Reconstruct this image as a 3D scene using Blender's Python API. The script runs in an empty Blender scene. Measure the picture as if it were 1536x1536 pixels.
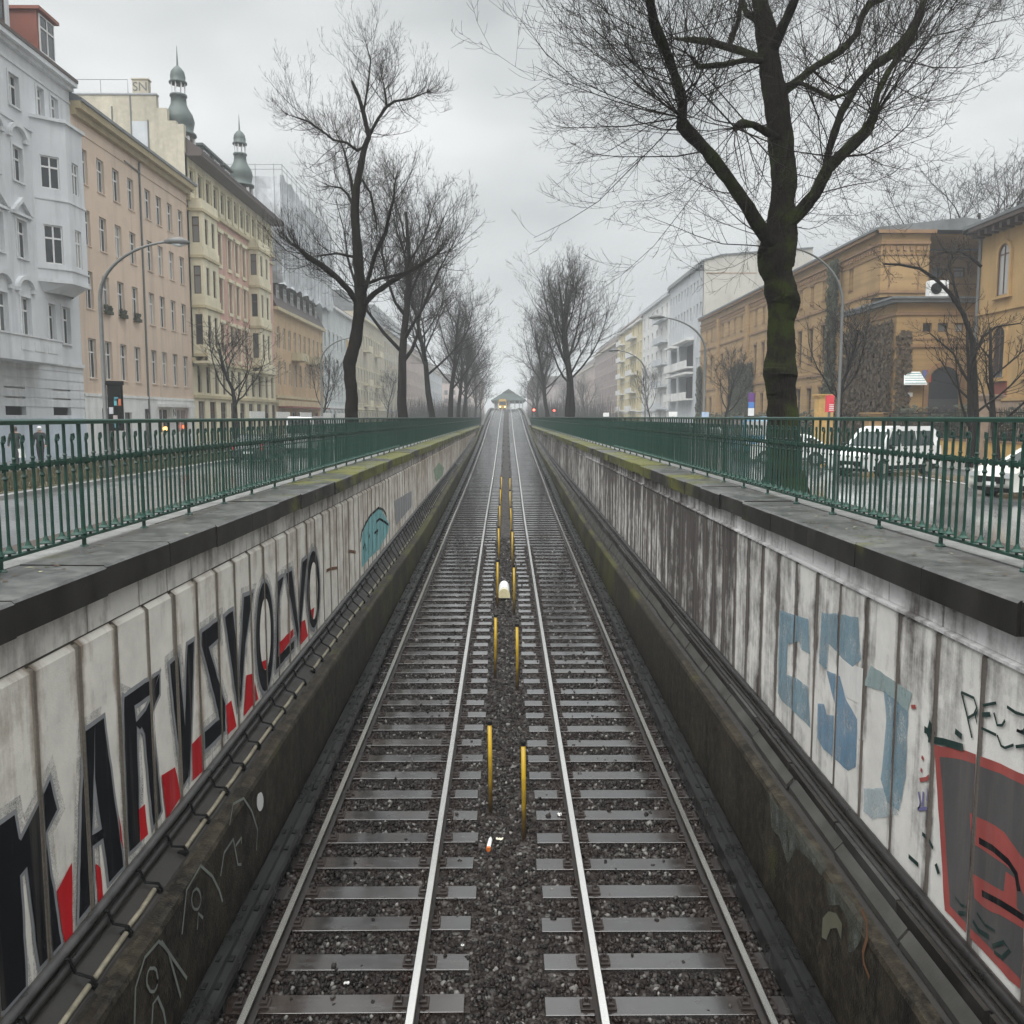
import bpy, bmesh, math, random
import numpy as np
from mathutils import Vector, Matrix, Euler, noise as mnoise
R = math.radians
scene = bpy.context.scene
COL = scene.collection
SUN_E = 1.6; SKY_LO = .46; SKY_HI = 2.2; HAZE = .0012; EXPO = .8

# ------------------------------------------------------------------ camera model (eye is the origin, z=0)
F = 1340.0
PIT = math.atan(142.5 / F); YAW = math.atan(11 / F)
_cp, _sp, _cy, _sy = math.cos(PIT), math.sin(PIT), math.cos(YAW), math.sin(YAW)
def ray(px, py):
    a = (px - 768) / F; b = -(py - 768) / F
    Rv = (_cy, -_sy, 0); W = (_sy * _cp, _cy * _cp, -_sp); U = (_sy * _sp, _cy * _sp, _cp)
    return tuple(W[i] + a * Rv[i] + b * U[i] for i in range(3))
def on_x(px, py, X):
    d = ray(px, py); t = X / d[0]; return Vector((X, d[1] * t, d[2] * t))
def on_y(px, py, Y):
    d = ray(px, py); t = Y / d[1]; return Vector((d[0] * t, Y, d[2] * t))
ST = -2.35                                     # street level

# ------------------------------------------------------------------ object helpers
class MB:
    def __init__(s): s.v = []; s.f = []; s.m = []
    def add(s, vs, fs, m=0):
        b = len(s.v); s.v.extend([tuple(v) for v in vs])
        for f in fs: s.f.append(tuple(i + b for i in f)); s.m.append(m)
    def quad(s, a, b, c, d, m=0): s.add([a, b, c, d], [(0, 1, 2, 3)], m)
    def poly(s, pts, m=0): s.add(pts, [tuple(range(len(pts)))], m)
    def box(s, x0, x1, y0, y1, z0, z1, m=0):
        s.add([(x0, y0, z0), (x1, y0, z0), (x1, y1, z0), (x0, y1, z0), (x0, y0, z1), (x1, y0, z1), (x1, y1, z1), (x0, y1, z1)],
              [(0, 3, 2, 1), (4, 5, 6, 7), (0, 1, 5, 4), (1, 2, 6, 5), (2, 3, 7, 6), (3, 0, 4, 7)], m)
    def cbox(s, x0, x1, y0, y1, z0, z1, c=.01, m=0):       # box with chamfered top edges
        s.add([(x0, y0, z0), (x1, y0, z0), (x1, y1, z0), (x0, y1, z0), (x0, y0, z1 - c), (x1, y0, z1 - c), (x1, y1, z1 - c), (x0, y1, z1 - c),
               (x0 + c, y0 + c, z1), (x1 - c, y0 + c, z1), (x1 - c, y1 - c, z1), (x0 + c, y1 - c, z1)],
              [(0, 3, 2, 1), (0, 1, 5, 4), (1, 2, 6, 5), (2, 3, 7, 6), (3, 0, 4, 7), (4, 5, 9, 8), (5, 6, 10, 9), (6, 7, 11, 10), (7, 4, 8, 11), (8, 9, 10, 11)], m)
    def fbox(s, fr, u0, u1, d0, d1, z0, z1, m=0):
        P = fr.P
        s.add([P(u0, d0, z0), P(u1, d0, z0), P(u1, d1, z0), P(u0, d1, z0), P(u0, d0, z1), P(u1, d0, z1), P(u1, d1, z1), P(u0, d1, z1)],
              [(0, 3, 2, 1), (4, 5, 6, 7), (0, 1, 5, 4), (1, 2, 6, 5), (2, 3, 7, 6), (3, 0, 4, 7)], m)
    def fprism(s, fr, uz, d0, d1, m=0):                    # polygon in the facade plane, given thickness
        n = len(uz)
        vs = [fr.P(u, d0, z) for u, z in uz] + [fr.P(u, d1, z) for u, z in uz]
        s.add(vs, [tuple(range(n)), tuple(range(2 * n - 1, n - 1, -1))] + [(i, (i + 1) % n, n + (i + 1) % n, n + i) for i in range(n)], m)
    def tube(s, pts, rad, n=6, cap=True, m=0):
        pts = [Vector(p) for p in pts]
        if not hasattr(rad, '__len__'): rad = [rad] * len(pts)
        t = (pts[1] - pts[0]).normalized()
        a = t.orthogonal().normalized(); vs = []
        for i, p in enumerate(pts):
            if i == 0: t = (pts[1] - pts[0])
            elif i == len(pts) - 1: t = pts[i] - pts[i - 1]
            else: t = pts[i + 1] - pts[i - 1]
            if t.length < 1e-9: t = Vector((0, 0, 1))
            t.normalize(); a = (a - t * a.dot(t))
            if a.length < 1e-6: a = t.orthogonal()
            a.normalize(); b = t.cross(a)
            for k in range(n):
                w = 2 * math.pi * k / n
                vs.append(p + (a * math.cos(w) + b * math.sin(w)) * rad[i])
        fs = []
        for i in range(len(pts) - 1):
            for k in range(n):
                k2 = (k + 1) % n
                fs.append((i * n + k, i * n + k2, (i + 1) * n + k2, (i + 1) * n + k))
        if cap:
            fs.append(tuple(range(n - 1, -1, -1))); fs.append(tuple(range(len(vs) - n, len(vs))))
        s.add(vs, fs, m)
    def gnarl(s, pts, rad, n=18, amp=.1, seed=0):          # tube with burls, ridges and bark furrows
        b0 = len(s.v); s.tube(pts, rad, n)
        P_ = [Vector(p) for p in pts]
        for i, p in enumerate(P_):
            for k in range(n):
                v = Vector(s.v[b0 + i * n + k]); d = v - p
                if d.length < 1e-6: continue
                q = v * 2.2 + Vector((seed, 0, 0)); h = mnoise.noise(q) * 1.0 + .55 * mnoise.noise(q * 2.7) + .3 * mnoise.noise(Vector((v.x * 14, v.y * 14, v.z * 2.5)))
                s.v[b0 + i * n + k] = tuple(p + d * (1 + amp * h))
    def lathe(s, c, prof, n=12, m=0):                      # prof: (radius, z)
        vs = []
        for r, z in prof:
            for k in range(n):
                w = 2 * math.pi * k / n; vs.append((c[0] + r * math.cos(w), c[1] + r * math.sin(w), c[2] + z))
        fs = [(i * n + k, i * n + (k + 1) % n, (i + 1) * n + (k + 1) % n, (i + 1) * n + k) for i in range(len(prof) - 1) for k in range(n)]
        fs.append(tuple(range(n - 1, -1, -1))); fs.append(tuple(range(len(vs) - n, len(vs))))
        s.add(vs, fs, m)
    def sweep(s, ys, prof, m=0, caps=True):                # prof(Y) -> closed list of (x, z)
        n = len(prof(ys[0])); vs = []
        for y in ys: vs += [(x, y, z) for x, z in prof(y)]
        fs = [(i * n + k, i * n + (k + 1) % n, (i + 1) * n + (k + 1) % n, (i + 1) * n + k) for i in range(len(ys) - 1) for k in range(n)]
        ms = [m] * len(fs)
        if caps: fs += [tuple(range(n - 1, -1, -1)), tuple(range(len(vs) - n, len(vs)))]
        s.add(vs, fs, m)
    def build(s, name, mats, parent=None, smooth=False, loc=None):
        me = bpy.data.meshes.new(name)
        me.from_pydata(s.v, [], s.f)
        if not isinstance(mats, (list, tuple)): mats = [mats]
        for m in mats: me.materials.append(m)
        if len(mats) > 1: me.polygons.foreach_set('material_index', s.m)
        if smooth: me.polygons.foreach_set('use_smooth', [True] * len(me.polygons))
        me.update()
        return link(name, me, parent, loc)
def link(name, me, parent=None, loc=None):
    o = bpy.data.objects.new(name, me); COL.objects.link(o)
    if loc is not None: o.location = loc
    if parent is not None:
        o.parent = parent
        if parent.type == 'EMPTY' and parent.get('_world'): o.location = -Vector(parent.location)
    return o
def tag(o, label=None, cat=None, group=None, kind=None):
    if label: o['label'] = label
    if cat: o['category'] = cat
    if group: o['group'] = group
    if kind: o['kind'] = kind
    return o
def thing(name, label, cat, loc, group=None, world=True):
    o = bpy.data.objects.new(name, None); COL.objects.link(o); o.location = loc; o.empty_display_size = .2
    if world: o['_world'] = 1
    return tag(o, label, cat, group)
KIDS = {}
def kids(o):
    return list(o.children)
def copy_tree(o, parent=None):
    c = o.copy(); COL.objects.link(c)
    if parent is not None: c.parent = parent
    for ch in kids(o): copy_tree(ch, c)
    return c
class Fr:
    def __init__(s, O, U, N): s.O = Vector((O[0], O[1], 0)); s.U = Vector((U[0], U[1], 0)); s.N = Vector((N[0], N[1], 0))
    def P(s, u, d, z): return s.O + s.U * u + s.N * d + Vector((0, 0, z))
def left_fr(X): return Fr((X, 0), (0, 1), (1, 0))
def right_fr(X): return Fr((X, 0), (0, 1), (-1, 0))
def end_fr(Y): return Fr((0, Y), (1, 0), (0, -1))

# ------------------------------------------------------------------ materials
class NT:
    def __init__(s, name):
        s.mat = bpy.data.materials.new(name); s.mat.use_nodes = True
        s.t = s.mat.node_tree; s.bsdf = s.t.nodes['Principled BSDF']; s._tc = None
    def n(s, typ, **kw):
        nd = s.t.nodes.new(typ)
        for k, v in kw.items(): setattr(nd, k, v)
        return nd
    def tc(s):
        if s._tc is None: s._tc = s.n('ShaderNodeTexCoord').outputs['Object']
        return s._tc
    def L(s, a, b): s.t.links.new(a, b)
    def setin(s, nd, key, v):
        if hasattr(v, 'links'): s.L(v, nd.inputs[key])
        else: nd.inputs[key].default_value = v
    def mapped(s, sc, vec=None, loc=(0, 0, 0)):
        m = s.n('ShaderNodeMapping'); s.L(vec or s.tc(), m.inputs[0]); m.inputs['Scale'].default_value = sc; m.inputs['Location'].default_value = loc
        return m.outputs[0]
    def noise(s, scale=5, detail=4, rough=.55, vec=None, stretch=None, loc=(0, 0, 0)):
        nd = s.n('ShaderNodeTexNoise'); nd.inputs['Scale'].default_value = scale; nd.inputs['Detail'].default_value = detail; nd.inputs['Roughness'].default_value = rough
        v = s.mapped(stretch or (1, 1, 1), vec, loc) if (stretch or loc != (0, 0, 0)) else (vec or s.tc())
        s.L(v, nd.inputs['Vector']); return nd.outputs['Fac']
    def ramp(s, fac, stops):
        r = s.n('ShaderNodeValToRGB'); s.L(fac, r.inputs[0]); e = r.color_ramp.elements
        while len(e) < len(stops): e.new(.5)
        for el, (p, c) in zip(e, stops):
            el.position = p; el.color = (c, c, c, 1) if not hasattr(c, '__len__') else (*c, 1)
        return r.outputs[0]
    def mix(s, fac, a, b, mode='MIX'):
        m = s.n('ShaderNodeMix', data_type='RGBA', blend_type=mode)
        s.setin(m, 0, fac)
        for i, v in ((6, a), (7, b)):
            if hasattr(v, 'links'): s.L(v, m.inputs[i])
            else: m.inputs[i].default_value = (*v, 1) if hasattr(v, '__len__') else (v, v, v, 1)
        return m.outputs[2]
    def math(s, op, a, b=0.0, clamp=False):
        m = s.n('ShaderNodeMath', operation=op, use_clamp=clamp); s.setin(m, 0, a); s.setin(m, 1, b); return m.outputs[0]
    def xyz(s):
        x = s.n('ShaderNodeSeparateXYZ'); s.L(s.tc(), x.inputs[0]); return x.outputs
    def geo(s): return s.n('ShaderNodeNewGeometry')
    def bump(s, h, strength=.3, dist=.02):
        b = s.n('ShaderNodeBump'); b.inputs['Strength'].default_value = strength; b.inputs['Distance'].default_value = dist
        s.L(h, b.inputs['Height']); s.L(b.outputs[0], s.bsdf.inputs['Normal'])
    def out(s, col=None, rough=None, metal=None, spec=None, emit=None, es=0):
        b = s.bsdf
        if col is not None:
            if hasattr(col, 'links'): s.L(col, b.inputs['Base Color'])
            else: b.inputs['Base Color'].default_value = (*col, 1)
        if rough is not None: s.setin(b, 'Roughness', rough)
        if metal is not None: b.inputs['Metallic'].default_value = metal
        if spec is not None: b.inputs['Specular IOR Level'].default_value = spec
        if emit is not None: b.inputs['Emission Color'].default_value = (*emit, 1); b.inputs['Emission Strength'].default_value = es
        return s.mat
def mul(c, k): return tuple(min(1, x * k) for x in c)
STUCCO = ('render', 'stucco', 'base', 'trim', 'firewall')
def M(name, col, rough=.6, var=.75, scale=3, stretch=None, spec=.5, metal=0, bump=0, bscale=30, fine=40):
    t = NT(name)
    a = t.noise(scale, 5, .6, stretch=stretch); b = t.noise(fine, 3, .5)
    f = t.ramp(t.math('ADD', t.math('MULTIPLY', a, .7), t.math('MULTIPLY', b, .3)), [(.3, 0), (.7, 1)])
    c = t.mix(f, mul(col, var), mul(col, 2 - var if var > .5 else 1.3))
    if any(k in name for k in STUCCO):              # soot runs and patched plaster
        c = t.mix(t.ramp(t.noise(1.3, 5, .65, stretch=(1, 1, .1)), [(.5, 0), (.72, .5)]), c, mul(col, .5))
        c = t.mix(t.ramp(t.noise(.45, 2, .4, loc=(7, 3, 1)), [(.56, 0), (.6, .3)]), c, mul(col, .82))
    r = t.math('ADD', t.math('MULTIPLY', t.math('SUBTRACT', a, .5), .25), rough, True)
    if bump: t.bump(t.noise(bscale, 4), bump)
    return t.out(c, r, metal, spec)
def emis(name, col, s):
    t = NT(name); return t.out(mul(col, .5), .4, emit=col, es=s)

def streak_wall(name, base, dirt, y_lo, y_hi, amt0, amt1, pitch=0):
    """painted render with vertical dirt runs, dirtier further along the cutting"""
    t = NT(name); x = t.xyz()
    s1 = t.noise(1.0, 5, .65, stretch=(1, 3.4, .34)); s2 = t.noise(1.0, 4, .6, stretch=(1, 9, .5)); big = t.noise(.35, 3, .5)
    blot = t.noise(2.3, 6, .7)
    along = t.n('ShaderNodeMapRange'); t.L(x[1], along.inputs[0])
    along.inputs[1].default_value = y_lo; along.inputs[2].default_value = y_hi; along.inputs[3].default_value = amt0; along.inputs[4].default_value = amt1
    k = t.math('ADD', t.math('MULTIPLY', s1, .5), t.math('MULTIPLY', s2, .17))
    k = t.math('ADD', k, t.math('MULTIPLY', blot, .33))
    drip = t.n('ShaderNodeMapRange'); t.L(x[2], drip.inputs[0]); drip.inputs[1].default_value = -2.7; drip.inputs[2].default_value = -1.5; drip.inputs[3].default_value = 0; drip.inputs[4].default_value = .05
    k = t.math('ADD', k, drip.outputs[0])
    k = t.math('ADD', k, t.math('MULTIPLY', t.math('SUBTRACT', big, .5), .3))
    k = t.math('ADD', k, along.outputs[0])
    if pitch:                                       # water runs down beside the slab joints
        d = t.math('ABSOLUTE', t.math('SUBTRACT', t.math('FRACT', t.math('ADD', t.math('DIVIDE', t.math('SUBTRACT', x[1], 2.2), pitch), .5)), .5))
        run = t.ramp(t.math('ADD', d, t.math('MULTIPLY', t.math('SUBTRACT', t.noise(1.1, 4, .6, stretch=(1, 2, .5), loc=(3, 2, 1)), .5), .35)), [(.0, .17), (.16, 0)])
        k = t.math('ADD', k, run)
    f = t.ramp(k, [(.455, 0), (.53, .4), (.62, 1)])
    c0 = t.mix(t.ramp(blot, [(.35, 0), (.7, 1)]), base, mul(base, .8))
    c1 = t.mix(t.ramp(s2, [(.3, 0), (.7, 1)]), dirt, mul(dirt, 2.1))
    t.bump(t.math('ADD', blot, t.noise(60, 3)), .25, .01)
    return t.out(t.mix(f, c0, c1), .75, spec=.3)

def wet(name, col, r0, r1, scale=1.2, var=.6, bump=.05, bscale=60, stretch=None, spec=.28):
    t = NT(name)
    a = t.noise(scale, 5, .6, stretch=stretch); b = t.noise(bscale, 3)
    c = t.mix(t.ramp(a, [(.3, 0), (.7, 1)]), mul(col, var), mul(col, 1.35))
    c = t.mix(t.math('MULTIPLY', b, .4), c, mul(col, .5))
    r = t.n('ShaderNodeMapRange'); t.L(a, r.inputs[0]); r.inputs[1].default_value = .35; r.inputs[2].default_value = .65; r.inputs[3].default_value = r0; r.inputs[4].default_value = r1
    if bump: t.bump(b, bump, .01)
    return t.out(c, r.outputs[0], spec=spec)

MT = {}
MT['render_l'] = streak_wall('streaked white render left', (.80, .76, .69), (.19, .15, .115), 8, 60, -.068, .05, .69)
MT['render_r'] = streak_wall('streaked white render right', (.80, .78, .74), (.05, .043, .04), 8.5, 15, -.1, .065, .725)
MT['groove'] = M('dirty joint', (.085, .072, .06), .85, .5, 3, (1, 1, .3))
MT['groove_l'] = M('dusty joint', (.27, .235, .195), .85, .45, 2.2, (1, 1, .35))
MT['groove_r'] = M('sooty joint', (.16, .135, .115), .85, .4, 2.2, (1, 1, .35))
MT['band_l'] = streak_wall('upper render left', (.72, .69, .64), (.10, .085, .075), 6, 60, -.045, .04)
MT['band_r'] = streak_wall('upper render right', (.82, .81, .80), (.07, .06, .055), 10, 20, -.1, .03)
def coping():
    t = NT('wet stone coping'); x = t.xyz(); g = t.geo()
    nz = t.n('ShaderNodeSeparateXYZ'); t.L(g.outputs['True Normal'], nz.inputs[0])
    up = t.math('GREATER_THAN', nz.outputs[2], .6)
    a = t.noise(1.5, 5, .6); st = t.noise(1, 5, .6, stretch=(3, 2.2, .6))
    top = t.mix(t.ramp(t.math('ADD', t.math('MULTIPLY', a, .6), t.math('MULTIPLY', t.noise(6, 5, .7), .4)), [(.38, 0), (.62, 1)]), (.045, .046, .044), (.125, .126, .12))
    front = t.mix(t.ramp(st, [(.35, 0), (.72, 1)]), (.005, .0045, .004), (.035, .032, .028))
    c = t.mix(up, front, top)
    am = t.n('ShaderNodeMapRange'); t.L(x[1], am.inputs[0]); am.inputs[1].default_value = 9; am.inputs[2].default_value = 26; am.inputs[3].default_value = -.12; am.inputs[4].default_value = .09
    ms = t.ramp(t.math('ADD', t.noise(.55, 5, .65, loc=(4, 1, 2)), am.outputs[0]), [(.5, 0), (.6, .88)])
    moss = t.mix(t.noise(9, 3), (.06, .065, .012), (.17, .17, .03))
    c = t.mix(ms, c, moss)
    rg = t.math('ADD', t.math('MULTIPLY', a, .55), .1)
    t.bump(t.noise(45, 4), .12, .01)
    return t.out(c, t.math('MAXIMUM', rg, t.math('MULTIPLY', ms, .8)), spec=.35)
MT['coping'] = coping()
MT['mortar'] = M('pale mortar strip', (.21, .21, .2), .6, .35, 2.5, bump=.2)
def plinth():
    t = NT('grimy concrete plinth'); x = t.xyz()
    a = t.noise(.8, 5, .6); st = t.noise(1, 5, .65, stretch=(1, 2.6, .35)); b = t.noise(7, 5, .7)
    c = t.mix(t.ramp(st, [(.35, 0), (.7, 1)]), (.005, .004, .0032), (.034, .027, .018))
    c = t.mix(t.ramp(b, [(.45, 0), (.75, .6)]), c, (.095, .08, .055))
    am = t.n('ShaderNodeMapRange'); t.L(x[1], am.inputs[0]); am.inputs[1].default_value = 10; am.inputs[2].default_value = 30; am.inputs[3].default_value = -.12; am.inputs[4].default_value = .06
    c = t.mix(t.ramp(t.math('ADD', a, am.outputs[0]), [(.5, 0), (.62, .7)]), c, (.07, .07, .018))
    t.bump(t.math('ADD', b, t.noise(40, 3)), .5, .02)
    return t.out(c, .6, spec=.15)
MT['plinth'] = plinth()
MT['ledge'] = wet('damp ledge concrete', (.028, .0245, .021), .35, .7, 2, .5, .25, 30)
MT['trough'] = wet('grey trough lid', (.06, .058, .053), .3, .6, 2.5, .6, .15, 40)
MT['cable'] = wet('black cable sheath', (.025, .023, .022), .25, .5, 4)
MT['cable_pale'] = M('pale cable wrap', (.22, .195, .14), .6, .6, 5, (1, 2, 1))
MT['pipe'] = wet('weathered pipe', (.075, .074, .072), .25, .55, 3, .5)
MT['green'] = M('green railing paint', (.0055, .047, .031), .4, .45, 8, spec=.5, fine=120)
def ballast(bumpy=True):
    t = NT('wet dark ballast')
    v = t.n('ShaderNodeTexVoronoi'); v.inputs['Scale'].default_value = 19; t.L(t.tc(), v.inputs['Vector'])
    sep = t.n('ShaderNodeSeparateColor'); t.L(v.outputs['Color'], sep.inputs[0])
    c = t.ramp(sep.outputs[0], [(0, (.006, .0045, .004)), (.5, (.018, .0125, .0105)), (.85, (.035, .029, .025)), (1, (.08, .075, .07))])
    t.bump(t.math('SUBTRACT', 1.0, v.outputs['Distance']), .9, .03)
    return t.out(c, t.math('ADD', t.math('MULTIPLY', sep.outputs[1], .4), .3), spec=.15)
MT['ballast'] = ballast()
def stones():
    t = NT('wet ballast stones'); g = t.geo()
    r = g.outputs['Random Per Island']
    c = t.ramp(r, [(0, (.0025, .0018, .0015)), (.45, (.0095, .0055, .0042)), (.66, (.014, .011, .0095)), (.8, (.045, .04, .037)), (.93, (.09, .084, .078)), (1, (.26, .25, .235))])
    c = t.mix(t.math('MULTIPLY', t.noise(60, 3), .5), c, (.018, .0135, .0115))
    w = t.math('FRACT', t.math('MULTIPLY', r, 37.3))
    xs = t.math('ABSOLUTE', t.math('SUBTRACT', t.math('ABSOLUTE', t.math('SUBTRACT', t.math('ABSOLUTE', t.xyz()[0]), 1.63)), .7525))
    c = t.mix(t.ramp(t.math('ADD', xs, t.math('MULTIPLY', t.noise(2.5, 3), .3)), [(.12, .75), (.45, 0)]), c, (.022, .0095, .006))
    return t.out(c, t.math('ADD', t.math('MULTIPLY', w, .6), .22), spec=.2)
MT['stones'] = stones()
def sleeper():
    t = NT('wet dark timber sleeper'); oi = t.n('ShaderNodeObjectInfo'); rnd = oi.outputs['Random']
    sh = t.n('ShaderNodeVectorMath', operation='ADD'); t.L(t.tc(), sh.inputs[0])
    cb = t.n('ShaderNodeCombineXYZ'); t.L(t.math('MULTIPLY', rnd, 57.0), cb.inputs[0]); t.L(t.math('MULTIPLY', rnd, 23.0), cb.inputs[1]); t.L(cb.outputs[0], sh.inputs[1])
    g = t.noise(1, 6, .65, vec=sh.outputs[0], stretch=(1.6, 26, 8)); b = t.noise(2.2, 4, .6, vec=sh.outputs[0])
    c = t.mix(t.ramp(g, [(.3, 0), (.75, 1)]), (.009, .008, .0075), (.04, .037, .036))
    c = t.mix(t.ramp(b, [(.45, 0), (.75, .6)]), c, (.04, .026, .02))
    c = t.mix(t.math('MULTIPLY', t.math('FRACT', t.math('MULTIPLY', rnd, 7.31)), .6), c, (.05, .047, .046))
    c = t.mix(t.ramp(t.math('FRACT', t.math('MULTIPLY', rnd, 3.77)), [(.7, 0), (.95, .6)]), c, (.03, .018, .012))
    xs = t.math('ABSOLUTE', t.math('SUBTRACT', t.math('ABSOLUTE', t.xyz()[0]), .7525))
    seat = t.ramp(t.math('ADD', xs, t.math('MULTIPLY', t.math('SUBTRACT', b, .5), .5)), [(.1, .85), (.3, 0)])
    c = t.mix(seat, c, (.018, .0105, .0075))
    t.bump(g, .15, .006)
    t.L(t.ramp(b, [(.35, 1), (.75, .6)]), t.bsdf.inputs['Coat Weight']); t.bsdf.inputs['Coat Roughness'].default_value = .07; t.bsdf.inputs['Coat IOR'].default_value = 1.5
    return t.out(c, t.ramp(t.noise(3.2, 4, .6, vec=sh.outputs[0], stretch=(1, 3, 1)), [(.38, .05), (.52, .13), (.7, .35)]), spec=1)
MT['sleeper'] = sleeper()
MT['rail_top'] = M('polished rail head', (.95, .93, .89), .22, .97, .5, (1, .3, 1), metal=1, fine=2)
MT['rail_side'] = wet('rusty rail web', (.03, .024, .021), .35, .65, 6, .5)
MT['plate'] = wet('rusted tie plate', (.03, .022, .019), .35, .7, 9, .5)
MT['guard'] = wet('dark conductor cover', (.014, .0145, .014), .22, .45, 3, .6)
MT['black'] = M('matt black', (.007, .007, .007), .6, .6, spec=.15)
def yellow():
    t = NT('yellow marker sleeve'); x = t.xyz(); a = t.noise(7, 4, .6, stretch=(1, 1, .4))
    lo = t.n('ShaderNodeMapRange'); t.L(x[2], lo.inputs[0]); lo.inputs[1].default_value = 1.1; lo.inputs[2].default_value = .1; lo.inputs[3].default_value = -.25; lo.inputs[4].default_value = .3
    f = t.ramp(t.math('ADD', a, lo.outputs[0]), [(.4, 0), (.75, 1)])
    return t.out(t.mix(f, (.47, .30, .012), (.13, .075, .018)), .45)
MT['yellow'] = yellow()
MT['pavilion'] = M('faded green roof', (.06, .08, .074), .8, .8, 1, spec=.08)
MT['yellow_dull'] = M('dulled yellow sleeve', (.24, .15, .03), .6, .6, 5)  # far sleeves duller and browner, painting in their fade with distance
MT['white'] = M('white enamel', (.78, .78, .76), .4, .85, 4)
MT['cream_paint'] = M('pale yellow paint', (.72, .65, .4), .5, .8, 5)
MT['asphalt'] = wet('wet asphalt', (.15, .153, .155), .02, .24, .28, .7, .04, 70, spec=.6)
MT['pave'] = wet('wet paving', (.2, .2, .195), .2, .55, .8, .7, .08, 25)
MT['kerb'] = wet('granite kerb', (.26, .255, .245), .3, .6, 2, .7)
MT['earth'] = M('bare brown earth', (.05, .036, .028), .85, .5, 5, bump=.6, bscale=20)
MT['grass'] = M('rough winter grass', (.075, .068, .033), .9, .5, 2.5, bump=.6, bscale=25)
MT['verge'] = M('muddy leaf strewn verge', (.1, .085, .035), .8, .4, 1.6, bump=.4, bscale=18, fine=9)
MT['linepaint'] = M('road marking', (.6, .6, .58), .5, .7, 3)
def glass():
    t = NT('window glass'); oi = t.n('ShaderNodeObjectInfo')
    c = t.ramp(oi.outputs['Random'], [(0, (.012, .015, .018)), (.5, (.045, .05, .055)), (.72, (.13, .135, .135)), (1, (.36, .35, .33))])
    return t.out(c, .08, spec=.7)
MT['glass'] = glass()
MT['carglass'] = M('dark car glass', (.012, .018, .018), .07, .8, 2, spec=.7)
MT['frame_w'] = M('white window frame', (.68, .68, .67), .5, .9, 3)
MT['frame_d'] = M('dark brown window frame', (.09, .045, .03), .5, .7, 3)
MT['shutter'] = M('white roller shutter', (.6, .6, .6), .6, .85, 3, (1, 1, 12))
MT['grey_render'] = M('grey white render', (.60, .61, .625), .8, .88, .5, (1, 1, .5))
MT['grey_trim'] = M('white stucco trim', (.6, .61, .62), .8, .85, 1.5)
MT['grey_base'] = M('pale blue base', (.5, .56, .62), .8, .85, 1)
MT['peach'] = M('peach render', (.62, .485, .38), .85, .9, .4, (1, 1, .4))
MT['peach_trim'] = M('ochre cornice', (.36, .29, .17), .8, .8, 2)
MT['white_render'] = M('white shopfront render', (.68, .68, .66), .8, .85, .8)
MT['cream'] = M('cream stucco', (.68, .62, .45), .8, .85, .7)
MT['cream_trim'] = M('ochre stucco moulding', (.50, .43, .27), .8, .8, 1.5)
MT['pink'] = M('salmon render', (.58, .36, .29), .85, .85, .7)
MT['firewall'] = M('patched firewall render', (.47, .43, .34), .9, .72, .35, (1, 1, .6), fine=3)
MT['roof_dark'] = M('dark brown roof tiles', (.07, .05, .042), .6, .7, 1.2)
MT['roof_grey'] = wet('grey roof sheet', (.16, .17, .175), .3, .6, 1, .7)
MT['copper'] = M('weathered copper', (.065, .088, .08), .55, .7, 1.2, (1, 1, .4))
MT['dormer_red'] = M('rust red cladding', (.22, .065, .04), .6, .8, 1)
MT['orange'] = M('faded orange render', (.50, .35, .20), .85, .85, .5)
MT['sheet'] = M('scaffold sheeting', (.52, .54, .56), .75, .55, .45, (1, 1, .35), spec=.2, bump=.8, bscale=1.0, fine=1.6)
MT['steel'] = M('galvanised steel', (.3, .31, .32), .45, .8, 3, metal=.4)
MT['bluewhite'] = M('pale mint render', (.55, .585, .58), .85, .85, .5)
MT['beige'] = M('beige stucco', (.48, .43, .33), .85, .8, .5)
MT['rose'] = M('rose beige render', (.43, .34, .30), .85, .85, .5)
def brick(name, col):
    t = NT(name)
    a = t.noise(.5, 5, .6); band = t.noise(1, 2, .5, stretch=(.05, .05, 3.2)); f = t.noise(14, 3, .7)
    c = t.mix(t.ramp(a, [(.3, 0), (.7, 1)]), mul(col, .75), mul(col, 1.15))
    c = t.mix(t.ramp(band, [(.5, 0), (.62, .45)]), c, mul(col, .62))
    c = t.mix(t.math('MULTIPLY', f, .35), c, mul(col, .6))
    t.bump(f, .2, .01)
    return t.out(c, .8)
MT['brick'] = brick('yellow brick', (.39, .25, .11))
MT['brick_trim'] = M('brown brick moulding', (.24, .14, .07), .8, .7, 2)
MT['terracotta'] = M('red terracotta panel', (.22, .065, .045), .75, .7, 3)
MT['yellow_render'] = M('yellow ochre render', (.44, .285, .125), .85, .85, .6, (1, 1, .5))
MT['wall_yellow'] = M('low yellow brick', (.62, .38, .12), .8, .75, 3)
MT['sandstone'] = M('sandstone', (.32, .235, .17), .8, .7, 3)
MT['lightgrey'] = M('light grey render', (.50, .52, .54), .85, .85, .6)
MT['greybeige'] = M('grey beige firewall', (.44, .42, .375), .9, .85, .3)
MT['paleyellow'] = M('pale yellow render', (.58, .5, .3), .85, .85, .5)
MT['brownhouse'] = M('brown grey render', (.26, .20, .19), .85, .8, .5)
MT['dark_int'] = M('dark recess', (.05, .05, .052), .8, .7, 1)
MT['ivy'] = M('ivy leaves', (.042, .05, .018), .7, .45, 6)
MT['ivy_brown'] = M('bare creeper stems', (.085, .06, .035), .85, .5, 4)
MT['hedge'] = M('dark shrub leaves', (.035, .04, .018), .75, .45, 5)
MT['iron'] = M('black iron', (.012, .012, .012), .5, .7, spec=.2)
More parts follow.
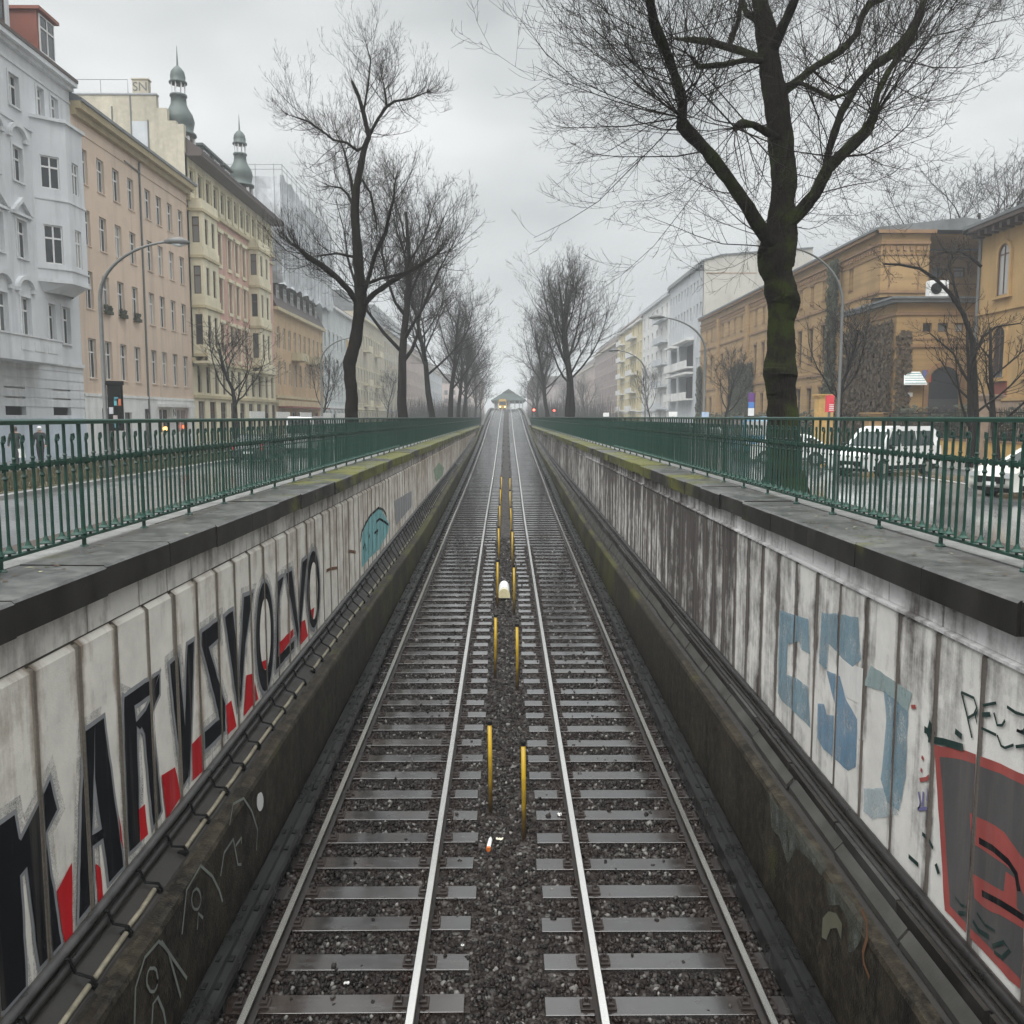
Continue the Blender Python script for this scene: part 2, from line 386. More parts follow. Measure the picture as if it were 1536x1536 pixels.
def bark(name, dark, moss, lo=.5):
    t = NT(name)
    a = t.noise(1.0, 6, .7, stretch=(20, 20, 3.6)); b = t.noise(1.7, 5, .65)
    c = t.mix(t.ramp(a, [(.3, 0), (.7, 1)]), mul(dark, .5), mul(dark, 1.6))
    c = t.mix(t.ramp(b, [(lo, 0), (lo + .13, .8)]), c, moss)
    t.bump(a, 1.0, .05)
    return t.out(c, .85, spec=.08)
MT['bark'] = bark('mossy bark', (.015, .0125, .0095), (.034, .046, .008), .46)
MT['bark_far'] = bark('dark bark', (.014, .0115, .01), (.018, .02, .008), .56)
MT['twig'] = M('bare twigs', (.024, .02, .017), .85, .7, 5, spec=.1)
MT['lamp'] = M('painted lamp post', (.12, .125, .12), .45, .8, 4)
MT['lens'] = M('frosted lamp lens', (.55, .57, .56), .3, .9, 4)
MT['rubber'] = M('tyre rubber', (.015, .015, .015), .7, .7)
MT['chrome'] = M('alloy', (.45, .46, .47), .3, .8, 4, metal=.8)
# ------------------------------------------------------------------ profiles along the cutting
def lerp_tab(tab):
    xs = [a for a, b in tab]; vs = [b for a, b in tab]
    def f(y): return float(np.interp(y, xs, vs))
    return f
_kz = [(-12, -5.42), (5, -5.39), (8, -5.375), (11, -5.34), (16, -5.23), (21, -5.11), (29, -4.88), (36, -4.69), (44.6, -4.45), (61, -3.86), (75, -3.36), (87, -2.90), (98, -2.36), (118, -1.24), (135, -.35), (149, .32), (165, .98), (182, 1.52), (200, 1.88), (225, 2.08), (260, 2.1), (330, 2.1)]
_ys = np.linspace(-12, 330, 343); _zs = np.interp(_ys, [a for a, b in _kz], [b for a, b in _kz])
_zs = np.convolve(np.pad(_zs, 5, mode='edge'), np.ones(11) / 11, 'valid')
def railz(y): return float(np.interp(y, _ys, _zs))
xoff = lerp_tab([(-12, .02), (40, .02), (61, .1), (118, .17), (149, .3), (200, .42), (270, 1.0), (330, 1.2)])
TC = 1.63                                           # track centre offset
YS = [-6, 0, 3, 5, 7, 9, 12, 16, 20, 25, 30, 36, 44, 52, 61, 70, 79, 88, 98, 108, 118, 128, 138, 148, 158, 168, 180, 195, 210, 230, 255]
coping_z = lerp_tab([(-10, -1.23), (100, -1.25), (150, -1.22)])
wall_base = lerp_tab([(-10, -4.12), (8, -4.06), (12, -3.94), (17, -3.86), (25, -3.7), (33, -3.55), (54, -3.2), (75, -2.8), (98, -2.1), (118, -1.5), (150, -1.3)])
plinth_z = lerp_tab([(-10, -4.36), (6, -4.33), (11, -4.2), (20, -4.13), (33, -4.08), (44, -3.75), (60, -3.3), (75, -2.98), (87, -2.62), (98, -2.12), (118, -1.05), (150, .4)])
END = 128.0
yw = [y for y in YS if y < END] + [END]

def make_wall(side):
    s = -1 if side == 'left' else 1
    xf = -3.42 if s < 0 else 3.62                   # outer wall face
    xc = -3.30 if s < 0 else 3.50                   # coping nose
    xp = -2.92 if s < 0 else 3.02                   # plinth face
    xr = -4.45 if s < 0 else 4.63                   # back of coping
    lab = ('white cutting wall under the left green railing, lettered in black and red' if s < 0 else
           'white cutting wall under the right green railing, with faded blue and red graffiti')
    w = thing('retaining_wall', lab, 'retaining wall', (xf, 0, -5))
    back = xf + s * .045
    m = MB(); m.sweep(yw, lambda y: [(back, wall_base(y) - .35), (back, coping_z(y) - .2), (xr + s * .3, coping_z(y) - .2), (xr + s * .3, ST - 3.4), (back, ST - 3.4)][::s])
    m.build('wall_core', MT['groove'], w)
    # facing slabs with joints, a lower course and a narrow upper course
    rnd = random.Random(5 + s); lo, up = MB(), MB()
    zl = -1.80 if s < 0 else -1.765
    y = 2.2; pitch = .69 if s < 0 else .725
    gaps = []; last = None
    while y < END - 1:
        wd = pitch * (1 if y < 34 else 3)
        gap = rnd.choice([.035, .05, .06, .08]) if y < 34 else .03
        a, b = y + gap / 2, y + wd - gap / 2
        if last is not None and y < 60: gaps.append((last, a))
        last = b
        zb, zt = wall_base(y) - .12, zl - rnd.uniform(0, .012)
        if zt - zb > .2:
            d = rnd.uniform(-.004, .004)
            x1 = xf + d; c = .035
            lo.add([(back, a, zb), (back, b, zb), (x1, b - .008, zb), (x1, a + .008, zb), (back, a, zt + .012), (back, b, zt + .012), (x1, b - .012, zt - c), (x1, a + .012, zt - c)],
                   [(0, 1, 2, 3), (4, 7, 6, 5), (3, 2, 6, 7)])
            lo.add(lo.v[-8:], [(0, 3, 7, 4), (1, 5, 6, 2)], 1)
        y += wd
    y = 2.0
    while y < END - 1:
        wd = rnd.choice([.7, 1.4, 1.05]) if y < 34 else 2.8
        zt = coping_z(y) - .235; zb = max(zl + .035, wall_base(y) - .1)
        if zt - zb > .05:
            x1 = xf + s * .018 + rnd.uniform(-.003, .003)
            up.add([(back, y + .012, zb), (back, y + wd - .012, zb), (x1, y + wd - .016, zb), (x1, y + .016, zb), (back, y + .012, zt), (back, y + wd - .012, zt), (x1, y + wd - .016, zt), (x1, y + .016, zt)],
                   [(0, 1, 2, 3), (4, 7, 6, 5), (3, 2, 6, 7), (0, 3, 7, 4), (1, 5, 6, 2)])
        y += wd
    m = MB()
    for a, b in gaps: m.sweep([a - .012, b + .012], lambda y: [(back, wall_base(y) - .1), (back, zl - .015), (xf + s * (.02 if s < 0 else .007), zl - .03), (xf + s * (.02 if s < 0 else .007), wall_base(y) - .1)][::s])
    m.build('joint_filling', MT['groove_l' if s < 0 else 'groove_r'], w)
    lo.build('facing_panels', [MT['render_l' if s < 0 else 'render_r'], MT['groove_l' if s < 0 else 'groove_r']], w)
    up.build('upper_course', MT['band_l' if s < 0 else 'band_r'], w)
    if s > 0:
        m = MB(); m.sweep([2, 10, 20, 30, 40], lambda y: [(back, zl + .004), (xf - .028, zl - .004), (xf - .03, zl + .022), (back, zl + .034)])
        m.build('lip_moulding', MT['band_r'], w)
    # coping stones with joints
    m = MB(); y = -4.0; k = 0
    yy = []
    while y < END: yy.append(y); y += 1.42
    for a, b in zip(yy, yy[1:] + [END]):
        for f0, f1 in ((a + .006, b - .006),):
            z0, z1 = coping_z(f0), coping_z(f1)
            d = rnd.uniform(-.014, .014)
            pr = lambda y, z: [(xc + s * d, z - .25), (xc + s * d, z - .02), (xc + s * (.02 + d), z), (xr - s * .42, z + .006), (xr - s * .42, z - .25)]
            ps = pr(f0, z0 + d * .7); pe = pr(f1, z1 + d * .5); n = 5
            m.add([(x, f0, z) for x, z in ps] + [(x, f1, z) for x, z in pe],
                  [(i, (i + 1) % n, n + (i + 1) % n, n + i) for i in range(n)] + [tuple(range(n)), tuple(range(2 * n - 1, n - 1, -1))])
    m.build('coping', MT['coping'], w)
    m = MB(); m.sweep(yw, lambda y: [(xr - s * .415, coping_z(y) - .2), (xr - s * .415, coping_z(y) + .012), (xr, coping_z(y) + .012), (xr, coping_z(y) - .2)][::s])
    m.build('mortar_strip', MT['mortar'], w)
    # plinth: vertical face towards the track with rounded shoulder
    yp = [y for y in YS if y < 120] + [122]
    def pl(y):
        z = plinth_z(y); zr = railz(y) - .45; wb = wall_base(y)
        return [(xp, min(zr, z - .1)), (xp, z - .06), (xp + s * .02, z - .02), (xp + s * .06, z), (xp + s * .13, z + .005), (xp + s * .15, z - .03), (back, min(wb, z + .3) - .12), (back, min(zr, z - .1))]
    m = MB(); m.sweep(yp, pl); m.build('plinth', MT['plinth'], w)
    return w, xf, xp, back
wl, XFL, XPL, BKL = make_wall('left')
wr, XFR, XPR, BKR = make_wall('right')

# ------------------------------------------------------------------ cable runs lying on the ledges
def cable_run(side):
    s = -1 if side == 'left' else 1
    xf, xp = (XFL, XPL) if s < 0 else (XFR, XPR)
    ys = [y for y in YS if y < 100]
    ys = sorted(set(ys + [2 + i * 2.6 for i in range(12)]))
    t = thing('cable_run', 'bracketed cables and pipe on the ledge below the left lettered wall' if s < 0 else 'grey trough lids and cables on the ledge below the right wall', 'cable run', (xp, 2, -4.2))
    rnd = random.Random(3)
    zb = lambda y: wall_base(y)
    if s < 0:
        m = MB(); m.tube([(xf + .05, y, zb(y) + .0 + rnd.uniform(-.004, .004)) for y in ys], .042, 8); m.build('pipe', MT['pipe'], t, True)
        m = MB(); m.tube([(xf + .10, y, zb(y) - .09 + rnd.uniform(-.008, .008)) for y in ys], .035, 7); m.build('cable', MT['cable'], t, True)
        m = MB(); m.sweep(ys, lambda y: [(xf - .01, zb(y) - .2), (xf - .01, zb(y) - .11), (xp - .2, plinth_z(y) - .0), (xp - .15, plinth_z(y) - .06), (xp - .15, plinth_z(y) - .15)]); m.build('ledge', MT['ledge'], t)
        # pale wrapped cable in short lengths between the brackets
        y = 3.1; k = 0
        lerp = lambda y: (xp - .235, plinth_z(y) + .045)
        while y < 60:
            if k % 9 != 7:
                m = MB(); x, z = lerp(y); x2, z2 = lerp(y + .6); dx = rnd.uniform(-.012, .012)
                m.tube([(x + dx, y + .05, z), (x + dx * .4, y + .3, (z + z2) / 2 - .008), (x2 + dx, y + .62, z2)], .024, 6); m.build('cable_length', MT['cable_pale'], t, True)
            m = MB()
            q = y; zz = zb(q)
            m.tube([(xf + .07, q, zz - .02), (xf + .12, q, zz - .02), (xf + .16, q, zz - .13), (xp - .22, q, plinth_z(q) + .085), (xp - .19, q, plinth_z(q) + .03)], .014, 5)
            m.box(xp - .29, xp - .19, q - .03, q + .03, plinth_z(q) + .0, plinth_z(q) + .035)
            m.build('bracket', MT['black'], t)
            y += .66; k += 1
    else:
        m = MB(); m.sweep(ys, lambda y: [(xf + .01, zb(y) - .2), (xf + .01, zb(y) - .06), (xf - .12, zb(y) - .08), (xf - .12, zb(y) - .13), (xp + .15, plinth_z(y) - .03), (xp + .13, plinth_z(y) - .15)][::-1]); m.build('ledge', MT['ledge'], t)
        m = MB(); m.tube([(xf - .06, y, zb(y) - .03 + rnd.uniform(-.006, .006)) for y in ys], .05, 8); m.build('cable', MT['cable'], t, True)
        m = MB(); m.tube([(xf - .17, y, zb(y) - .1 + rnd.uniform(-.006, .006)) for y in ys], .04, 8); m.build('cable', MT['cable'], t, True)
        y = 2.5; k = 0
        while y < 64:
            ln = 1.45 if y < 30 else 4.6; a, b = y + .02, y + ln - .02; j = rnd.uniform(-.012, .012); jz = rnd.uniform(0, .012)
            m = MB(); pa = lambda yy: (xf - .215 + j, zb(yy) - .105 + jz)
            m.sweep([a, b], lambda yy: [(xp + .275 + j, (plinth_z(yy) + zb(yy)) / 2 - .02 + jz), (xp + .275 + j, (plinth_z(yy) + zb(yy)) / 2 + .03 + jz), (xp + .2 + j, plinth_z(yy) + .06 + jz), (xp + .2 + j, plinth_z(yy) + .0 + jz)]); m.build('trough_lid', MT['trough'], t)
            m = MB(); j2 = rnd.uniform(-.01, .01)
            m.sweep([a + .4, b + .4], lambda yy: [(xf - .225 + j2, zb(yy) - .2), (xf - .225 + j2, zb(yy) - .07 + jz), (xf - .262 + j2, zb(yy) - .075 + jz), (xf - .262 + j2, zb(yy) - .2)]); m.build('trough_lid', MT['ledge'] if k % 3 else MT['trough'], t)
            y += ln; k += 1
cable_run('left'); cable_run('right')

# ------------------------------------------------------------------ track bed
yb = [y for y in YS] + [290, 330]
m = MB()
m.sweep(yb, lambda y: [(-2.97 + xoff(y) * .3, railz(y) - .21), (-.45 + xoff(y), railz(y) - .19), (.45 + xoff(y), railz(y) - .19), (3.07 + xoff(y) * .3, railz(y) - .21), (3.07 + xoff(y) * .3, railz(y) - 1.2), (-2.97 + xoff(y) * .3, railz(y) - 1.2)][::-1])
bed = m.build('track_bed', MT['ballast']); tag(bed, kind='structure')
m = MB()
yv = [y for y in YS if y >= 118] + [290, 330]
m.sweep(yv, lambda y: [(-3.15, ST - .3), (-3.15, railz(y) + .18), (-2.8, railz(y) + .18), (-2.8, railz(y) - .5), (3.1 + xoff(y) * .5, railz(y) - .5), (3.1 + xoff(y) * .5, railz(y) + .18), (3.45 + xoff(y) * .5, railz(y) + .18), (3.45 + xoff(y) * .5, ST - .3)][::-1])
rampo = m.build('viaduct_ramp', MT['trough']); tag(rampo, 'pale concrete ramp carrying the tracks up to the station', 'viaduct')

# ------------------------------------------------------------------ sleepers
def slope(y): return math.atan2(railz(y + .5) - railz(y - .5), 1)
def sleeper_mesh():
    m = MB(); rr = random.Random(2)
    m.cbox(-1.25, 1.25, -.13, .13, -.16, 0, .002); return m
plate = MB()
plate.cbox(-.17, .17, -.075, .075, 0, .018, .004)
for sx in (-.115, .115):
    plate.cbox(sx - .035, sx + .035, -.045, .045, .018, .05, .01)
    plate.lathe((sx, 0, .05), [(.018, 0), (.018, .03), (.012, .035)], 6)
far = MB(); protos = {}
GS = {-1: 'sleepers of the left track', 1: 'sleepers of the right track'}
for s in (-1, 1):
    y = 4.0 + (.0 if s < 0 else -.04); k = 0; first = None; firstp = None
    rr = random.Random(10 + s)
    while y < 150:
        z = railz(y) - .155; cx = s * TC + xoff(y); sl = slope(y)
        if k < 140:
            if first is None:
                first = sleeper_mesh().build('sleeper', MT['sleeper']); o = first
                for sx in (-.75, .75): plate.build('tie_plate', MT['plate'], o, loc=(sx, 0, .002))
                firstk = kids(first)
            elif k < 46: o = copy_tree(first)
            else: o = first.copy(); COL.objects.link(o)
            o.location = (cx + rr.uniform(-.035, .035), y + rr.uniform(-.02, .02), z + rr.uniform(-.006, .004)); o.rotation_euler = (sl, 0, rr.uniform(-.008, .008))
            tag(o, 'wet dark timber sleeper of the left track, under the two left rails' if s < 0 else 'wet dark timber sleeper of the right track, under the two right rails', 'sleeper', GS[s])
        else:
            dz = 0.13 * math.sin(sl)
            far.add([(cx - 1.25, y - .13, z - dz - .1), (cx + 1.25, y - .13, z - dz - .1), (cx + 1.25, y - .13, z - dz), (cx - 1.25, y - .13, z - dz), (cx + 1.25, y + .13, z + dz), (cx - 1.25, y + .13, z + dz)], [(0, 1, 2, 3), (3, 2, 4, 5)])
        k += 1; y += .655
y = 150
while y < 225:
    for s in (-1, 1):
        z = railz(y) - .155; cx = s * TC + xoff(y); dz = .13 * math.sin(slope(y))
        far.add([(cx - 1.25, y - .13, z - dz - .1), (cx + 1.25, y - .13, z - dz - .1), (cx + 1.25, y - .13, z - dz), (cx - 1.25, y - .13, z - dz), (cx + 1.25, y + .13, z + dz), (cx - 1.25, y + .13, z + dz)], [(0, 1, 2, 3), (3, 2, 4, 5)])
    y += .655
tag(far.build('sleepers', MT['sleeper']), 'far sleepers of both tracks merging into a grey band up the ramp', 'sleepers', kind='stuff')

# ------------------------------------------------------------------ rails
yr = sorted(set(list(np.arange(-6, 60, 3.0)) + list(np.arange(60, 300, 6.0))))
RN = {(-1, -1): 'outermost left running rail beside the lettered wall', (-1, 1): 'shiny inner rail of the left track, left of the yellow posts', (1, -1): 'shiny inner rail of the right track, right of the yellow posts', (1, 1): 'outermost right running rail beside the blue graffiti wall'}
for s in (-1, 1):
    for q in (-1, 1):
        m = MB(); base = s * TC + q * .7525
        hw = .04 if q != s else .034
        prof = [(-.0625, -.148), (-.0625, -.137), (-.012, -.118), (-.009, -.05), (-hw, -.036), (-hw, -.006), (-hw + .007, 0), (hw - .007, 0), (hw, -.006), (hw, -.036), (.009, -.05), (.012, -.118), (.0625, -.137), (.0625, -.148)]
        n = len(prof); vs = []
        for y in yr: vs += [(base + xoff(y) + x, y, railz(y) + z) for x, z in prof]
        for i in range(len(yr) - 1):
            for k in range(n):
                k2 = (k + 1) % n
                m.add([vs[i * n + k], vs[i * n + k2], vs[(i + 1) * n + k2], vs[(i + 1) * n + k]], [(0, 1, 2, 3)], 1 if k in (5, 6, 7) else 0)
        tag(m.build('running_rail', [MT['rail_side'], MT['rail_top']]), RN[(s, q)], 'rail')

# ------------------------------------------------------------------ covered conductor rails beside the plinths
for s in (-1, 1):
    x0 = -2.87 if s < 0 else 2.66; x1 = x0 + .27
    t = thing('conductor_rail', 'dark covered conductor rail along the foot of the left plinth' if s < 0 else 'dark covered conductor rail along the foot of the right plinth', 'conductor rail', (x0, 3, -5.4))
    ys = [y for y in YS if y < 150]
    m = MB()
    dx = lambda y: xoff(y) - .02
    m.sweep(ys, lambda y: [(x0 + dx(y), railz(y) - .12), (x0 + dx(y), railz(y) + .06), (x0 + .03 + dx(y), railz(y) + .09), (x0 + .1 + dx(y), railz(y) + .09), (x0 + .115 + dx(y), railz(y) + .13), (x0 + .155 + dx(y), railz(y) + .13), (x0 + .17 + dx(y), railz(y) + .09), (x1 - .03 + dx(y), railz(y) + .085), (x1 + dx(y), railz(y) + .05), (x1 + dx(y), railz(y) - .02)][::-1])
    m.build('cover_board', MT['guard'], t)
    m = MB(); m.sweep(ys, lambda y: [(x0 + .1 + dx(y), railz(y) - .1), (x0 + .1 + dx(y), railz(y) - .02), (x0 + .18 + dx(y), railz(y) - .02), (x0 + .18 + dx(y), railz(y) - .1)][::-1]); m.build('steel_bar', MT['rail_side'], t)
    y = 5.2; k = 0
    while y < 60:
        for off in (0, .42):
            yy = y + off
            m = MB()
            for xa, xb in ((x0 + .05, x0 + .095), (x0 + .175, x0 + .225)):
                m.cbox(xa, xb, yy - .045, yy + .045, railz(yy) + .07, railz(yy) + .108, .006)
            m.box(x0 + .02, x1 - .02, yy - .03, yy + .03, railz(yy) - .2, railz(yy) - .03)
            m.build('clip', MT['black'], t)
        y += 1.31

# ------------------------------------------------------------------ loose ballast stones
def scatter_stones():
    rng = np.random.default_rng(4)
    ph = (1 + 5 ** .5) / 2
    ico = np.array([(-1, ph, 0), (1, ph, 0), (-1, -ph, 0), (1, -ph, 0), (0, -1, ph), (0, 1, ph), (0, -1, -ph), (0, 1, -ph), (ph, 0, -1), (ph, 0, 1), (-ph, 0, -1), (-ph, 0, 1)], float) / 1.9
    fi = np.array([(0, 11, 5), (0, 5, 1), (0, 1, 7), (0, 7, 10), (0, 10, 11), (1, 5, 9), (5, 11, 4), (11, 10, 2), (10, 7, 6), (7, 1, 8), (3, 9, 4), (3, 4, 2), (3, 2, 6), (3, 6, 8), (3, 8, 9), (4, 9, 5), (2, 4, 11), (6, 2, 10), (8, 6, 7), (9, 8, 1)])
    oc = np.array([(1, 0, 0), (-1, 0, 0), (0, 1, 0), (0, -1, 0), (0, 0, 1), (0, 0, -1)], float)
    fo = np.array([(0, 2, 4), (2, 1, 4), (1, 3, 4), (3, 0, 4), (2, 0, 5), (1, 2, 5), (3, 1, 5), (0, 3, 5)])
    V, Fc = [], []; base = 0
    def place(y0, y1, dens, tv, tf, smin, smax):
        nonlocal base
        n = int((y1 - y0) * 5.9 * dens)
        x = rng.uniform(-2.95, 3.02, n); y = rng.uniform(y0, y1, n)
        keep = np.ones(n, bool); lift = np.zeros(n)
        for s in (-1, 1):
            ph0 = 4.0 + (0 if s < 0 else -.04)
            dy = np.abs(((y - ph0 + .3275) % .655) - .3275)
            on = (np.abs(x - (s * TC + .02)) < 1.29) & (dy < .15)
            keep &= ~(on & (rng.random(n) > .018))
            lift = np.where(on, .045, lift)
            for q in (-1, 1):
                keep &= np.abs(x - (s * TC + q * .7525 + .02)) > .08
        x, y, lift = x[keep], y[keep], lift[keep]; n = len(x)
        sc = rng.uniform(smin, smax, n) * np.where(rng.random(n) > .93, 1.35, 1)
        z = np.interp(y, _ys, _zs) - .205 + rng.uniform(-.012, .03, n) + lift * .6
        k = len(tv)
        vv = tv[None] * (1 + rng.uniform(-.32, .32, (n, k, 3)))
        vv = vv * (sc[:, None, None] * rng.uniform(.6, 1.25, (n, 1, 3)))
        a = rng.uniform(0, 6.28, n); b = rng.uniform(-1.2, 1.2, n)
        ca, sa, cb, sb = np.cos(a)[:, None], np.sin(a)[:, None], np.cos(b)[:, None], np.sin(b)[:, None]
        X, Y, Z = vv[..., 0], vv[..., 1], vv[..., 2]
        Y, Z = Y * cb - Z * sb, Y * sb + Z * cb
        X, Y = X * ca - Y * sa, X * sa + Y * ca
        vv = np.stack([X + x[:, None], Y + y[:, None], Z + z[:, None]], -1)
        V.append(vv.reshape(-1, 3)); Fc.append((tf[None] + (np.arange(n) * k)[:, None, None]).reshape(-1, 3) + base); base += n * k
    place(4.5, 11, 620, ico, fi, .019, .036)
    place(11, 19, 520, oc, fo, .024, .042)
    place(19, 36, 240, oc, fo, .03, .05)
    V = np.concatenate(V); Fc = np.concatenate(Fc)
    me = bpy.data.meshes.new('ballast_stones'); me.vertices.add(len(V)); me.vertices.foreach_set('co', V.ravel())
    me.loops.add(len(Fc) * 3); me.loops.foreach_set('vertex_index', Fc.ravel().astype(np.int32))
    me.polygons.add(len(Fc)); me.polygons.foreach_set('loop_start', np.arange(len(Fc), dtype=np.int32) * 3)
    me.update(calc_edges=True); me.validate(); me.materials.append(MT['stones'])
    return tag(link('ballast_stones', me), 'wet dark crushed stone ballast between the sleepers', 'ballast', kind='stuff')
scatter_stones()

# ------------------------------------------------------------------ yellow marker posts between the tracks
def post_proto():
    e = thing('marker_post', 'x', 'marker post', (0, 0, 0), world=False)
    m = MB(); m.tube([(0, 0, .02), (.004, 0, .7), (0, 0, 1.31)], .029, 10); m.build('sleeve', MT['yellow'], e, True)
    m = MB(); m.lathe((0, 0, 1.31), [(.033, 0), (.036, .01), (.036, .05), (.03, .055)], 10); m.build('cap', MT['black'], e)
    m = MB(); m.lathe((0, 0, -.1), [(.1, 0), (.09, .1), (.05, .13), (.045, .16)], 8); m.build('foot', MT['plate'], e)
    return e
pp = post_proto()
PL = [('tall yellow post left of the middle, nearest of all', 'yellow post right of the middle, nearest right hand one'), ('yellow post in the left file, behind the nearest left post and before the white box', 'yellow post in the right file, second from the camera'), ('yellow post in the left file standing just left of the white trackside box', 'yellow post in the right file standing just right of the white trackside box')]
k = 0; dull = None
y1, y2 = 11.85, 11.1
while y1 < 150:
    for s, y in ((-1, y1), (1, y2)):
        o = pp if (k == 0 and s < 0) else copy_tree(pp)
        if k >= 7:
            if dull is None: dull = kids(pp)[0].data.copy(); dull.materials[0] = MT['yellow_dull']
            for ch in kids(o):
                if ch.name.startswith('sleeve'): ch.data = dull
        o.location = ((-.2 if s < 0 else .245) + xoff(y) - .02, y, railz(y) - .19); o.rotation_euler = (random.Random(k * 2 + s).uniform(-.01, .01), random.Random(k * 3 + s).uniform(-.01, .01), 0)
        if k < 3: tag(o, PL[k][0 if s < 0 else 1], 'marker post', 'yellow posts between the tracks')
        else: tag(o, 'distant dull yellow post of the left file up the ramp beyond the white box' if s < 0 else 'distant dull yellow post of the right file up the ramp beyond the white box', 'marker post', 'far yellow posts of the left file' if s < 0 else 'far yellow posts of the right file')
    k += 1; y1 += 6.05; y2 += 6.05

# white trackside box on the ballast, litter and two flecks painted as glints
b = thing('trackside_box', 'white rounded trackside box with pale yellow end between the yellow posts', 'signal box', (0, 25.4, railz(25.4) - .2))
m = MB(); zc = railz(25.4)
arc = [(.155 * math.cos(a), .2 * math.sin(a)) for a in np.linspace(0, math.pi, 9)]
m.sweep([24.9, 25.9], lambda y: [(-.02 + x, zc - .0 + z) for x, z in arc] + [(-.175, zc - .12), (.135, zc - .12)]); m.build('housing', MT['white'], b)
m = MB(); m.sweep([24.84, 24.905], lambda y: [(-.02 + x * 1.08, zc - .02 + z * .9) for x, z in arc] + [(-.195, zc - .1), (.155, zc - .1)]); m.build('end_plate', MT['cream_paint'], b)
m = MB(); m.box(-.1, .06, 24.95, 25.1, zc - .25, zc - .1); m.box(-.1, .06, 25.6, 25.8, zc - .25, zc - .1); m.build('bracket', MT['black'], b)
b = thing('plastic_bottle', 'small white bottle with orange cap lying on the ballast', 'bottle', (-.16, 11.1, railz(11) - .16))
m = MB(); m.tube([(-.21, 10.9, railz(11) - .155), (-.205, 10.96, railz(11) - .15), (-.19, 11.1, railz(11) - .145), (-.187, 11.17, railz(11) - .145)], [.026, .028, .026, .013], 10); m.build('body', MT['white'], b, True)
m = MB(); m.tube([(-.212, 10.86, railz(11) - .157), (-.21, 10.905, railz(11) - .155)], .029, 10); m.build('cap', M('orange plastic', (.6, .16, .03), .4, .8), b)
def scrap(name, label, px, py, w, d, col, seed, dz=.01):
    r = random.Random(seed); m = MB(); v = []; c = on_y(px, py, 10)
    for it in range(30):
        y = c.y; c = on_y(px, py, c.y * (railz(c.y) - .17) / c.z if it else 10)
    n = 5
    for i in range(n):
        for j in range(n): v.append((c.x + (i / (n - 1) - .5) * w + r.uniform(-.1, .1) * w, c.y + (j / (n - 1) - .5) * d, railz(c.y) - .165 + r.uniform(0, .3) * w + dz))
    vs = v + [(a, b, z - .004) for a, b, z in v]; nn = n * n
    fs = [(i * n + j, (i + 1) * n + j, (i + 1) * n + j + 1, i * n + j + 1) for i in range(n - 1) for j in range(n - 1)]
    m.add(vs, fs + [tuple(i + nn for i in reversed(f)) for f in fs]); tag(m.build(name, M(name + ' skin', col, .6, .8)), label, 'litter')
scrap('scrap_glint', 'pale paper scrap on the ballast between the nearest yellow posts', 749, 1261, .09, .06, (.6, .57, .45), 1)
scrap('scrap_glint', 'tiny white scrap on the ballast right of the right inner rail', 967, 1137, .07, .09, (.5, .48, .42), 2)
scrap('scrap_glint', 'small white fleck painting a glint beside the sleeper ends near the bottom', 694, 1420, .03, .03, (.7, .7, .68), 3)  # tiny pale sheet standing in for a glint
scrap('scrap_glint', 'light fleck painting a glint between two sleepers of the left track', 520, 1477, .05, .035, (.6, .6, .57), 4)  # another pale sheet placed as a painted glint
scrap('scrap_glint', 'white crumpled scrap left of the right track, by a sleeper end', 840, 1224, .07, .07, (.6, .6, .57), 5)
from mathutils.geometry import tessellate_polygon
# ------------------------------------------------------------------ paint on the walls (thin coats lying on the slabs)
def paint_mat(name, col, var=.8, fade=None):
    t = NT(name)
    a = t.noise(1.6, 5, .6, stretch=(1, 2, .6)); b = t.noise(25, 4)
    c = t.mix(t.ramp(a, [(.3, 0), (.7, 1)]), mul(col, var), mul(col, 1.2)); c = t.mix(t.math('MULTIPLY', b, .3), c, mul(col, .6))
    c = t.mix(t.ramp(t.noise(1, 5, .65, stretch=(1, 5, .3)), [(.55, 0), (.75, .35)]), c, (.2, .18, .16))
    t.out(c, .7, spec=.12)
    if fade:                                        # worn paint: flakes away in irregular holes
        al = t.ramp(t.math('ADD', t.math('MULTIPLY', t.noise(4, 6, .75, stretch=(1, 1.5, .8)), .7), t.math('MULTIPLY', t.noise(60, 3, .7), .3)), fade)
        t.L(al, t.bsdf.inputs['Alpha'])
    return t.mat
PB = paint_mat('black spray paint', (.005, .0055, .008))
PG = paint_mat('grey outline paint', (.27, .275, .285))
PR = paint_mat('red spray paint', (.50, .012, .018))
PBL = paint_mat('faded blue paint', (.22, .35, .43), .8, [(.36, .3), (.58, .85)])
PBD = paint_mat('faded deep blue paint', (.18, .31, .44), .8, [(.36, .35), (.56, .9)])
PTE = paint_mat('teal paint', (.22, .48, .50), .75, [(.34, .3), (.46, 1)])
PRD = paint_mat('dull red paint', (.36, .085, .075), .8)
PGR = paint_mat('dark grey panel paint', (.10, .095, .095), .8)
PDG = paint_mat('dark green marker', (.02, .045, .04))
PWH = paint_mat('white patch paint', (.68, .67, .65), .9)
PTAG = paint_mat('pale grey tag paint', (.22, .24, .215), .7)
PPK = paint_mat('violet scribble', (.16, .15, .3))
PMI = paint_mat('pale mint tag', (.15, .165, .145), .6, [(.4, .1), (.62, .85)])
POB = paint_mat('orange brown outline', (.17, .085, .045), .8)

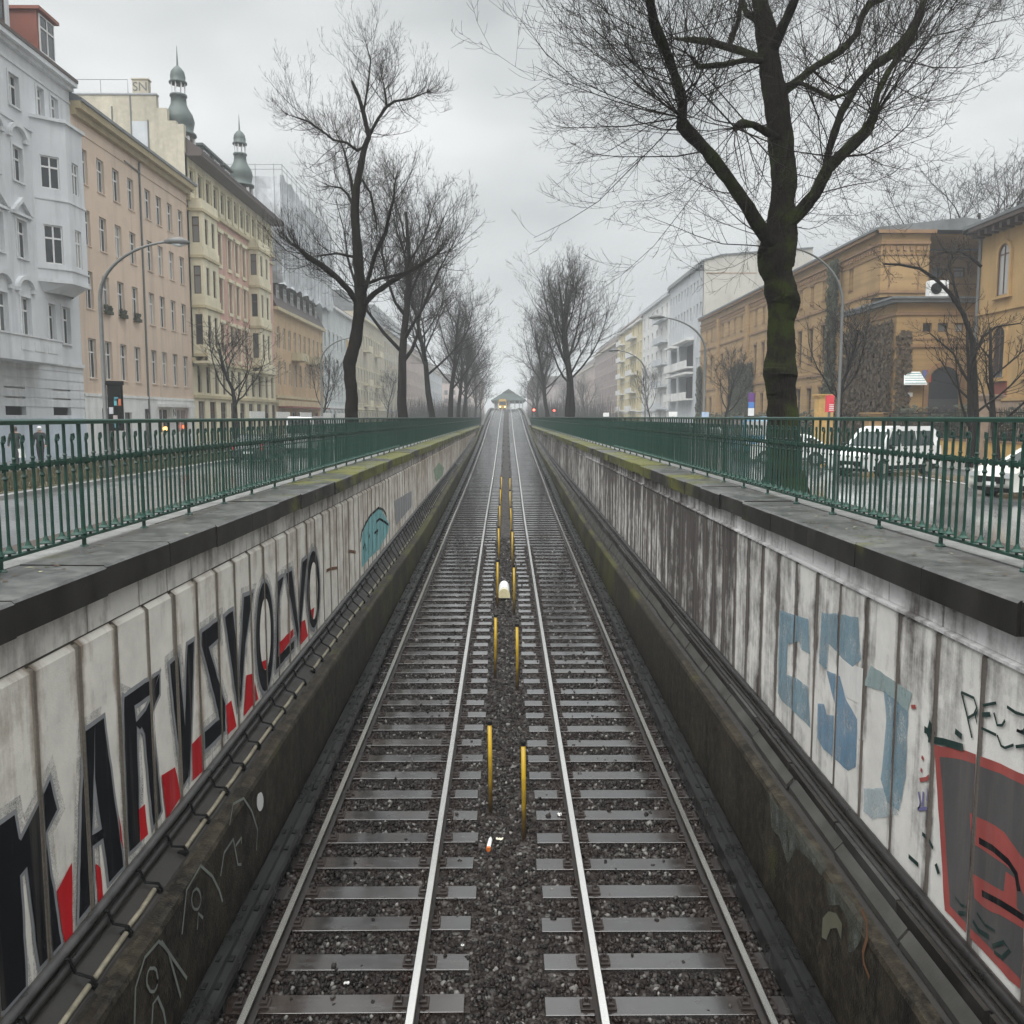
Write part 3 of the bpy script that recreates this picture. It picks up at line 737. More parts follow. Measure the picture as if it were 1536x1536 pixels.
POV = paint_mat('grey overspray', (.27, .275, .285)); _t = NT.__new__(NT); _t.mat = POV; _t.t = POV.node_tree; _t.bsdf = _t.t.nodes['Principled BSDF']; _t._tc = None
_t.L(_t.math('MULTIPLY', _t.ramp(_t.math('ADD', _t.math('MULTIPLY', _t.noise(90, 3, .8), .6), _t.math('MULTIPLY', _t.noise(5, 3, .6), .4)), [(.42, 0), (.62, 1)]), .55), _t.bsdf.inputs['Alpha'])
def offset_poly(pts, d):
    n = len(pts); ar = sum(pts[i][0] * pts[(i + 1) % n][1] - pts[(i + 1) % n][0] * pts[i][1] for i in range(n)); sg = 1 if ar > 0 else -1
    out = []
    for i in range(n):
        a, b, c = Vector(pts[i - 1]), Vector(pts[i]), Vector(pts[(i + 1) % n])
        e1, e2 = (b - a), (c - b)
        if e1.length < 1e-6 or e2.length < 1e-6: out.append(tuple(b)); continue
        n1 = Vector((e1.y, -e1.x)).normalized() * sg; n2 = Vector((e2.y, -e2.x)).normalized() * sg
        k = n1 + n2
        if k.length < .3: k = n1
        k.normalize(); q = max(.55, k.dot(n1)); out.append(tuple(b + k * min(d / q, d * 1.7)))
    return out
def ribbon(pts, w):
    P = [Vector(p) for p in pts]; l, r = [], []
    for i, p in enumerate(P):
        t = (P[min(i + 1, len(P) - 1)] - P[max(i - 1, 0)])
        if t.length < 1e-6: t = Vector((1, 0))
        t.normalize(); nn = Vector((-t.y, t.x)) * (w / 2); l.append(tuple(p + nn)); r.append(tuple(p - nn))
    return ('strip', l, r)
_lay = [0]
def coat(polys, X, s, layer, joints=None):
    """(Y,z) outlines (a list of loops = outline plus holes; ('strip', left, right) = a brush stroke) -> thin flat coats standing just proud of the slab, split at the slab joints"""
    bm = bmesh.new(); x = X - s * (.0045 + layer * .0012)
    for p in polys:
        if p[0] == 'strip':
            l = [bm.verts.new((x, *q)) for q in p[1]]; r = [bm.verts.new((x, *q)) for q in p[2]]
            for i in range(len(l) - 1): bm.faces.new((l[i], r[i], r[i + 1], l[i + 1]))
            continue
        loops = p if hasattr(p[0][0], '__len__') else [p]
        vs3 = [[Vector((a, b, 0)) for a, b in lp] for lp in loops]; flat = [v for lp in vs3 for v in lp]
        vs = [bm.verts.new((x, v.x, v.y)) for v in flat]
        for tri in tessellate_polygon(vs3):
            if len(set(tri)) == 3:
                try: bm.faces.new([vs[i] for i in tri])
                except ValueError: pass
    if joints:
        for y0, y1 in joints:
            for yy in (y0, y1):
                bmesh.ops.bisect_plane(bm, geom=bm.verts[:] + bm.edges[:] + bm.faces[:], plane_co=(0, yy, 0), plane_no=(0, 1, 0))
            dead = [f for f in bm.faces if y0 < f.calc_center_median().y < y1]
            if dead: bmesh.ops.delete(bm, geom=dead, context='FACES')
    bm.normal_update()
    for f in bm.faces:
        if f.normal.x * -s < 0: f.normal_flip()
    return bm
def finish(bm, name, mat, parent):
    me = bpy.data.meshes.new(name); bm.to_mesh(me); bm.free(); me.materials.append(mat)
    return link(name, me, parent)
_hr = random.Random(99)
def px2(X, pts):
    v = [(lambda v: Vector((v.y, v.z)))(on_x(a, b, X)) for a, b in pts]
    if len(v) < 3 or len(v) > 20: return [tuple(p) for p in v]
    out = []
    for i, p in enumerate(v):                           # hand sprayed edges are never ruler straight
        q = v[(i + 1) % len(v)]; n = max(1, min(12, int((q - p).length / .11)))
        for j in range(n): w = p.lerp(q, j / n); out.append((w.x + _hr.uniform(-.006, .006), w.y + _hr.uniform(-.006, .006)))
    return out
def joint_list(s):
    rnd = random.Random(5 + s); y = 2.2; pitch = .69 if s < 0 else .725; J = []; last = None
    while y < END - 1:
        wd = pitch * (1 if y < 34 else 3); gap = rnd.choice([.035, .05, .06, .08]) if y < 34 else .03
        a, b = y + gap / 2, y + wd - gap / 2
        zb, zt = wall_base(y) - .12, (-1.80 if s < 0 else -1.765) - rnd.uniform(0, .012)
        if zt - zb > .2: rnd.uniform(-.004, .004)
        if last is not None: J.append((last - .008, a + .008))
        last = b; y += wd
    return J
JL, JR = joint_list(-1), joint_list(1)
XL = XFL + .002
def pxl(X, pts): return [(lambda v: (v.y, v.z))(on_x(a, b, X)) for a, b in pts]
def ell(cx, cy, rx, ry, n=22): return [(cx + rx * math.cos(2 * math.pi * i / n), cy + ry * math.sin(2 * math.pi * i / n)) for i in range(n)]
def ring(cx, cy, rx, ry, cx2, cy2, rx2, ry2, n=24):
    o = ell(cx, cy, rx, ry, n); i = ell(cx2, cy2, rx2, ry2, n); return [o, i]
A = lambda pts, ox, oy, k: [(ox + x / k, oy + y / k) for x, y in pts]
LET = [
 ('K', [[(-10, 1243), (20, 1222), (27, 1258), (30, 1262), (74, 1170), (84, 1214), (66, 1250), (90, 1415), (58, 1452), (40, 1300), (29, 1312), (38, 1478), (6, 1514), (-10, 1520)]], [[(84, 1337), (107, 1294), (108, 1412), (98, 1421), (91, 1395)]]),
 ('A', [A([(398, 150), (446, 117), (434, 660), (440, 945), (372, 1037), (383, 560)], 0, 1050, 3.16), A([(447, 117), (487, 88), (582, 785), (515, 862), (484, 640), (446, 370)], 0, 1050, 3.16), A([(432, 640), (490, 605), (492, 652), (436, 692)], 0, 1050, 3.16)], [[(142, 1296), (150, 1300), (154, 1350), (146, 1357)], [(177, 1221), (181, 1240), (184, 1275), (180, 1258)]]),
 ('R', [[(185, 1047), (200, 1056), (204, 1094), (209, 1262), (193, 1278), (186, 1120)], [(185, 1046), (238, 1011), (228, 1040), (200, 1058)], [(238, 1011), (238, 1041), (226, 1069), (209, 1094), (201, 1085), (218, 1066), (229, 1037)], [(203, 1092), (224, 1068), (229, 1094), (241, 1216), (229, 1238), (216, 1100), (209, 1086)]], [[(207, 1214), (216, 1206), (221, 1252), (210, 1262)]]),
 ('V', [[(254, 996), (267, 986), (278, 1102), (282, 1165), (274, 1179), (262, 1080)], [(280, 968), (290, 961), (286, 1105), (283, 1168), (276, 1105)]], [[(242, 1163), (262, 1150), (270, 1196), (249, 1229)]]),
 ('S', [[(302, 949), (329, 929), (329, 955), (312, 971), (337, 1055), (337, 1096), (307, 1124), (306, 1098), (328, 1079), (326, 1065), (301.5, 967)]], [[(287, 1117), (301, 1102), (304, 1155), (288, 1172)]]),
 ('V', [[(336.6, 925), (348.5, 916), (358, 1005), (361, 1050), (356, 1062)], [(365, 896), (379, 889), (367, 966), (361, 1052), (359, 1000)]], [[(338, 1058), (346, 1050), (354, 1089), (341, 1102)]]),
 ('O', [ring(396.6, 955, 13.2, 82, 397.3, 951, 8.2, 54)], [[(369, 1013), (379, 1010), (387, 1048), (365, 1074)], [(392, 992), (401, 990), (399, 1004), (394, 1004)]]),
 ('L', [[(415.6, 872), (424.6, 865), (418.5, 895), (416.5, 985), (431, 970), (441, 960), (440, 972), (413.5, 1005)]], [[(418, 964), (439, 943), (439.5, 953), (417, 988)]]),
 ('V', [[(428.4, 860.5), (437, 856), (447.5, 945), (446.5, 962)], [(453, 843), (460.5, 837), (456, 880), (449.5, 957), (447.5, 930)]], [[(450, 933), (457, 930), (461.5, 954), (449, 969)]]),
 ('O', [ring(469.6, 884, 9.6, 58, 470, 886, 6.0, 43)], [[(464.8, 916), (471, 911), (469, 931), (466, 932)]]),
]
for i, (ch, blk, red) in enumerate(LET):
    Pb = [px2(XL, p) if not hasattr(p[0][0], '__len__') else [px2(XL, q) for q in p] for p in blk]; w = .035 + .004 * i
    bm = bmesh.new()
    src = Pb if ch != 'O' else [Pb[0][0]]
    for j, p in enumerate(src):
        b2 = coat([offset_poly(p, w)], XL, -1, .05 * i + .22 * j, JL); me = bpy.data.meshes.new('t'); b2.to_mesh(me); b2.free(); bm.from_mesh(me); bpy.data.meshes.remove(me)
    finish(bm, 'letter_outline', PG, wl)
    finish(coat([offset_poly(max(src, key=len), w + .075)], XL, -1, -1.4 + .06 * i, JL), 'overspray', POV, wl)
    rd = random.Random(i + 40); dr = []
    for q in [p for p in src]:
        for _ in range(2):
            y_, z_ = q[rd.randrange(len(q))]; dr.append(ribbon([(y_, z_), (y_ + .003, z_ - rd.uniform(.08, .3)), (y_ + .001, z_ - rd.uniform(.32, .45))], rd.uniform(.008, .014)))
    finish(coat(dr, XL, -1, 1.35, JL), 'drips', PG, wl)
    bm = bmesh.new()
    for j, p in enumerate(Pb):
        b2 = coat([p], XL, -1, 2.3 + .25 * j, JL); me = bpy.data.meshes.new('t'); b2.to_mesh(me); b2.free(); bm.from_mesh(me); bpy.data.meshes.remove(me)
    o = finish(bm, 'painted_letter', PB, wl); o['label'] = 'black painted letter ' + ch
    if ch == 'O':
        inn = Pb[0][1]; finish(coat([inn], XL, -1, 1.5, JL), 'letter_counter', MT['render_l'], wl)
    if red:
        finish(coat([px2(XL, p) for p in red], XL, -1, 1.8, JL), 'red_fill', PR, wl)
# far turquoise piece on the left wall
def add(parent, name, pts, X, s, lay, mat, J=None): return finish(coat([px2(X, p) for p in pts], X, s, lay, J), name, mat, parent)
add(wl, 'turquoise_piece', [A([(400, 1290), (400, 980), (440, 860), (520, 740), (580, 720), (620, 790), (665, 870), (650, 960), (560, 1120), (480, 1190)], 480, 650, 6.4)], XL, -1, .6, PTE, JL)
for k, p in enumerate([[(430, 870), (445, 850), (480, 790), (560, 715), (610, 735), (640, 800)], [(385, 1040), (400, 940), (440, 860)], [(540, 850), (570, 820), (620, 850), (655, 880)], [(520, 960), (555, 930), (545, 975)], [(410, 1110), (430, 1060), (440, 1130)], [(465, 1010), (475, 970)]]):
    finish(coat([ribbon(pxl(XL, A(p, 480, 650, 6.4)), .07)], XL, -1, 2 + .2 * k, JL), 'dark_outline', PB, wl)
add(wl, 'grey_patch', [A([(710, 650), (880, 550), (880, 700), (730, 880)], 480, 650, 6.4)], XL, -1, .5, paint_mat('grey buff patch', (.33, .33, .34), .85), JL)
add(wl, 'mint_patch', [A([(1090, 350), (1140, 280), (1190, 330), (1180, 400), (1110, 470)], 480, 650, 6.4)], XL, -1, .5, paint_mat('mint patch', (.3, .42, .3), .85, [(.4, .2), (.55, .9)]), JL)
finish(coat([ribbon(pxl(XL, A([(60, 1320), (100, 1300), (170, 1290)], 480, 650, 6.4)), .06), ribbon(pxl(XL, A([(270, 1130), (340, 1140)], 480, 650, 6.4)), .07)], XL, -1, .7, JL), 'rust_scribble', POB, wl)
# plinth tags on the left
XPl = XPL + .002
C3 = lambda p: A(p, 0, 1000, 2.865)
tags = [[(575, 1560), (580, 1380), (620, 1250), (680, 1180), (720, 1220), (750, 1330), (775, 1420)], [(780, 1150), (800, 960), (860, 855), (910, 900), (940, 960), (955, 1010)], [(985, 680), (1000, 590), (1045, 565), (1080, 620), (1105, 700), (1100, 790)], [(650, 1536), (655, 1450), (675, 1420), (700, 1480), (710, 1536)], [(845, 1130), (850, 1060), (870, 1080)], [(1000, 740), (1020, 850), (1035, 850)], [(1010, 770), (1035, 735), (1035, 760)], [(690, 1180), (730, 1240), (800, 1340)], [(945, 900), (960, 800), (1000, 740)]]
for k, p in enumerate(tags): finish(coat([ribbon(pxl(XPl, C3(p)), .03)], XPl, -1, .3 * k), 'tag_line', PTAG, wl)
for cx, cy, rx, ry in ((650, 1345, 24, 52), (840, 1000, 20, 44)):
    p = px2(XPl, C3(ell(cx, cy, rx, ry, 16))); finish(coat([ribbon(p + [p[0], p[1]], .025)], XPl, -1, 3), 'tag_ring', PTAG, wl)
finish(coat([px2(XPl, C3(ell(1115, 580, 15, 40, 14)))], XPl, -1, 3.5), 'white_spot', PWH, wl)
# ---- right wall
XR_ = XFR - .002
C6 = lambda p: A(p, 1150, 880, 4.388); C5 = lambda p: A(p, 1350, 1000, 3.414)
add(wr, 'white_patch', [C6([(410, 380), (500, 480), (640, 540), (640, 1010), (600, 1000), (600, 760), (530, 730)])], XR_, 1, .2, PWH, JR)
add(wr, 'blue_piece', [C6([(88, 155), (275, 215), (285, 440), (230, 410), (215, 360), (140, 375), (130, 580), (200, 600), (275, 660), (290, 930), (200, 840), (100, 750), (75, 700)])], XR_, 1, .8, PBL, JR)
add(wr, 'blue_piece', [C6([(365, 170), (490, 180), (605, 205), (625, 480), (570, 530), (500, 470), (410, 375), (400, 550), (345, 500)])], XR_, 1, .9, PBL, JR)
add(wr, 'blue_piece', [C6([(395, 550), (485, 590), (525, 740), (600, 870), (590, 1190), (540, 1215), (375, 1065), (335, 990), (340, 770), (380, 770), (400, 840), (470, 850)])], XR_, 1, 1.3, PBD, JR)
add(wr, 'blue_piece', [C6([(690, 520), (960, 695), (930, 820), (770, 690), (640, 650)])], XR_, 1, .7, paint_mat('pale teal wash', (.33, .42, .42), .85, [(.36, .3), (.5, .9)]), JR)
add(wr, 'blue_piece', [C6([(775, 680), (935, 820), (920, 1250), (875, 1480), (800, 1420), (755, 1270), (790, 880)])], XR_, 1, 1.6, PBL, JR)
add(wr, 'pale_blue_wash', [C6([(640, 1330), (800, 1320), (870, 1500), (700, 1530), (640, 1480)])], XR_, 1, .4, paint_mat('pale blue wash', (.42, .5, .54), .9, [(.38, .2), (.55, .8)]), JR)
out = [(176, 400), (330, 425), (520, 500), (660, 560), (900, 700), (900, 1900), (560, 1600), (232, 1245), (205, 800)]
add(wr, 'red_border', [C5(out)], XR_, 1, .6, PRD, JR)
add(wr, 'grey_field', [C5([(208, 462), (330, 475), (520, 545), (660, 615), (860, 760), (860, 1850), (560, 1540), (258, 1225), (232, 800)])], XR_, 1, 1.6, PGR, JR)
add(wr, 'red_letter', [C5([(360, 748), (450, 790), (540, 850), (620, 960), (760, 1100), (760, 1300), (640, 1180), (600, 1060), (540, 1010), (420, 930), (372, 905)])], XR_, 1, 2.4, PRD, JR)
add(wr, 'red_letter', [C5([(378, 1060), (450, 1105), (535, 1150), (548, 1050), (600, 1090), (605, 1240), (760, 1380), (760, 1440), (620, 1330), (430, 1230), (385, 1180)])], XR_, 1, 2.7, PRD, JR)
for k, p in enumerate([[(410, 890), (480, 930), (560, 1000), (600, 1060), (615, 1150)], [(425, 1160), (520, 1210), (600, 1260), (700, 1330)]]):
    finish(coat([ribbon(pxl(XR_, C5(p)), .05)], XR_, 1, 3.6 + .3 * k, JR), 'black_stroke', PB, wr)
for k, (p, w) in enumerate([([(130, 320), (160, 340), (150, 370), (230, 385), (330, 415)], .06), ([(150, 300), (170, 330), (150, 365)], .12), ([(320, 130), (345, 230), (375, 365)], .022), ([(320, 130), (385, 160), (400, 210), (385, 245), (355, 262)], .022), ([(500, 185), (420, 200), (392, 250), (405, 305), (500, 350)], .022), ([(408, 246), (470, 244)], .035), ([(488, 235), (505, 300), (530, 300), (545, 275)], .022), ([(505, 350), (525, 405), (545, 416), (590, 400)], .02), ([(555, 205), (600, 235), (680, 260), (640, 330), (605, 325), (660, 350), (680, 400), (600, 410)], .024), ([(120, 855), (150, 880), (175, 930)], .035), ([(50, 970), (100, 1015)], .04), ([(290, 1180), (320, 1220), (360, 1235)], .02), ([(400, 1260), (440, 1320), (495, 1355)], .022), ([(305, 1260), (350, 1265)], .03), ([(380, 1300), (410, 1350), (465, 1385)], .035), ([(480, 1430), (540, 1410), (570, 1450), (530, 1490), (490, 1460)], .028), ([(190, 1010), (205, 1060)], .05), ([(290, 330), (325, 360)], .05)]):
    finish(coat([ribbon(pxl(XR_, C5(p)), w)], XR_, 1, 4.5 + .12 * k, JR), 'marker_stroke', PDG, wr)
for k, p in enumerate([[(105, 580), (140, 575), (165, 550)], [(115, 460), (125, 475)], [(62, 205), (85, 205)], [(110, 525), (118, 535)]]):
    finish(coat([ribbon(pxl(XR_, C5(p)), .035)], XR_, 1, 3 + .2 * k, JR), 'red_scribble', PRD, wr)
for k, p in enumerate([[(100, 640), (110, 700), (95, 730), (150, 725)], [(125, 640), (120, 735)], [(150, 625), (145, 690)]]):
    finish(coat([ribbon(pxl(XR_, C5(p)), .03)], XR_, 1, 3.6 + .2 * k, JR), 'violet_scribble', PPK, wr)
# right plinth piece
XPr = XPR - .002
C8 = lambda p: A(p, 1100, 1286, 6.144); C7 = lambda p: A(p, 1000, 900, 2.414)
finish(coat([px2(XPr, C8([(865, 230), (1000, 265), (1100, 390), (1195, 590), (1185, 760), (1110, 870), (1060, 880), (1075, 700), (1035, 530), (980, 440), (880, 435)]))], XPr, 1, .4), 'pale_crescent', PMI, wr)
finish(coat([px2(XPr, C8([(830, 560), (880, 495), (950, 510), (1010, 620), (1000, 760), (960, 650), (900, 660), (860, 760), (820, 740)]))], XPr, 1, .9), 'pale_crescent', paint_mat('dull tag fill', (.13, .125, .09), .8), wr)
finish(coat([ribbon(pxl(XPr, C8([(1190, 480), (1235, 600), (1240, 740), (1200, 880), (1210, 980), (1260, 1110)])), .04)], XPr, 1, 1.4), 'brown_outline', POB, wr)
finish(coat([px2(XPr, C7([(375, 690), (400, 740), (460, 800), (500, 850), (590, 950), (560, 1000), (520, 940), (470, 900), (440, 960), (410, 860), (380, 820)]))], XPr, 1, .6), 'pale_crescent', PMI, wr)
# ------------------------------------------------------------------ green railings
RAIL_END = 146.0
rz = lerp_tab([(-10, 0), (120, 0), (150, .02)])
def make_railing(side):
    s = -1 if side == 'left' else 1
    X = -4.0 if s < 0 else 4.18
    top = -.02 if s < 0 else .0
    bot = -1.13; mid = top - .385
    t = thing('railing', 'green iron railing on the left wall, in front of the pale houses' if s < 0 else 'green iron railing on the right wall, in front of the parked cars', 'railing', (X, 0, -1.23))
    m = MB(); m.sweep([-4, 20, 60, 100, RAIL_END], lambda y: [(X - .035, top - .045), (X - .035, top - .012), (X - .02, top), (X + .02, top), (X + .035, top - .012), (X + .035, top - .045)]); m.build('top_rail', MT['green'], t)
    m = MB(); m.sweep([-4, 20, 60, 100, RAIL_END], lambda y: [(X - .018, mid - .016), (X - .018, mid + .016), (X + .018, mid + .016), (X + .018, mid - .016)]); m.build('middle_rail', MT['green'], t)
    m = MB(); m.sweep([-4, 20, 60, 100, RAIL_END], lambda y: [(X - .024, bot - .012), (X - .024, bot + .012), (X + .024, bot + .012), (X + .024, bot - .012)]); m.build('bottom_rail', MT['green'], t)
    # a tall bar reaches the top rail, a short one ends in a curled finial
    tall = MB(); r = .0155
    tall.tube([(0, 0, bot), (0, 0, top - .04)], r, 6)
    tall.box(-.024, .024, -.024, .024, mid - .028, mid + .028)
    tall.lathe((0, 0, mid + .05), [(.014, 0), (.024, .012), (.014, .03)], 6)
    short = MB()
    short.tube([(0, 0, bot), (0, 0, mid + .16)], r * .9, 6)
    short.tube([(0, 0, mid + .15), (0, -.012, mid + .2), (0, .0, mid + .245), (0, .028, mid + .25), (0, .038, mid + .215), (0, .02, mid + .195)], [.012, .013, .012, .012, .011, .009], 5)
    short.lathe((0, 0, bot + .01), [(.05, .022), (.055, .03), (.03, .05), (.014, .09)], 8)
    short.tube([(0, -.055, mid + .03), (0, -.03, mid - .035), (0, .0, mid - .01), (0, .03, mid + .035), (0, .055, mid - .03)], .011, 5)
    short.lathe((0, 0, mid - .11), [(.012, 0), (.026, .02), (.012, .045)], 6)
    stall = MB(); k = 0; y = 5.62; ft = None; fs = None; sp = .2833
    stb = MB(); post = MB(); post.tube([(0, 0, -1.24), (0, 0, top - .02)], .021, 8); post.lathe((0, 0, -1.235), [(.05, 0), (.05, .012), (.03, .03)], 8); post.lathe((0, 0, bot + .01), [(.022, 0), (.035, .02), (.022, .06)], 8)
    post.box(-.03, .03, -.03, .03, mid - .03, mid + .03)
    fp = None
    off = -Vector(t.location); rb = random.Random(31 + s)
    while y < RAIL_END:
        if k % 5 == 0:
            if fp is None: fp = post.build('post', MT['green'], t); o = fp
            else: o = fp.copy(); COL.objects.link(o)
            o.location = off + Vector((X, y, 0))
        elif k < 122:
            if ft is None: ft = tall.build('bar', MT['green'], t); o = ft
            else: o = ft.copy(); COL.objects.link(o)
            o.location = off + Vector((X, y + rb.uniform(-.006, .006), 0)); o.rotation_euler = (rb.uniform(-.006, .006), rb.uniform(-.004, .004), rb.uniform(-.3, .3))
        else: stb.add([(X + a, y + b, c) for a, b, c in ((-r, 0, bot), (0, r, bot), (r, 0, bot), (0, -r, bot), (-r, 0, top - .04), (0, r, top - .04), (r, 0, top - .04), (0, -r, top - .04))], [(0, 1, 5, 4), (1, 2, 6, 5), (2, 3, 7, 6), (3, 0, 4, 7)])
        y2 = y + sp / 2
        if k < 100:
            if fs is None: fs = short.build('finial_bar', MT['green'], t); o = fs
            else: o = fs.copy(); COL.objects.link(o)
            o.location = off + Vector((X, y2 + rb.uniform(-.006, .006), 0)); o.rotation_euler = (rb.uniform(-.008, .008), rb.uniform(-.004, .004), rb.uniform(-.25, .25))
        else:
            tz = mid + .2; stb.add([(X + a, y2 + b, c) for a, b, c in ((-r, 0, bot), (0, r, bot), (r, 0, bot), (0, -r, bot), (-r, 0, tz), (0, r, tz), (r, 0, tz), (0, -r, tz))], [(0, 1, 5, 4), (1, 2, 6, 5), (2, 3, 7, 6), (3, 0, 4, 7)])
        y += sp; k += 1
    so = stb.build('far_bars', MT['green'], t); so['kind'] = 'stuff'
    return t
make_railing('left'); make_railing('right')

# ------------------------------------------------------------------ ground, roads, pavements
def sheet(name, x0, x1, y0, y1, z, mat, step=None):
    m = MB()
    m.quad((x0, y0, z), (x1, y0, z), (x1, y1, z), (x0, y1, z)); o = m.build(name, mat); o['kind'] = 'structure'; return o
BIG = 640
m = MB()
xa, xb = -6.9, 7.1
m.quad((-BIG, -60, ST), (xa, -60, ST), (xa, 1250, ST), (-BIG, 1250, ST)); m.quad((xb, -60, ST), (BIG, -60, ST), (BIG, 1250, ST), (xb, 1250, ST))
m.quad((xa, END + 20, ST), (xb, END + 20, ST), (xb, 1250, ST), (xa, 1250, ST)); m.quad((xa, -60, ST), (xb, -60, ST), (xb, -9, ST), (xa, -9, ST))
g = m.build('ground', MT['asphalt']); g['kind'] = 'structure'
# raised earth strips of the median behind the cutting walls
for s, nm in ((-1, 'median_strip'), (1, 'median_strip')):
    m = MB(); x0 = 4.44 if s < 0 else 4.62; ys = [-9, 0, 10, 30, 60, 100, END + 21]
    m.sweep(ys, lambda y: [(s * x0, -1.33), (s * (x0 + .8), -1.36), (s * (x0 + 1.7), ST + .12), (s * 7.2, ST + .11), (s * 7.2, ST - .4), (s * x0, ST - .4)][::-s])
    o = m.build(nm, MT['earth']); o['kind'] = 'structure'
    m = MB(); m.sweep([-20, 300], lambda y: [(s * 7.2, ST - .2), (s * 7.2, ST + .13), (s * 7.36, ST + .13), (s * 7.38, ST - .2)][::-s]); o = m.build('kerb', MT['kerb']); o['kind'] = 'structure'
    # pavement in front of the houses
    xk = 14.3 if s < 0 else 19.6
    m = MB(); m.sweep([-20, 420], lambda y: [(s * (xk + .16), ST - .2), (s * (xk + .16), ST + .12), (s * 60, ST + .13), (s * 60, ST - .2)][::-s]); o = m.build('pavement', MT['pave']); o['kind'] = 'structure'
    m = MB(); m.sweep([-20, 420], lambda y: [(s * xk, ST - .2), (s * xk, ST + .125), (s * (xk + .155), ST + .135), (s * (xk + .155), ST - .2)][::-s]); o = m.build('kerb', MT['kerb']); o['kind'] = 'structure'
    m = MB()
    if s > 0:
        m.quad((16.3, 0, ST + .004), (16.42, 0, ST + .004), (16.42, 300, ST + .004), (16.3, 300, ST + .004))
        o = m.build('lane_marking', MT['linepaint']); o['kind'] = 'structure'
# rough grass along the left pavement edge
def grass(name, x0, x1, y0, y1, n, h, seed, mat, z):
    r = random.Random(seed); m = MB()
    for i in range(n):
        x, y = r.uniform(x0, x1), r.uniform(y0, y1); a = r.uniform(0, 6.28); hh = h * r.uniform(.4, 1.2); w = .02; l = hh * r.uniform(.1, .5)
        c, s_ = math.cos(a), math.sin(a)
        m.add([(x - w * s_, y + w * c, z), (x + w * s_, y - w * c, z), (x + l * c, y + l * s_, z + hh)], [(0, 1, 2)])
    return m.build(name, mat)
m = MB(); m.quad((-19.6, 8, ST + .136), (-14.7, 8, ST + .136), (-14.7, 120, ST + .136), (-19.6, 120, ST + .136)); o = m.build('verge', MT['verge']); o['kind'] = 'structure'
tag(grass('grass', -19.5, -14.75, 20, 70, 30000, .2, 3, MT['grass'], ST + .137), 'rough yellowish grass verge along the left pavement', 'grass', kind='stuff')

# ------------------------------------------------------------------ houses
def facade(mb, fr, u0, u1, z0, z1, ops, depth=.24, m=0):
    us = sorted({u0, u1, *[o[0] for o in ops], *[o[1] for o in ops]}); zs = sorted({z0, z1, *[o[2] for o in ops], *[o[3] for o in ops]})
    us = [u for u in us if u0 - 1e-6 <= u <= u1 + 1e-6]; zs = [z for z in zs if z0 - 1e-6 <= z <= z1 + 1e-6]
    for i in range(len(us) - 1):
        run = None
        for j in range(len(zs) - 1):
            cu, cz = (us[i] + us[i + 1]) / 2, (zs[j] + zs[j + 1]) / 2
            hole = any(o[0] < cu < o[1] and o[2] < cz < o[3] for o in ops)
            if not hole and run is None: run = zs[j]
            if hole and run is not None:
                mb.quad(fr.P(us[i], 0, run), fr.P(us[i + 1], 0, run), fr.P(us[i + 1], 0, zs[j]), fr.P(us[i], 0, zs[j]), m); run = None
        if run is not None: mb.quad(fr.P(us[i], 0, run), fr.P(us[i + 1], 0, run), fr.P(us[i + 1], 0, zs[-1]), fr.P(us[i], 0, zs[-1]), m)
    for a, b, c, d in [o[:4] for o in ops]:
        P = fr.P
        mb.quad(P(a, 0, c), P(a, 0, d), P(a, -depth, d), P(a, -depth, c), m); mb.quad(P(b, 0, c), P(b, -depth, c), P(b, -depth, d), P(b, 0, d), m)
        mb.quad(P(a, 0, d), P(b, 0, d), P(b, -depth, d), P(a, -depth, d), m); mb.quad(P(a, 0, c), P(a, -depth, c), P(b, -depth, c), P(b, 0, c), m)
def window(par, fr, o, mat='frame_w', depth=.2, mull=True, transom=.66, fw=.07):
    a, b, c, d = o[:4]; m = MB(); d0, d1 = -depth - .02, -depth + .05; e = .004
    m.fbox(fr, a + e, a + fw, d0, d1, c + e, d - e); m.fbox(fr, b - fw, b - e, d0, d1, c + e, d - e)
    m.fbox(fr, a + fw, b - fw, d0, d1 - .003, d - fw, d - e); m.fbox(fr, a + fw, b - fw, d0, d1 - .003, c + e, c + fw)
    if mull: m.fbox(fr, (a + b) / 2 - .04, (a + b) / 2 + .04, d0, d1 + .006, c + fw, d - fw)
    if transom: zt = c + (d - c) * transom; m.fbox(fr, a + fw, b - fw, d0, d1 + .012, zt - .045, zt + .045)
    w = m.build('window', MT[mat], par)
    g = MB(); g.fbox(fr, a + fw * .5, b - fw * .5, d0 - .01, d0 + .035, c + fw * .5, d - fw * .5); g.build('pane', MT['glass'], w)
    return w
def sill(mb, fr, o, out=.1, h=.09, ex=.1, m=0): mb.fbox(fr, o[0] - ex, o[1] + ex, -.02, out, o[2] - h, o[2] - .004, m)
def body(mb, fr, u0, u1, z0, z1, dep, m=0, near=True, farw=True):
    """side, back and top faces behind a facade"""
    P = fr.P
    if near: mb.quad(P(u0, 0, z0), P(u0, -dep, z0), P(u0, -dep, z1), P(u0, 0, z1), m)
    if farw: mb.quad(P(u1, 0, z0), P(u1, 0, z1), P(u1, -dep, z1), P(u1, -dep, z0), m)
    mb.quad(P(u0, -dep, z0), P(u1, -dep, z0), P(u1, -dep, z1), P(u0, -dep, z1), m)
    mb.quad(P(u0, 0, z1), P(u1, 0, z1), P(u1, -dep, z1), P(u0, -dep, z1), m)
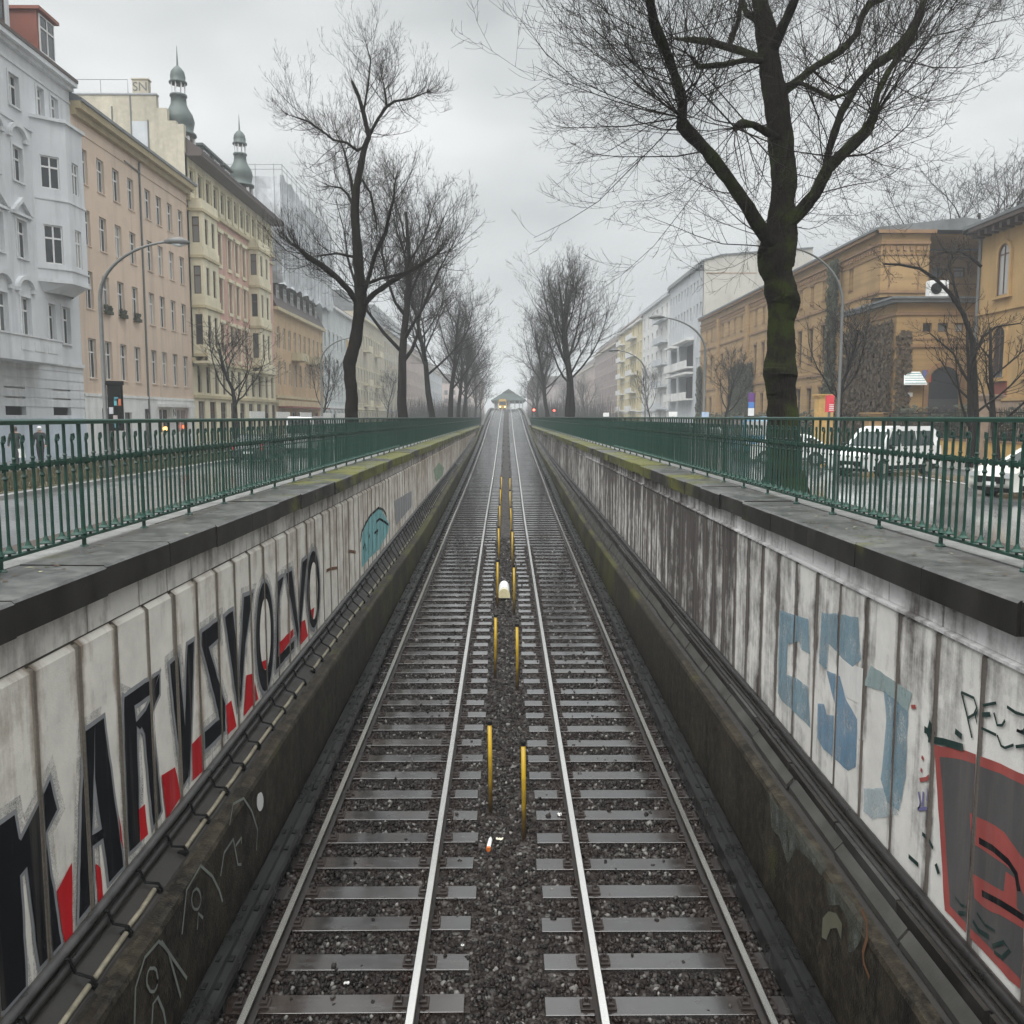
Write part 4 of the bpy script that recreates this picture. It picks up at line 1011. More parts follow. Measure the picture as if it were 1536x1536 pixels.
def gable_roof(mb, fr, u0, u1, z, ov, dep, h, m=0, mans=0):
    """roof rising from the eaves towards the back"""
    pr = [(ov, z), (ov, z + .18), (-dep * .5, z + h), (-dep, z + .18), (-dep, z)]
    if mans: pr = [(ov, z), (ov, z + .15), (-mans, z + h), (-dep + mans, z + h), (-dep, z + .15), (-dep, z)]
    n = len(pr)
    mb.add([fr.P(u0, d, zz) for d, zz in pr] + [fr.P(u1, d, zz) for d, zz in pr], [(i, (i + 1) % n, n + (i + 1) % n, n + i) for i in range(n)] + [tuple(range(n)), tuple(range(2 * n - 1, n - 1, -1))], m)
BL = -25.0; G = ST - .3
LF = left_fr(BL)

# --- grey white house with bay, far left
hs = thing('grey_house', 'grey white stucco house with bay window and arched window heads, leftmost', 'house', (BL, 47, ST))
cols = [47.72, 45.5, 43.2, 40.9, 38.6]
ops = []
for c in cols:
    for z0, z1 in ((15.75, 17.32), (12.05, 13.78), (8.2, 10.12), (4.25, 6.2)): ops.append((c - .48, c + .48, z0, z1))
pairs = [(50.0, 50.75, 16.1, 17.62), (51.5, 52.3, 16.1, 17.62), (50.0, 50.78, 4.15, 6.2), (51.55, 52.45, 4.15, 6.2)]
shut = [(45.25, 47.2, .1, 1.75), (50.05, 52.1, .1, 1.75), (40.6, 42.6, .1, 1.75)]
m = MB(); facade(m, LF, 36, 53.75, G, 19.0, ops + pairs + shut); body(m, LF, 36, 53.75, G, 19.0, 13); m.build('wall', MT['grey_render'], hs)
for o in ops + pairs: window(hs, LF, o, 'frame_w', mull=True)
for o in shut:
    m = MB(); m.fbox(LF, o[0] + .004, o[1] - .004, -.22, -.16, o[2] + .45, o[3] - .004)
    for i in range(9): m.fbox(LF, o[0] + .01, o[1] - .01, -.161, -.15, o[2] + .5 + i * .13, o[2] + .58 + i * .13)
    m.build('roller_shutter', MT['shutter'], hs)
m = MB()
for o in ops + pairs: sill(m, LF, o)
for o in ops + pairs: 
    for a in (o[0] - .12, o[1] + .004): m.fbox(LF, a, a + .116, -.02, .05, o[2], o[3] + .12)
    m.fbox(LF, o[0] + .004, o[1] - .004, -.02, .05, o[3] + .004, o[3] + .12)
m.fbox(LF, 36, 53.75, -.02, .14, 2.86, 3.06); m.fbox(LF, 36, 53.75, -.02, .08, 14.95, 15.05)
m.fbox(LF, 36, 53.78, -.02, .25, 18.55, 18.75); m.fbox(LF, 36, 53.78, -.02, .5, 18.75, 19.0); m.fbox(LF, 36, 53.75, -.02, .07, 17.85, 17.95)
for i in range(5): m.fbox(LF, 36, 53.74, -.015, .03, 2.55 - i * .5, 2.57 - i * .5 + .38)
for c in cols:                                       # arched and triangular window heads
    for zc, kind in ((14.2, 'arch'), (10.45, 'tri'), (6.55, 'arch')):
        if kind == 'arch':
            pts = [(c - .95 * math.cos(a), zc + .75 * math.sin(a)) for a in np.linspace(.12, math.pi - .12, 12)]
            for p, q in zip(pts, pts[1:]): m.fprism(LF, [p, q, (c + (q[0] - c) * .78, zc + (q[1] - zc) * .72), (c + (p[0] - c) * .78, zc + (p[1] - zc) * .72)], -.02, .2)
            m.fbox(LF, c - .95, c - .6, -.02, .18, zc - .1, zc + .1); m.fbox(LF, c + .6, c + .95, -.02, .18, zc - .1, zc + .1)
        else:
            m.fprism(LF, [(c - 1.0, zc), (c - .74, zc), (c, zc + .58), (c, zc + .82)], -.02, .2); m.fprism(LF, [(c + 1.0, zc), (c, zc + .82), (c, zc + .58), (c + .74, zc)], -.02, .2)
            m.fbox(LF, c - 1.0, c + 1.0, -.02, .17, zc - .14, zc - .004)
m.build('stucco_trim', MT['grey_trim'], hs)
m = MB(); m.fbox(LF, 36, 53.76, -.02, .05, G, -.05); m.build('base', MT['grey_base'], hs)
# polygonal bay
by0, by1, by2, by3 = 49.2, 50.62, 52.3, 53.1; bx = -23.75
def bayfr(a, b):
    A_, B_ = Vector(a), Vector(b); U = (B_ - A_); Ln = U.length; U.normalize(); N = Vector((U.y, -U.x)); return Fr(A_, U, N), Ln
f1, l1 = bayfr((BL, by0), (bx, by1 - .25)); f2, l2 = bayfr((bx, by1 - .25), (bx, by2)); f3, l3 = bayfr((bx, by2), (BL, by3))
m = MB(); bw = []
for fr, ln, wd in ((f1, l1, .95), (f2, l2, .75), (f3, l3, .5)):
    oo = [(ln / 2 - wd / 2, ln / 2 + wd / 2, z0, z1) for z0, z1 in ((12.2, 13.9), (8.25, 10.3))]
    facade(m, fr, 0, ln, 7.35, 15.75, oo, .15); bw += [(fr, o) for o in oo]
base = [(BL, by0), (bx, by1 - .25), (bx, by2), (BL, by3)]
low = [(BL, by0 + .5), (bx - .75, by1 + .1), (bx - .75, by2 - .2), (BL, by3 - .3)]
for i in range(3): m.quad((*low[i], 6.75), (*low[i + 1], 6.75), (*base[i + 1], 7.3), (*base[i], 7.3))
m.build('bay', MT['grey_render'], hs)
for fr, o in bw: window(hs, fr, o, 'frame_w', depth=.13)
m = MB()
for zz, ex, h in ((15.72, .14, .16), (7.25, .1, .18), (7.95, .06, .1), (11.6, .05, .1)):
    c = Vector((BL, (by0 + by3) / 2)); pp_ = [Vector(p) for p in base]
    ring_ = [(p.x + (ex if p.x > BL else 0), p.y + (-ex if p.y < 51 else ex)) for p in pp_]
    m.add([(x, y, zz) for x, y in ring_] + [(x, y, zz + h) for x, y in ring_], [(0, 1, 2, 3), (7, 6, 5, 4), (0, 1, 5, 4), (1, 2, 6, 5), (2, 3, 7, 6)])
m.build('bay_moulding', MT['grey_trim'], hs)
# balcony
m = MB(); m.box(BL + .01, bx + .05, 41, 48.7, 2.78, 2.98); m.box(bx - .12, bx + .05, 41, 48.7, 2.98, 3.98); m.box(BL + .01, bx - .12, 48.55, 48.7, 2.98, 3.98); m.box(bx - .16, bx + .1, 40.95, 48.75, 3.98, 4.06); m.box(BL + .01, bx - .16, 48.5, 48.75, 3.98, 4.06)
for i in range(3): m.box(bx + .05, bx + .075, 44.6 + i * 1.3, 45.6 + i * 1.3, 3.3, 3.75)
m.build('balcony', MT['grey_trim'], hs)
rf = MB(); gable_roof(rf, LF, 36, 53.8, 19.0, .55, 13, 4.2); ro = rf.build('roof', MT['roof_dark'], hs)
m = MB(); m.box(BL - 5, BL - .15, 50.75, 52.6, 18.9, 21.75); m.box(BL - 5.05, BL + .1, 50.6, 52.8, 21.75, 21.92); m.build('dormer', MT['dormer_red'], ro)
dfr = left_fr(BL - .145); window(hs, dfr, (50.9, 52.5, 19.65, 21.65), 'frame_w', depth=-.03)
m = MB(); m.box(BL - 6, BL - .3, 38, 48.3, 18.9, 23.5); m.build('dormer', MT['grey_render'], ro)
dfr = left_fr(BL - .3); window(hs, dfr, (46.6, 47.7, 19.8, 22.4), 'frame_d', depth=-.03)

# --- peach house
hs = thing('peach_house', 'plain peach rendered house with white shop floor and ochre cornice', 'house', (BL, 63, ST))
cols = [55.15, 57.4, 59.62, 61.88, 64.75, 66.75, 68.9, 71.1]
ops = [(c - .5, c + .5, z0, z1) for c in cols for z0, z1 in ((13.8, 15.82), (10.25, 12.32), (6.5, 8.73), (2.35, 4.73))]
shop = [(56.0, 57.9, -2.2, .55), (62.6, 63.5, -2.2, .55), (65.2, 67.2, -1.2, .6), (68.6, 71.0, -1.2, .6), (59.3, 60.4, -2.2, .3)]
m = MB(); facade(m, LF, 53.76, 72.6, 1.36, 17.6, ops); body(m, LF, 53.76, 72.6, 1.36, 17.6, 12); m.build('wall', MT['peach'], hs)
m = MB(); LF2 = left_fr(BL + .03); facade(m, LF2, 53.76, 72.6, G, 1.35, shop); m.fbox(LF2, 53.76, 72.6, -.3, .05, 1.25, 1.42); m.fbox(LF2, 65, 71.4, -.01, .5, .72, .95); body(m, LF2, 53.76, 72.6, G, 1.35, 12); m.build('shop_floor', MT['white_render'], hs)
for o in ops: window(hs, LF, o, 'frame_w', depth=.2)
for o in shop: window(hs, LF2, o, 'frame_w' if o[0] > 64 else 'frame_d', mull=o[0] > 64, transom=None)
m = MB(); 
for o in ops: sill(m, LF, o, .06, .07, .05)
m.fbox(LF, 53.76, 72.7, -.02, .06, 16.6, 16.7); m.build('window_sills', MT['peach'], hs)
m = MB(); m.fbox(LF, 53.78, 72.75, -.02, .3, 17.35, 17.7); m.fbox(LF, 53.78, 72.8, -.02, .6, 17.7, 18.1); m.build('cornice', MT['peach_trim'], hs)
m = MB(); gable_roof(m, LF, 53.8, 73.3, 18.1, .7, 12, 3.4); ro = m.build('roof', MT['roof_grey'], hs)
m = MB(); m.box(BL - 4.6, BL - 3.6, 53.9, 55, 19, 23.2); m.build('chimney', MT['terracotta'], ro)
m = MB(); m.tube([(BL + .06, 63.35, 17.3), (BL + .06, 63.3, 1.3), (BL + .1, 63.3, G)], .07, 7); m.tube([(BL + .06, 60.9, 16.7), (BL + .06, 63.35, 16.6)], .06, 6); m.build('downpipe', MT['lamp'], hs)
for i, c in enumerate((57.4, 59.62, 61.88)):
    m = MB(); m.fbox(LF, c - .5, c + .5, .01, .22, 6.42, 6.62)
    r = random.Random(i)
    for k in range(60): u, z = c + r.uniform(-.5, .5), 6.6 + r.uniform(0, .35); q = r.uniform(.05, .1); m.fprism(LF, [(u - q, z), (u, z - q), (u + q, z + q * .4), (u, z + q)], .05 + r.uniform(0, .1), .08 + r.uniform(0, .1))
    tag(m.build('flower_box', MT['hedge']), ['planted window box on the peach house, nearest the grey house', 'planted window box on the peach house, middle of three', 'planted window box on the peach house, farthest of three'][i], 'window box', 'window boxes of the peach house')
def letters(name, txt, loc, rot, size, mat, parent=None, ext=.004):
    c = bpy.data.curves.new(name, 'FONT'); c.body = txt; c.size = size; c.extrude = ext; c.align_x = 'CENTER'; c.align_y = 'CENTER'
    o = bpy.data.objects.new('tmp', c); COL.objects.link(o); dg = bpy.context.evaluated_depsgraph_get(); me = bpy.data.meshes.new_from_object(o.evaluated_get(dg)); bpy.data.objects.remove(o)
    me.materials.clear(); me.materials.append(mat); me.name = name
    ob = link(name, me, parent); ob.location = (ob.location if parent is not None and parent.get('_world') else Vector((0, 0, 0))) + Vector(loc); ob.rotation_euler = rot; return ob
t = thing('shop_sign', 'square white shop sign with black mark, on the white shop floor', 'sign', (BL + .1, 67.9, .4))
m = MB(); m.fbox(LF2, 67.5, 68.3, .02, .1, -.1, .75); m.build('panel', MT['white'], t); letters('mark', 'N', (BL + .135, 67.9, .3), (R(90), 0, R(90)), .75, MT['black'], t)
for y, z, c, lab in ((66.0, -.85, (1, .55, .15), 'small orange light behind the shop window of the peach house'), (70.0, -.75, (1, .12, .03), 'small red light behind the shop window of the peach house')):
    m = MB(); m.lathe((BL + .13, y, z), [(.02, -.15), (.17, -.1), (.2, 0), (.17, .1), (.02, .15)], 10); tag(m.build('shop_light', emis('shop light %d' % y, c, 2.0)), lab, 'lamp')

# --- cream corner house with two onion turrets
hs = thing('cream_house', 'ornate cream and salmon house with dark eaves and two onion domed turrets', 'house', (BL, 86, ST))
y0, y1 = 72.62, 98.6
ops = [(c - .45, c + .45, z0, z1) for c in (78.3, 80.4, 83.2, 85.4, 87.7) for z0, z1 in ((13.3, 15.9), (9.4, 12), (5.2, 8.1))]
top = [(c - .42, c + .42, 17.85, 19.55) for c in np.arange(74.0, 98, 1.95)]
gf = [(c - .8, c + .8, -2.2, 1.3) for c in np.arange(74.5, 98, 2.9)]; f1_ = [(c - .5, c + .5, 2.0, 4.2) for c in (74.2, 76.4, 78.6, 80.8, 83.2, 85.4, 87.7, 90, 92.4, 95, 97.3)]
m = MB(); facade(m, LF, y0, y1, 4.6, 17.0, ops); m.build('wall', MT['pink'], hs)
m = MB(); facade(m, LF, y0, y1, 17.0, 20.6, top); facade(m, LF, y0, y1, G, 4.6, gf + f1_); body(m, LF, y0, y1, G, 20.6, 12, near=False); m.build('stucco_wall', MT['cream'], hs)
for o in ops + top + f1_: window(hs, LF, o, 'frame_d')
for o in gf: window(hs, LF, o, 'frame_d', transom=.75)
m = MB(); tr = MB()
for o in ops: sill(m, LF, o, .12, .3, .15); m.fbox(LF, o[0] - .25, o[0] - .02, -.02, .09, o[2], o[3] + .1); m.fbox(LF, o[1] + .02, o[1] + .25, -.02, .09, o[2], o[3] + .1); m.fbox(LF, o[0] - .35, o[1] + .35, -.02, .22, o[3] + .1, o[3] + .4)
for o in top: q_ = MB(); q_.fbox(LF, o[1] + .25, o[1] + .75, -.02, .12, 17.5, 19.9); q_.build('pilaster', MT['cream'], hs); tr.fbox(LF, o[0] - .1, o[1] + .1, -.02, .12, 19.62, 19.75)
tr.fbox(LF, y0, y1, -.02, .28, 17.0, 17.3); tr.fbox(LF, y0, y1, -.02, .2, 16.2, 16.4); tr.fbox(LF, y0, y1, -.02, .22, 4.5, 4.75); tr.fbox(LF, y0, y1, -.02, .18, 1.55, 1.8)
for b0, b1 in ((73.0, 76.9), (89.4, 93.6)):          # two box bays with tall windows
    bf = left_fr(BL + 1.0); wz = ((13.9, 15.7), (9.9, 11.9), (5.9, 8.1)) ; oo = [(c - .38, c + .38, z0 - .1, z1 + .1) for c in (b0 + 1.15, b1 - 1.1) for z0, z1 in wz]
    bm_ = MB(); facade(bm_, bf, b0, b1, 5.0, 17.2, oo, .2)
    ef = end_fr(b0); eo = [(BL + .22, BL + .8, z0 - .1, z1 + .1) for z0, z1 in wz]; facade(bm_, ef, BL, BL + 1.0, 5.0, 17.2, eo, .15)
    bm_.quad((BL, b1, 5), (BL + 1, b1, 5), (BL + 1, b1, 17.2), (BL, b1, 17.2)); bm_.quad((BL, b0, 17.2), (BL + 1, b0, 17.2), (BL + 1, b1, 17.2), (BL, b1, 17.2)); bm_.quad((BL, b0 + .4, 4.2), (BL + .6, b0 + .6, 4.2), (BL + 1, b1, 5), (BL + 1, b0, 5))
    bo = bm_.build('bay', MT['cream'], hs)
    for o in oo: window(hs, bf, o, 'frame_d', depth=.16)
    for o in eo: window(hs, ef, o, 'frame_d', depth=.13, mull=False)
    for zz in (16.2, 12.6, 8.7, 4.85): tr.box(BL + .01, BL + 1.16, b0 - .16, b1 + .16, zz, zz + .22); m.box(BL + .01, BL + 1.08, b0 - .08, b1 + .08, zz + .22, zz + .85)
    bo2 = MB(); bo2.box(BL + .01, BL + 1.3, b0 - .3, b1 + .3, 4.3, 4.5); bo2.box(BL + 1.2, BL + 1.3, b0 - .3, b1 + .3, 4.5, 5.2); bo2.build('balcony', MT['cream'], hs)
m.build('stucco_trim', MT['cream'], hs); tr.build('moulding', MT['cream_trim'], hs)
m = MB(); m.fprism(LF, [(y0 + .2, 20.4), (y1 + .6, 20.4), (y1 + .6, 20.65), (y0 + .2, 20.65)], -.02, 1.25); gable_roof(m, LF, y0 + .3, y1 + .5, 20.65, 1.3, 12, 3.2, mans=2.6); ro = m.build('roof', MT['roof_dark'], hs)
for yy in (79.6, 82.5, 85.6):
    m = MB(); m.box(BL - 4, BL - 1.0, yy, yy + 2.4, 20.8, 23.1); m.box(BL - 4.1, BL - .75, yy - .2, yy + 2.6, 23.1, 23.3); d = m.build('dormer', MT['copper'], ro)
    window(hs, left_fr(BL - .99), (yy + .5, yy + 1.9, 21.4, 22.9), 'frame_w', depth=-.03)
# firewall above the peach house with stepped top and chimney block
m = MB(); fw = end_fr(y0 - .02)
fx = [(BL, 4), (BL, 22.7), (-25.6, 22.7), (-25.6, 22.95), (-26.25, 22.95), (-26.25, 23.9), (-27.05, 23.9), (-27.05, 24.85), (-33.5, 24.85), (-33.5, 23.6), (-36.5, 23.6), (-36.5, 4)]
m.fprism(fw, fx[::-1], -.5, 0); fo = m.build('firewall', MT['firewall'], hs)
m = MB(); m.fbox(fw, -28.85, -27.65, -.6, .0, 24.9, 26.0); m.fbox(fw, -28.92, -27.58, -.65, .06, 26.0, 26.1); ch = m.build('chimney', MT['firewall'], hs)
m = MB(); m.fbox(fw, -33.5, -27.0, -.5, .07, 24.86, 24.98); m.tube([(-33.4, y0, 24.9), (-33.4, y0, 26.0), (-29.2, y0, 26.0), (-29.2, y0, 24.9)], .03, 4); m.tube([(-31.3, y0, 24.9), (-31.3, y0, 26.0)], .03, 4); m.build('coping_rail', MT['steel'], hs)
m = MB()
for xx, z0, z1 in ((-29.05, 19.5, 24.8), (-27.75, 18.6, 23), (-30.5, 21, 24)): m.fbox(fw, xx - .05, xx + .05, .002, .05, z0, z1)
m.build('flue_pipe', MT['lamp'], hs)
m = MB(); m.fbox(fw, -29.0, -27.8, .003, .02, 18.5, 22.9); m.build('grey_patch', MT['lightgrey'], hs)
letters('graffiti_mark', 'SN', (-28.25, y0 - .035, 25.45), (R(90), 0, 0), .95, MT['lamp'], hs)
for yy, zb in ((74.6, 22.4), (91.3, 22.6)):
    tt = MB(); tt.lathe((BL - 1.0, yy, 20.7), [(1.0, -1), (1.0, zb - 20.7)], 8); to = tt.build('turret', MT['brown'] if 'brown' in MT else MT['roof_dark'], hs)
    for a in np.linspace(-.9, 1.7, 4):
        wm = MB(); c, s_ = math.cos(a - .6), math.sin(a - .6); wm.tube([(BL - 1 + 1.02 * c, yy + 1.02 * s_, 21.1), (BL - 1 + 1.02 * c, yy + 1.02 * s_, zb - .2)], .16, 4); wm.build('turret_window', MT['frame_w'], to)
    dm = MB(); dm.lathe((BL - 1.0, yy, zb), [(1.3, 0), (1.3, .12), (1.02, .35), (1.1, .75), (1.18, 1.15), (1.06, 1.6), (.8, 2.0), (.62, 2.4), (.58, 2.95), (.68, 3.0), (.66, 3.15)], 14); dm.build('dome', MT['copper'], to, True)
    dm = MB()
    for a in range(8): c, s_ = math.cos(a * .785), math.sin(a * .785); dm.tube([(BL - 1 + .54 * c, yy + .54 * s_, zb + 3.1), (BL - 1 + .54 * c, yy + .54 * s_, zb + 4.0)], .045, 5)
    dm.build('lantern', MT['frame_w'], to)
    dm = MB(); dm.lathe((BL - 1.0, yy, zb + 4.0), [(.7, 0), (.7, .12), (.57, .25), (.59, .55), (.52, .9), (.29, 1.2), (.09, 1.35), (.06, 1.9), (.015, 2.9)], 14); dm.build('dome', MT['copper'], to, True)

# --- faded orange house with sheeted scaffold on its roof
hs = thing('orange_house', 'faded orange house with dark mansard floor behind the left trees', 'house', (BL, 111, ST)); y0, y1 = 98.65, 124.8
ops = [(c - .55, c + .55, z0, z1) for c in np.arange(100.5, 124, 2.6) for z0, z1 in ((7.6, 10), (3.6, 6.2))]; gf = [(c - 1, c + 1, -2.2, .6) for c in np.arange(100.5, 124, 3.2)]
m = MB(); facade(m, LF, y0, y1, G, 11.8, ops + gf); body(m, LF, y0, y1, G, 11.8, 12); m.build('wall', MT['orange'], hs)
for o in ops + gf: window(hs, LF, o, 'frame_w')
m = MB(); m.fbox(LF, y0, y1, -.02, .5, 11.6, 11.95); m.fbox(LF, y0, y1, -.02, .2, 2.1, 2.4); m.fbox(LF, y0, y1, -.02, .3, 1.2, 1.9)
for c in (108.3, 116.1): m.fbox(LF, c - 2, c + 2, .01, 1.2, 6.6, 7.5)
m.build('moulding', MT['cream_trim'], hs)
m = MB(); gable_roof(m, LF, y0, y1, 11.95, .3, 12, 3.6, mans=1.6); ro = m.build('roof', MT['roof_dark'], hs)
for c in np.arange(101, 124, 3.4):
    m = MB(); m.box(BL - 2, BL - .35, c, c + 1.5, 12.3, 14.9); m.box(BL - 2, BL - .2, c - .1, c + 1.6, 14.9, 15.1); d = m.build('dormer', MT['roof_dark'], ro); window(hs, left_fr(BL - .34), (c + .2, c + 1.3, 12.7, 14.6), 'frame_w', depth=-.03)
m = MB(); m.fbox(LF, y0 + 1, y1 - 4, .05, .12, 1.35, 1.55); m.fbox(LF, y0 + 1, y1 - 4, .02, 1.6, 1.0, 1.2); m.build('shop_awning', MT['terracotta'], hs)
sc = thing('sheeted_scaffold', 'white sheeted scaffold wrapped round the roof of the orange house', 'scaffold', (BL, 114, 15.6))
r = random.Random(8); m = MB(); n = 26; k2 = 9
gx = lambda i: 100.6 + i * (129.8 - 100.6) / n
vs = [(BL + .6 + r.uniform(-.16, .16), gx(i), 14.7 + (26.2 - .02 * i - 14.7) * j / k2 + (.25 * math.sin(i * 1.9) if j in (0, k2) else 0)) for i in range(n + 1) for j in range(k2 + 1)]
m.add(vs, [(i * (k2 + 1) + j, (i + 1) * (k2 + 1) + j, (i + 1) * (k2 + 1) + j + 1, i * (k2 + 1) + j + 1) for i in range(n) for j in range(k2)])
vs = [(BL + .6 - i * 1.1, 100.6 + r.uniform(-.16, .16), 14.7 + (26.0 - 14.7) * j / k2) for i in range(9) for j in range(k2 + 1)]
m.add(vs, [(i * (k2 + 1) + j, (i + 1) * (k2 + 1) + j, (i + 1) * (k2 + 1) + j + 1, i * (k2 + 1) + j + 1) for i in range(8) for j in range(k2)])
m.quad((BL + .5, 100.7, 25.6), (BL - 8, 100.7, 25.6), (BL - 8, 129.6, 25.3), (BL + .5, 129.6, 25.3)); m.build('sheeting', MT['sheet'], sc)
m = MB()
for i in range(0, n + 1, 2): m.tube([(BL + .85, gx(i), 15), (BL + .85, gx(i), 27.3)], .04, 5)
for z in (27.2, 26.7, 22, 18.4): m.tube([(BL + .85, 100.4, z), (BL + .85, 130, z)], .035, 5)
for z in (27.2, 26.7): m.tube([(BL + .85, 100.4, z), (BL - 8, 100.4, z)], .035, 5)
for i in range(5): m.tube([(BL - i * 2, 100.4, 15), (BL - i * 2, 100.4, 27.3)], .04, 5)
m.build('scaffold_tubes', MT['steel'], sc)

def plain_house(name, label, fr, y0, y1, z, mat, trim, roofm, rows, pitch, wdt=.55, roof_h=3.2, mans=1.8, loc=None, frame='frame_w', bays=(), base=None):
    hs = thing(name, label, 'house', loc)
    n = max(1, int((y1 - y0) / pitch)); st = (y1 - y0) / n
    ops = [(y0 + st * (i + .5) - wdt, y0 + st * (i + .5) + wdt, a, b) for i in range(n) for a, b in rows]
    m = MB(); facade(m, fr, y0, y1, G, z, ops); body(m, fr, y0, y1, G, z, 12); m.build('wall', MT[mat], hs)
    for o in ops: window(hs, fr, o, frame, mull=False)
    m = MB(); m.fbox(fr, y0, y1, -.02, .55, z - .35, z + .02); m.fbox(fr, y0, y1, -.02, .2, rows[-1][1] + .45, rows[-1][1] + .7)
    for o in ops: sill(m, fr, o, .1, .12, .12); m.fbox(fr, o[0] - .15, o[1] + .15, -.02, .12, o[3] + .08, o[3] + .28)
    for a, b in bays:
        for q in rows[:-1]: m.fbox(fr, a, b, .01, 1.2, q[0] - .55, q[0] - .3); m.fbox(fr, a, b, 1.1, 1.2, q[0] - .3, q[0] + .55)
    m.build('moulding', MT[trim], hs)
    m = MB(); gable_roof(m, fr, y0, y1, z + .02, .45, 12, roof_h, mans=mans); m.build('roof', MT[roofm], hs)
    return hs
rows_b = [(13.5, 15.7), (9.8, 12), (6.1, 8.3), (2.4, 4.6), (-2, .8)]
plain_house('mint_house', 'pale mint house with a yellow notice, left of the slanting dark trunk', LF, 124.85, 150, 15.9, 'bluewhite', 'white_render', 'roof_dark', rows_b[1:], 2.8, loc=(BL, 137, ST), roof_h=1.2)
m = MB(); m.fbox(LF, 143.5, 147, .03, .1, 8.0, 12.2); tag(m.build('yellow_banner', MT['yellow']), 'small yellow banner on the pale mint house', 'banner')
plain_house('beige_house', 'beige stucco house seen just right of the nearest left trunk', LF, 150.1, 188, 17.4, 'beige', 'cream', 'roof_grey', [(12, 14.3)] + rows_b[2:], 3.0, loc=(BL, 170, ST), bays=((160, 164), (174, 178)), roof_h=3.4)
plain_house('grey_mansard_house', 'grey beige house with tall mansard roof behind the second left trunk', LF, 188.1, 228, 18.6, 'beige', 'lightgrey', 'roof_grey', rows_b, 3.2, loc=(BL, 208, ST), roof_h=4.5)
plain_house('rose_house', 'hazy rose beige house at the far end of the left row', LF, 228.1, 290, 17, 'rose', 'beige', 'roof_dark', rows_b[1:], 3.4, loc=(BL, 259, ST))
plain_house('far_grey_house', 'faint grey house ending the left row by the station', LF, 290.1, 360, 16, 'lightgrey', 'beige', 'roof_dark', rows_b[1:], 3.8, loc=(BL, 325, ST))

# house fronts closing the view on either side of the station
for x0, x1, z, mt, lab in ((-62, -9, 15, 'rose', 'hazy rose block closing the view left of the station'), (10, 62, 14, 'brownhouse', 'hazy brown block closing the view right of the station')):
    t = thing('cross_street_house', lab, 'house', ((x0 + x1) / 2, 400, ST)); fr = end_fr(400)
    ops = [(u - .7, u + .7, a, a + 2) for u in np.arange(x0 + 2, x1 - 1, 3.4) for a in (-1, 2.6, 6.2, 9.8)]
    m = MB(); facade(m, fr, x0, x1, G, z, ops, .3)
    for o in ops: m.fbox(fr, o[0], o[1], -.32, -.3, o[2], o[3], 1)
    m.quad((x0, 400, z), (x1, 400, z), (x1, 412, z), (x0, 412, z)); m.build('wall', [MT[mt], MT['glass']], t)
    m = MB(); m.fprism(fr, [(x0, z), (x1, z), (x1 - 2, z + 4), (x0 + 2, z + 4)], -12, .3); m.build('roof', MT['roof_dark'], t)
# ------------------------------------------------------------------ right hand row: yellow brick buildings
def leaves(mb, fr, u0, u1, z0, z1, n, seed, d0=.03, d1=.3, q0=.08, q1=.2):
    r = random.Random(seed)
    for k in range(n):
        u, z = r.uniform(u0, u1), r.uniform(z0, z1); q = r.uniform(q0, q1); d = r.uniform(d0, d1); a = r.uniform(0, 6.28)
        p = [(u + q * math.cos(a + i * 1.57), z + q * math.sin(a + i * 1.57)) for i in range(4)]
        mb.add([fr.P(p[0][0], d, p[0][1]), fr.P(p[1][0], d + r.uniform(-.1, .1), p[1][1]), fr.P(p[2][0], d, p[2][1]), fr.P(p[3][0], d + r.uniform(-.1, .1), p[3][1])], [(0, 1, 2, 3)])
def arch_poly(c, w, z0, zs, n=10): return [(c - w, z0), (c - w, zs)] + [(c - w * math.cos(a), zs + w * math.sin(a)) for a in np.linspace(0, math.pi, n)[1:-1]] + [(c + w, zs), (c + w, z0)]
def arch_window(par, fr, c, w, z0, zs):
    mb_trim = MB()
    # arched surround standing proud, dark pane and light frame bars set back inside it
    out = arch_poly(c, w + .22, z0 - .05, zs); inn = arch_poly(c, w, z0, zs)
    for i in range(len(inn) - 1): mb_trim.fprism(fr, [inn[i], inn[i + 1], out[i + 1], out[i]], -.02, .14)
    mb_trim.fbox(fr, c - w - .35, c + w + .35, -.02, .22, z0 - .2, z0 - .055)
    mb_trim.build('window_surround', MT['yellow_render'], par)
    f = MB(); fi = arch_poly(c, w - .08, z0 + .08, zs); fo = arch_poly(c, w - .004, z0 + .004, zs)
    for i in range(len(fi) - 1): f.fprism(fr, [fi[i], fi[i + 1], fo[i + 1], fo[i]], .004, .07)
    f.fbox(fr, c - .03, c + .03, .004, .06, z0 + .08, zs + w * .8); f.fbox(fr, c - w + .08, c - .03, .004, .055, zs - .04, zs + .04); f.fbox(fr, c + .03, c + w - .08, .004, .055, zs - .04, zs + .04)
    o = f.build('window', MT['frame_d'], par)
    g = MB(); g.fprism(fr, arch_poly(c, w - .05, z0 + .04, zs), .002, .02); g.build('pane', MT['glass'], o)
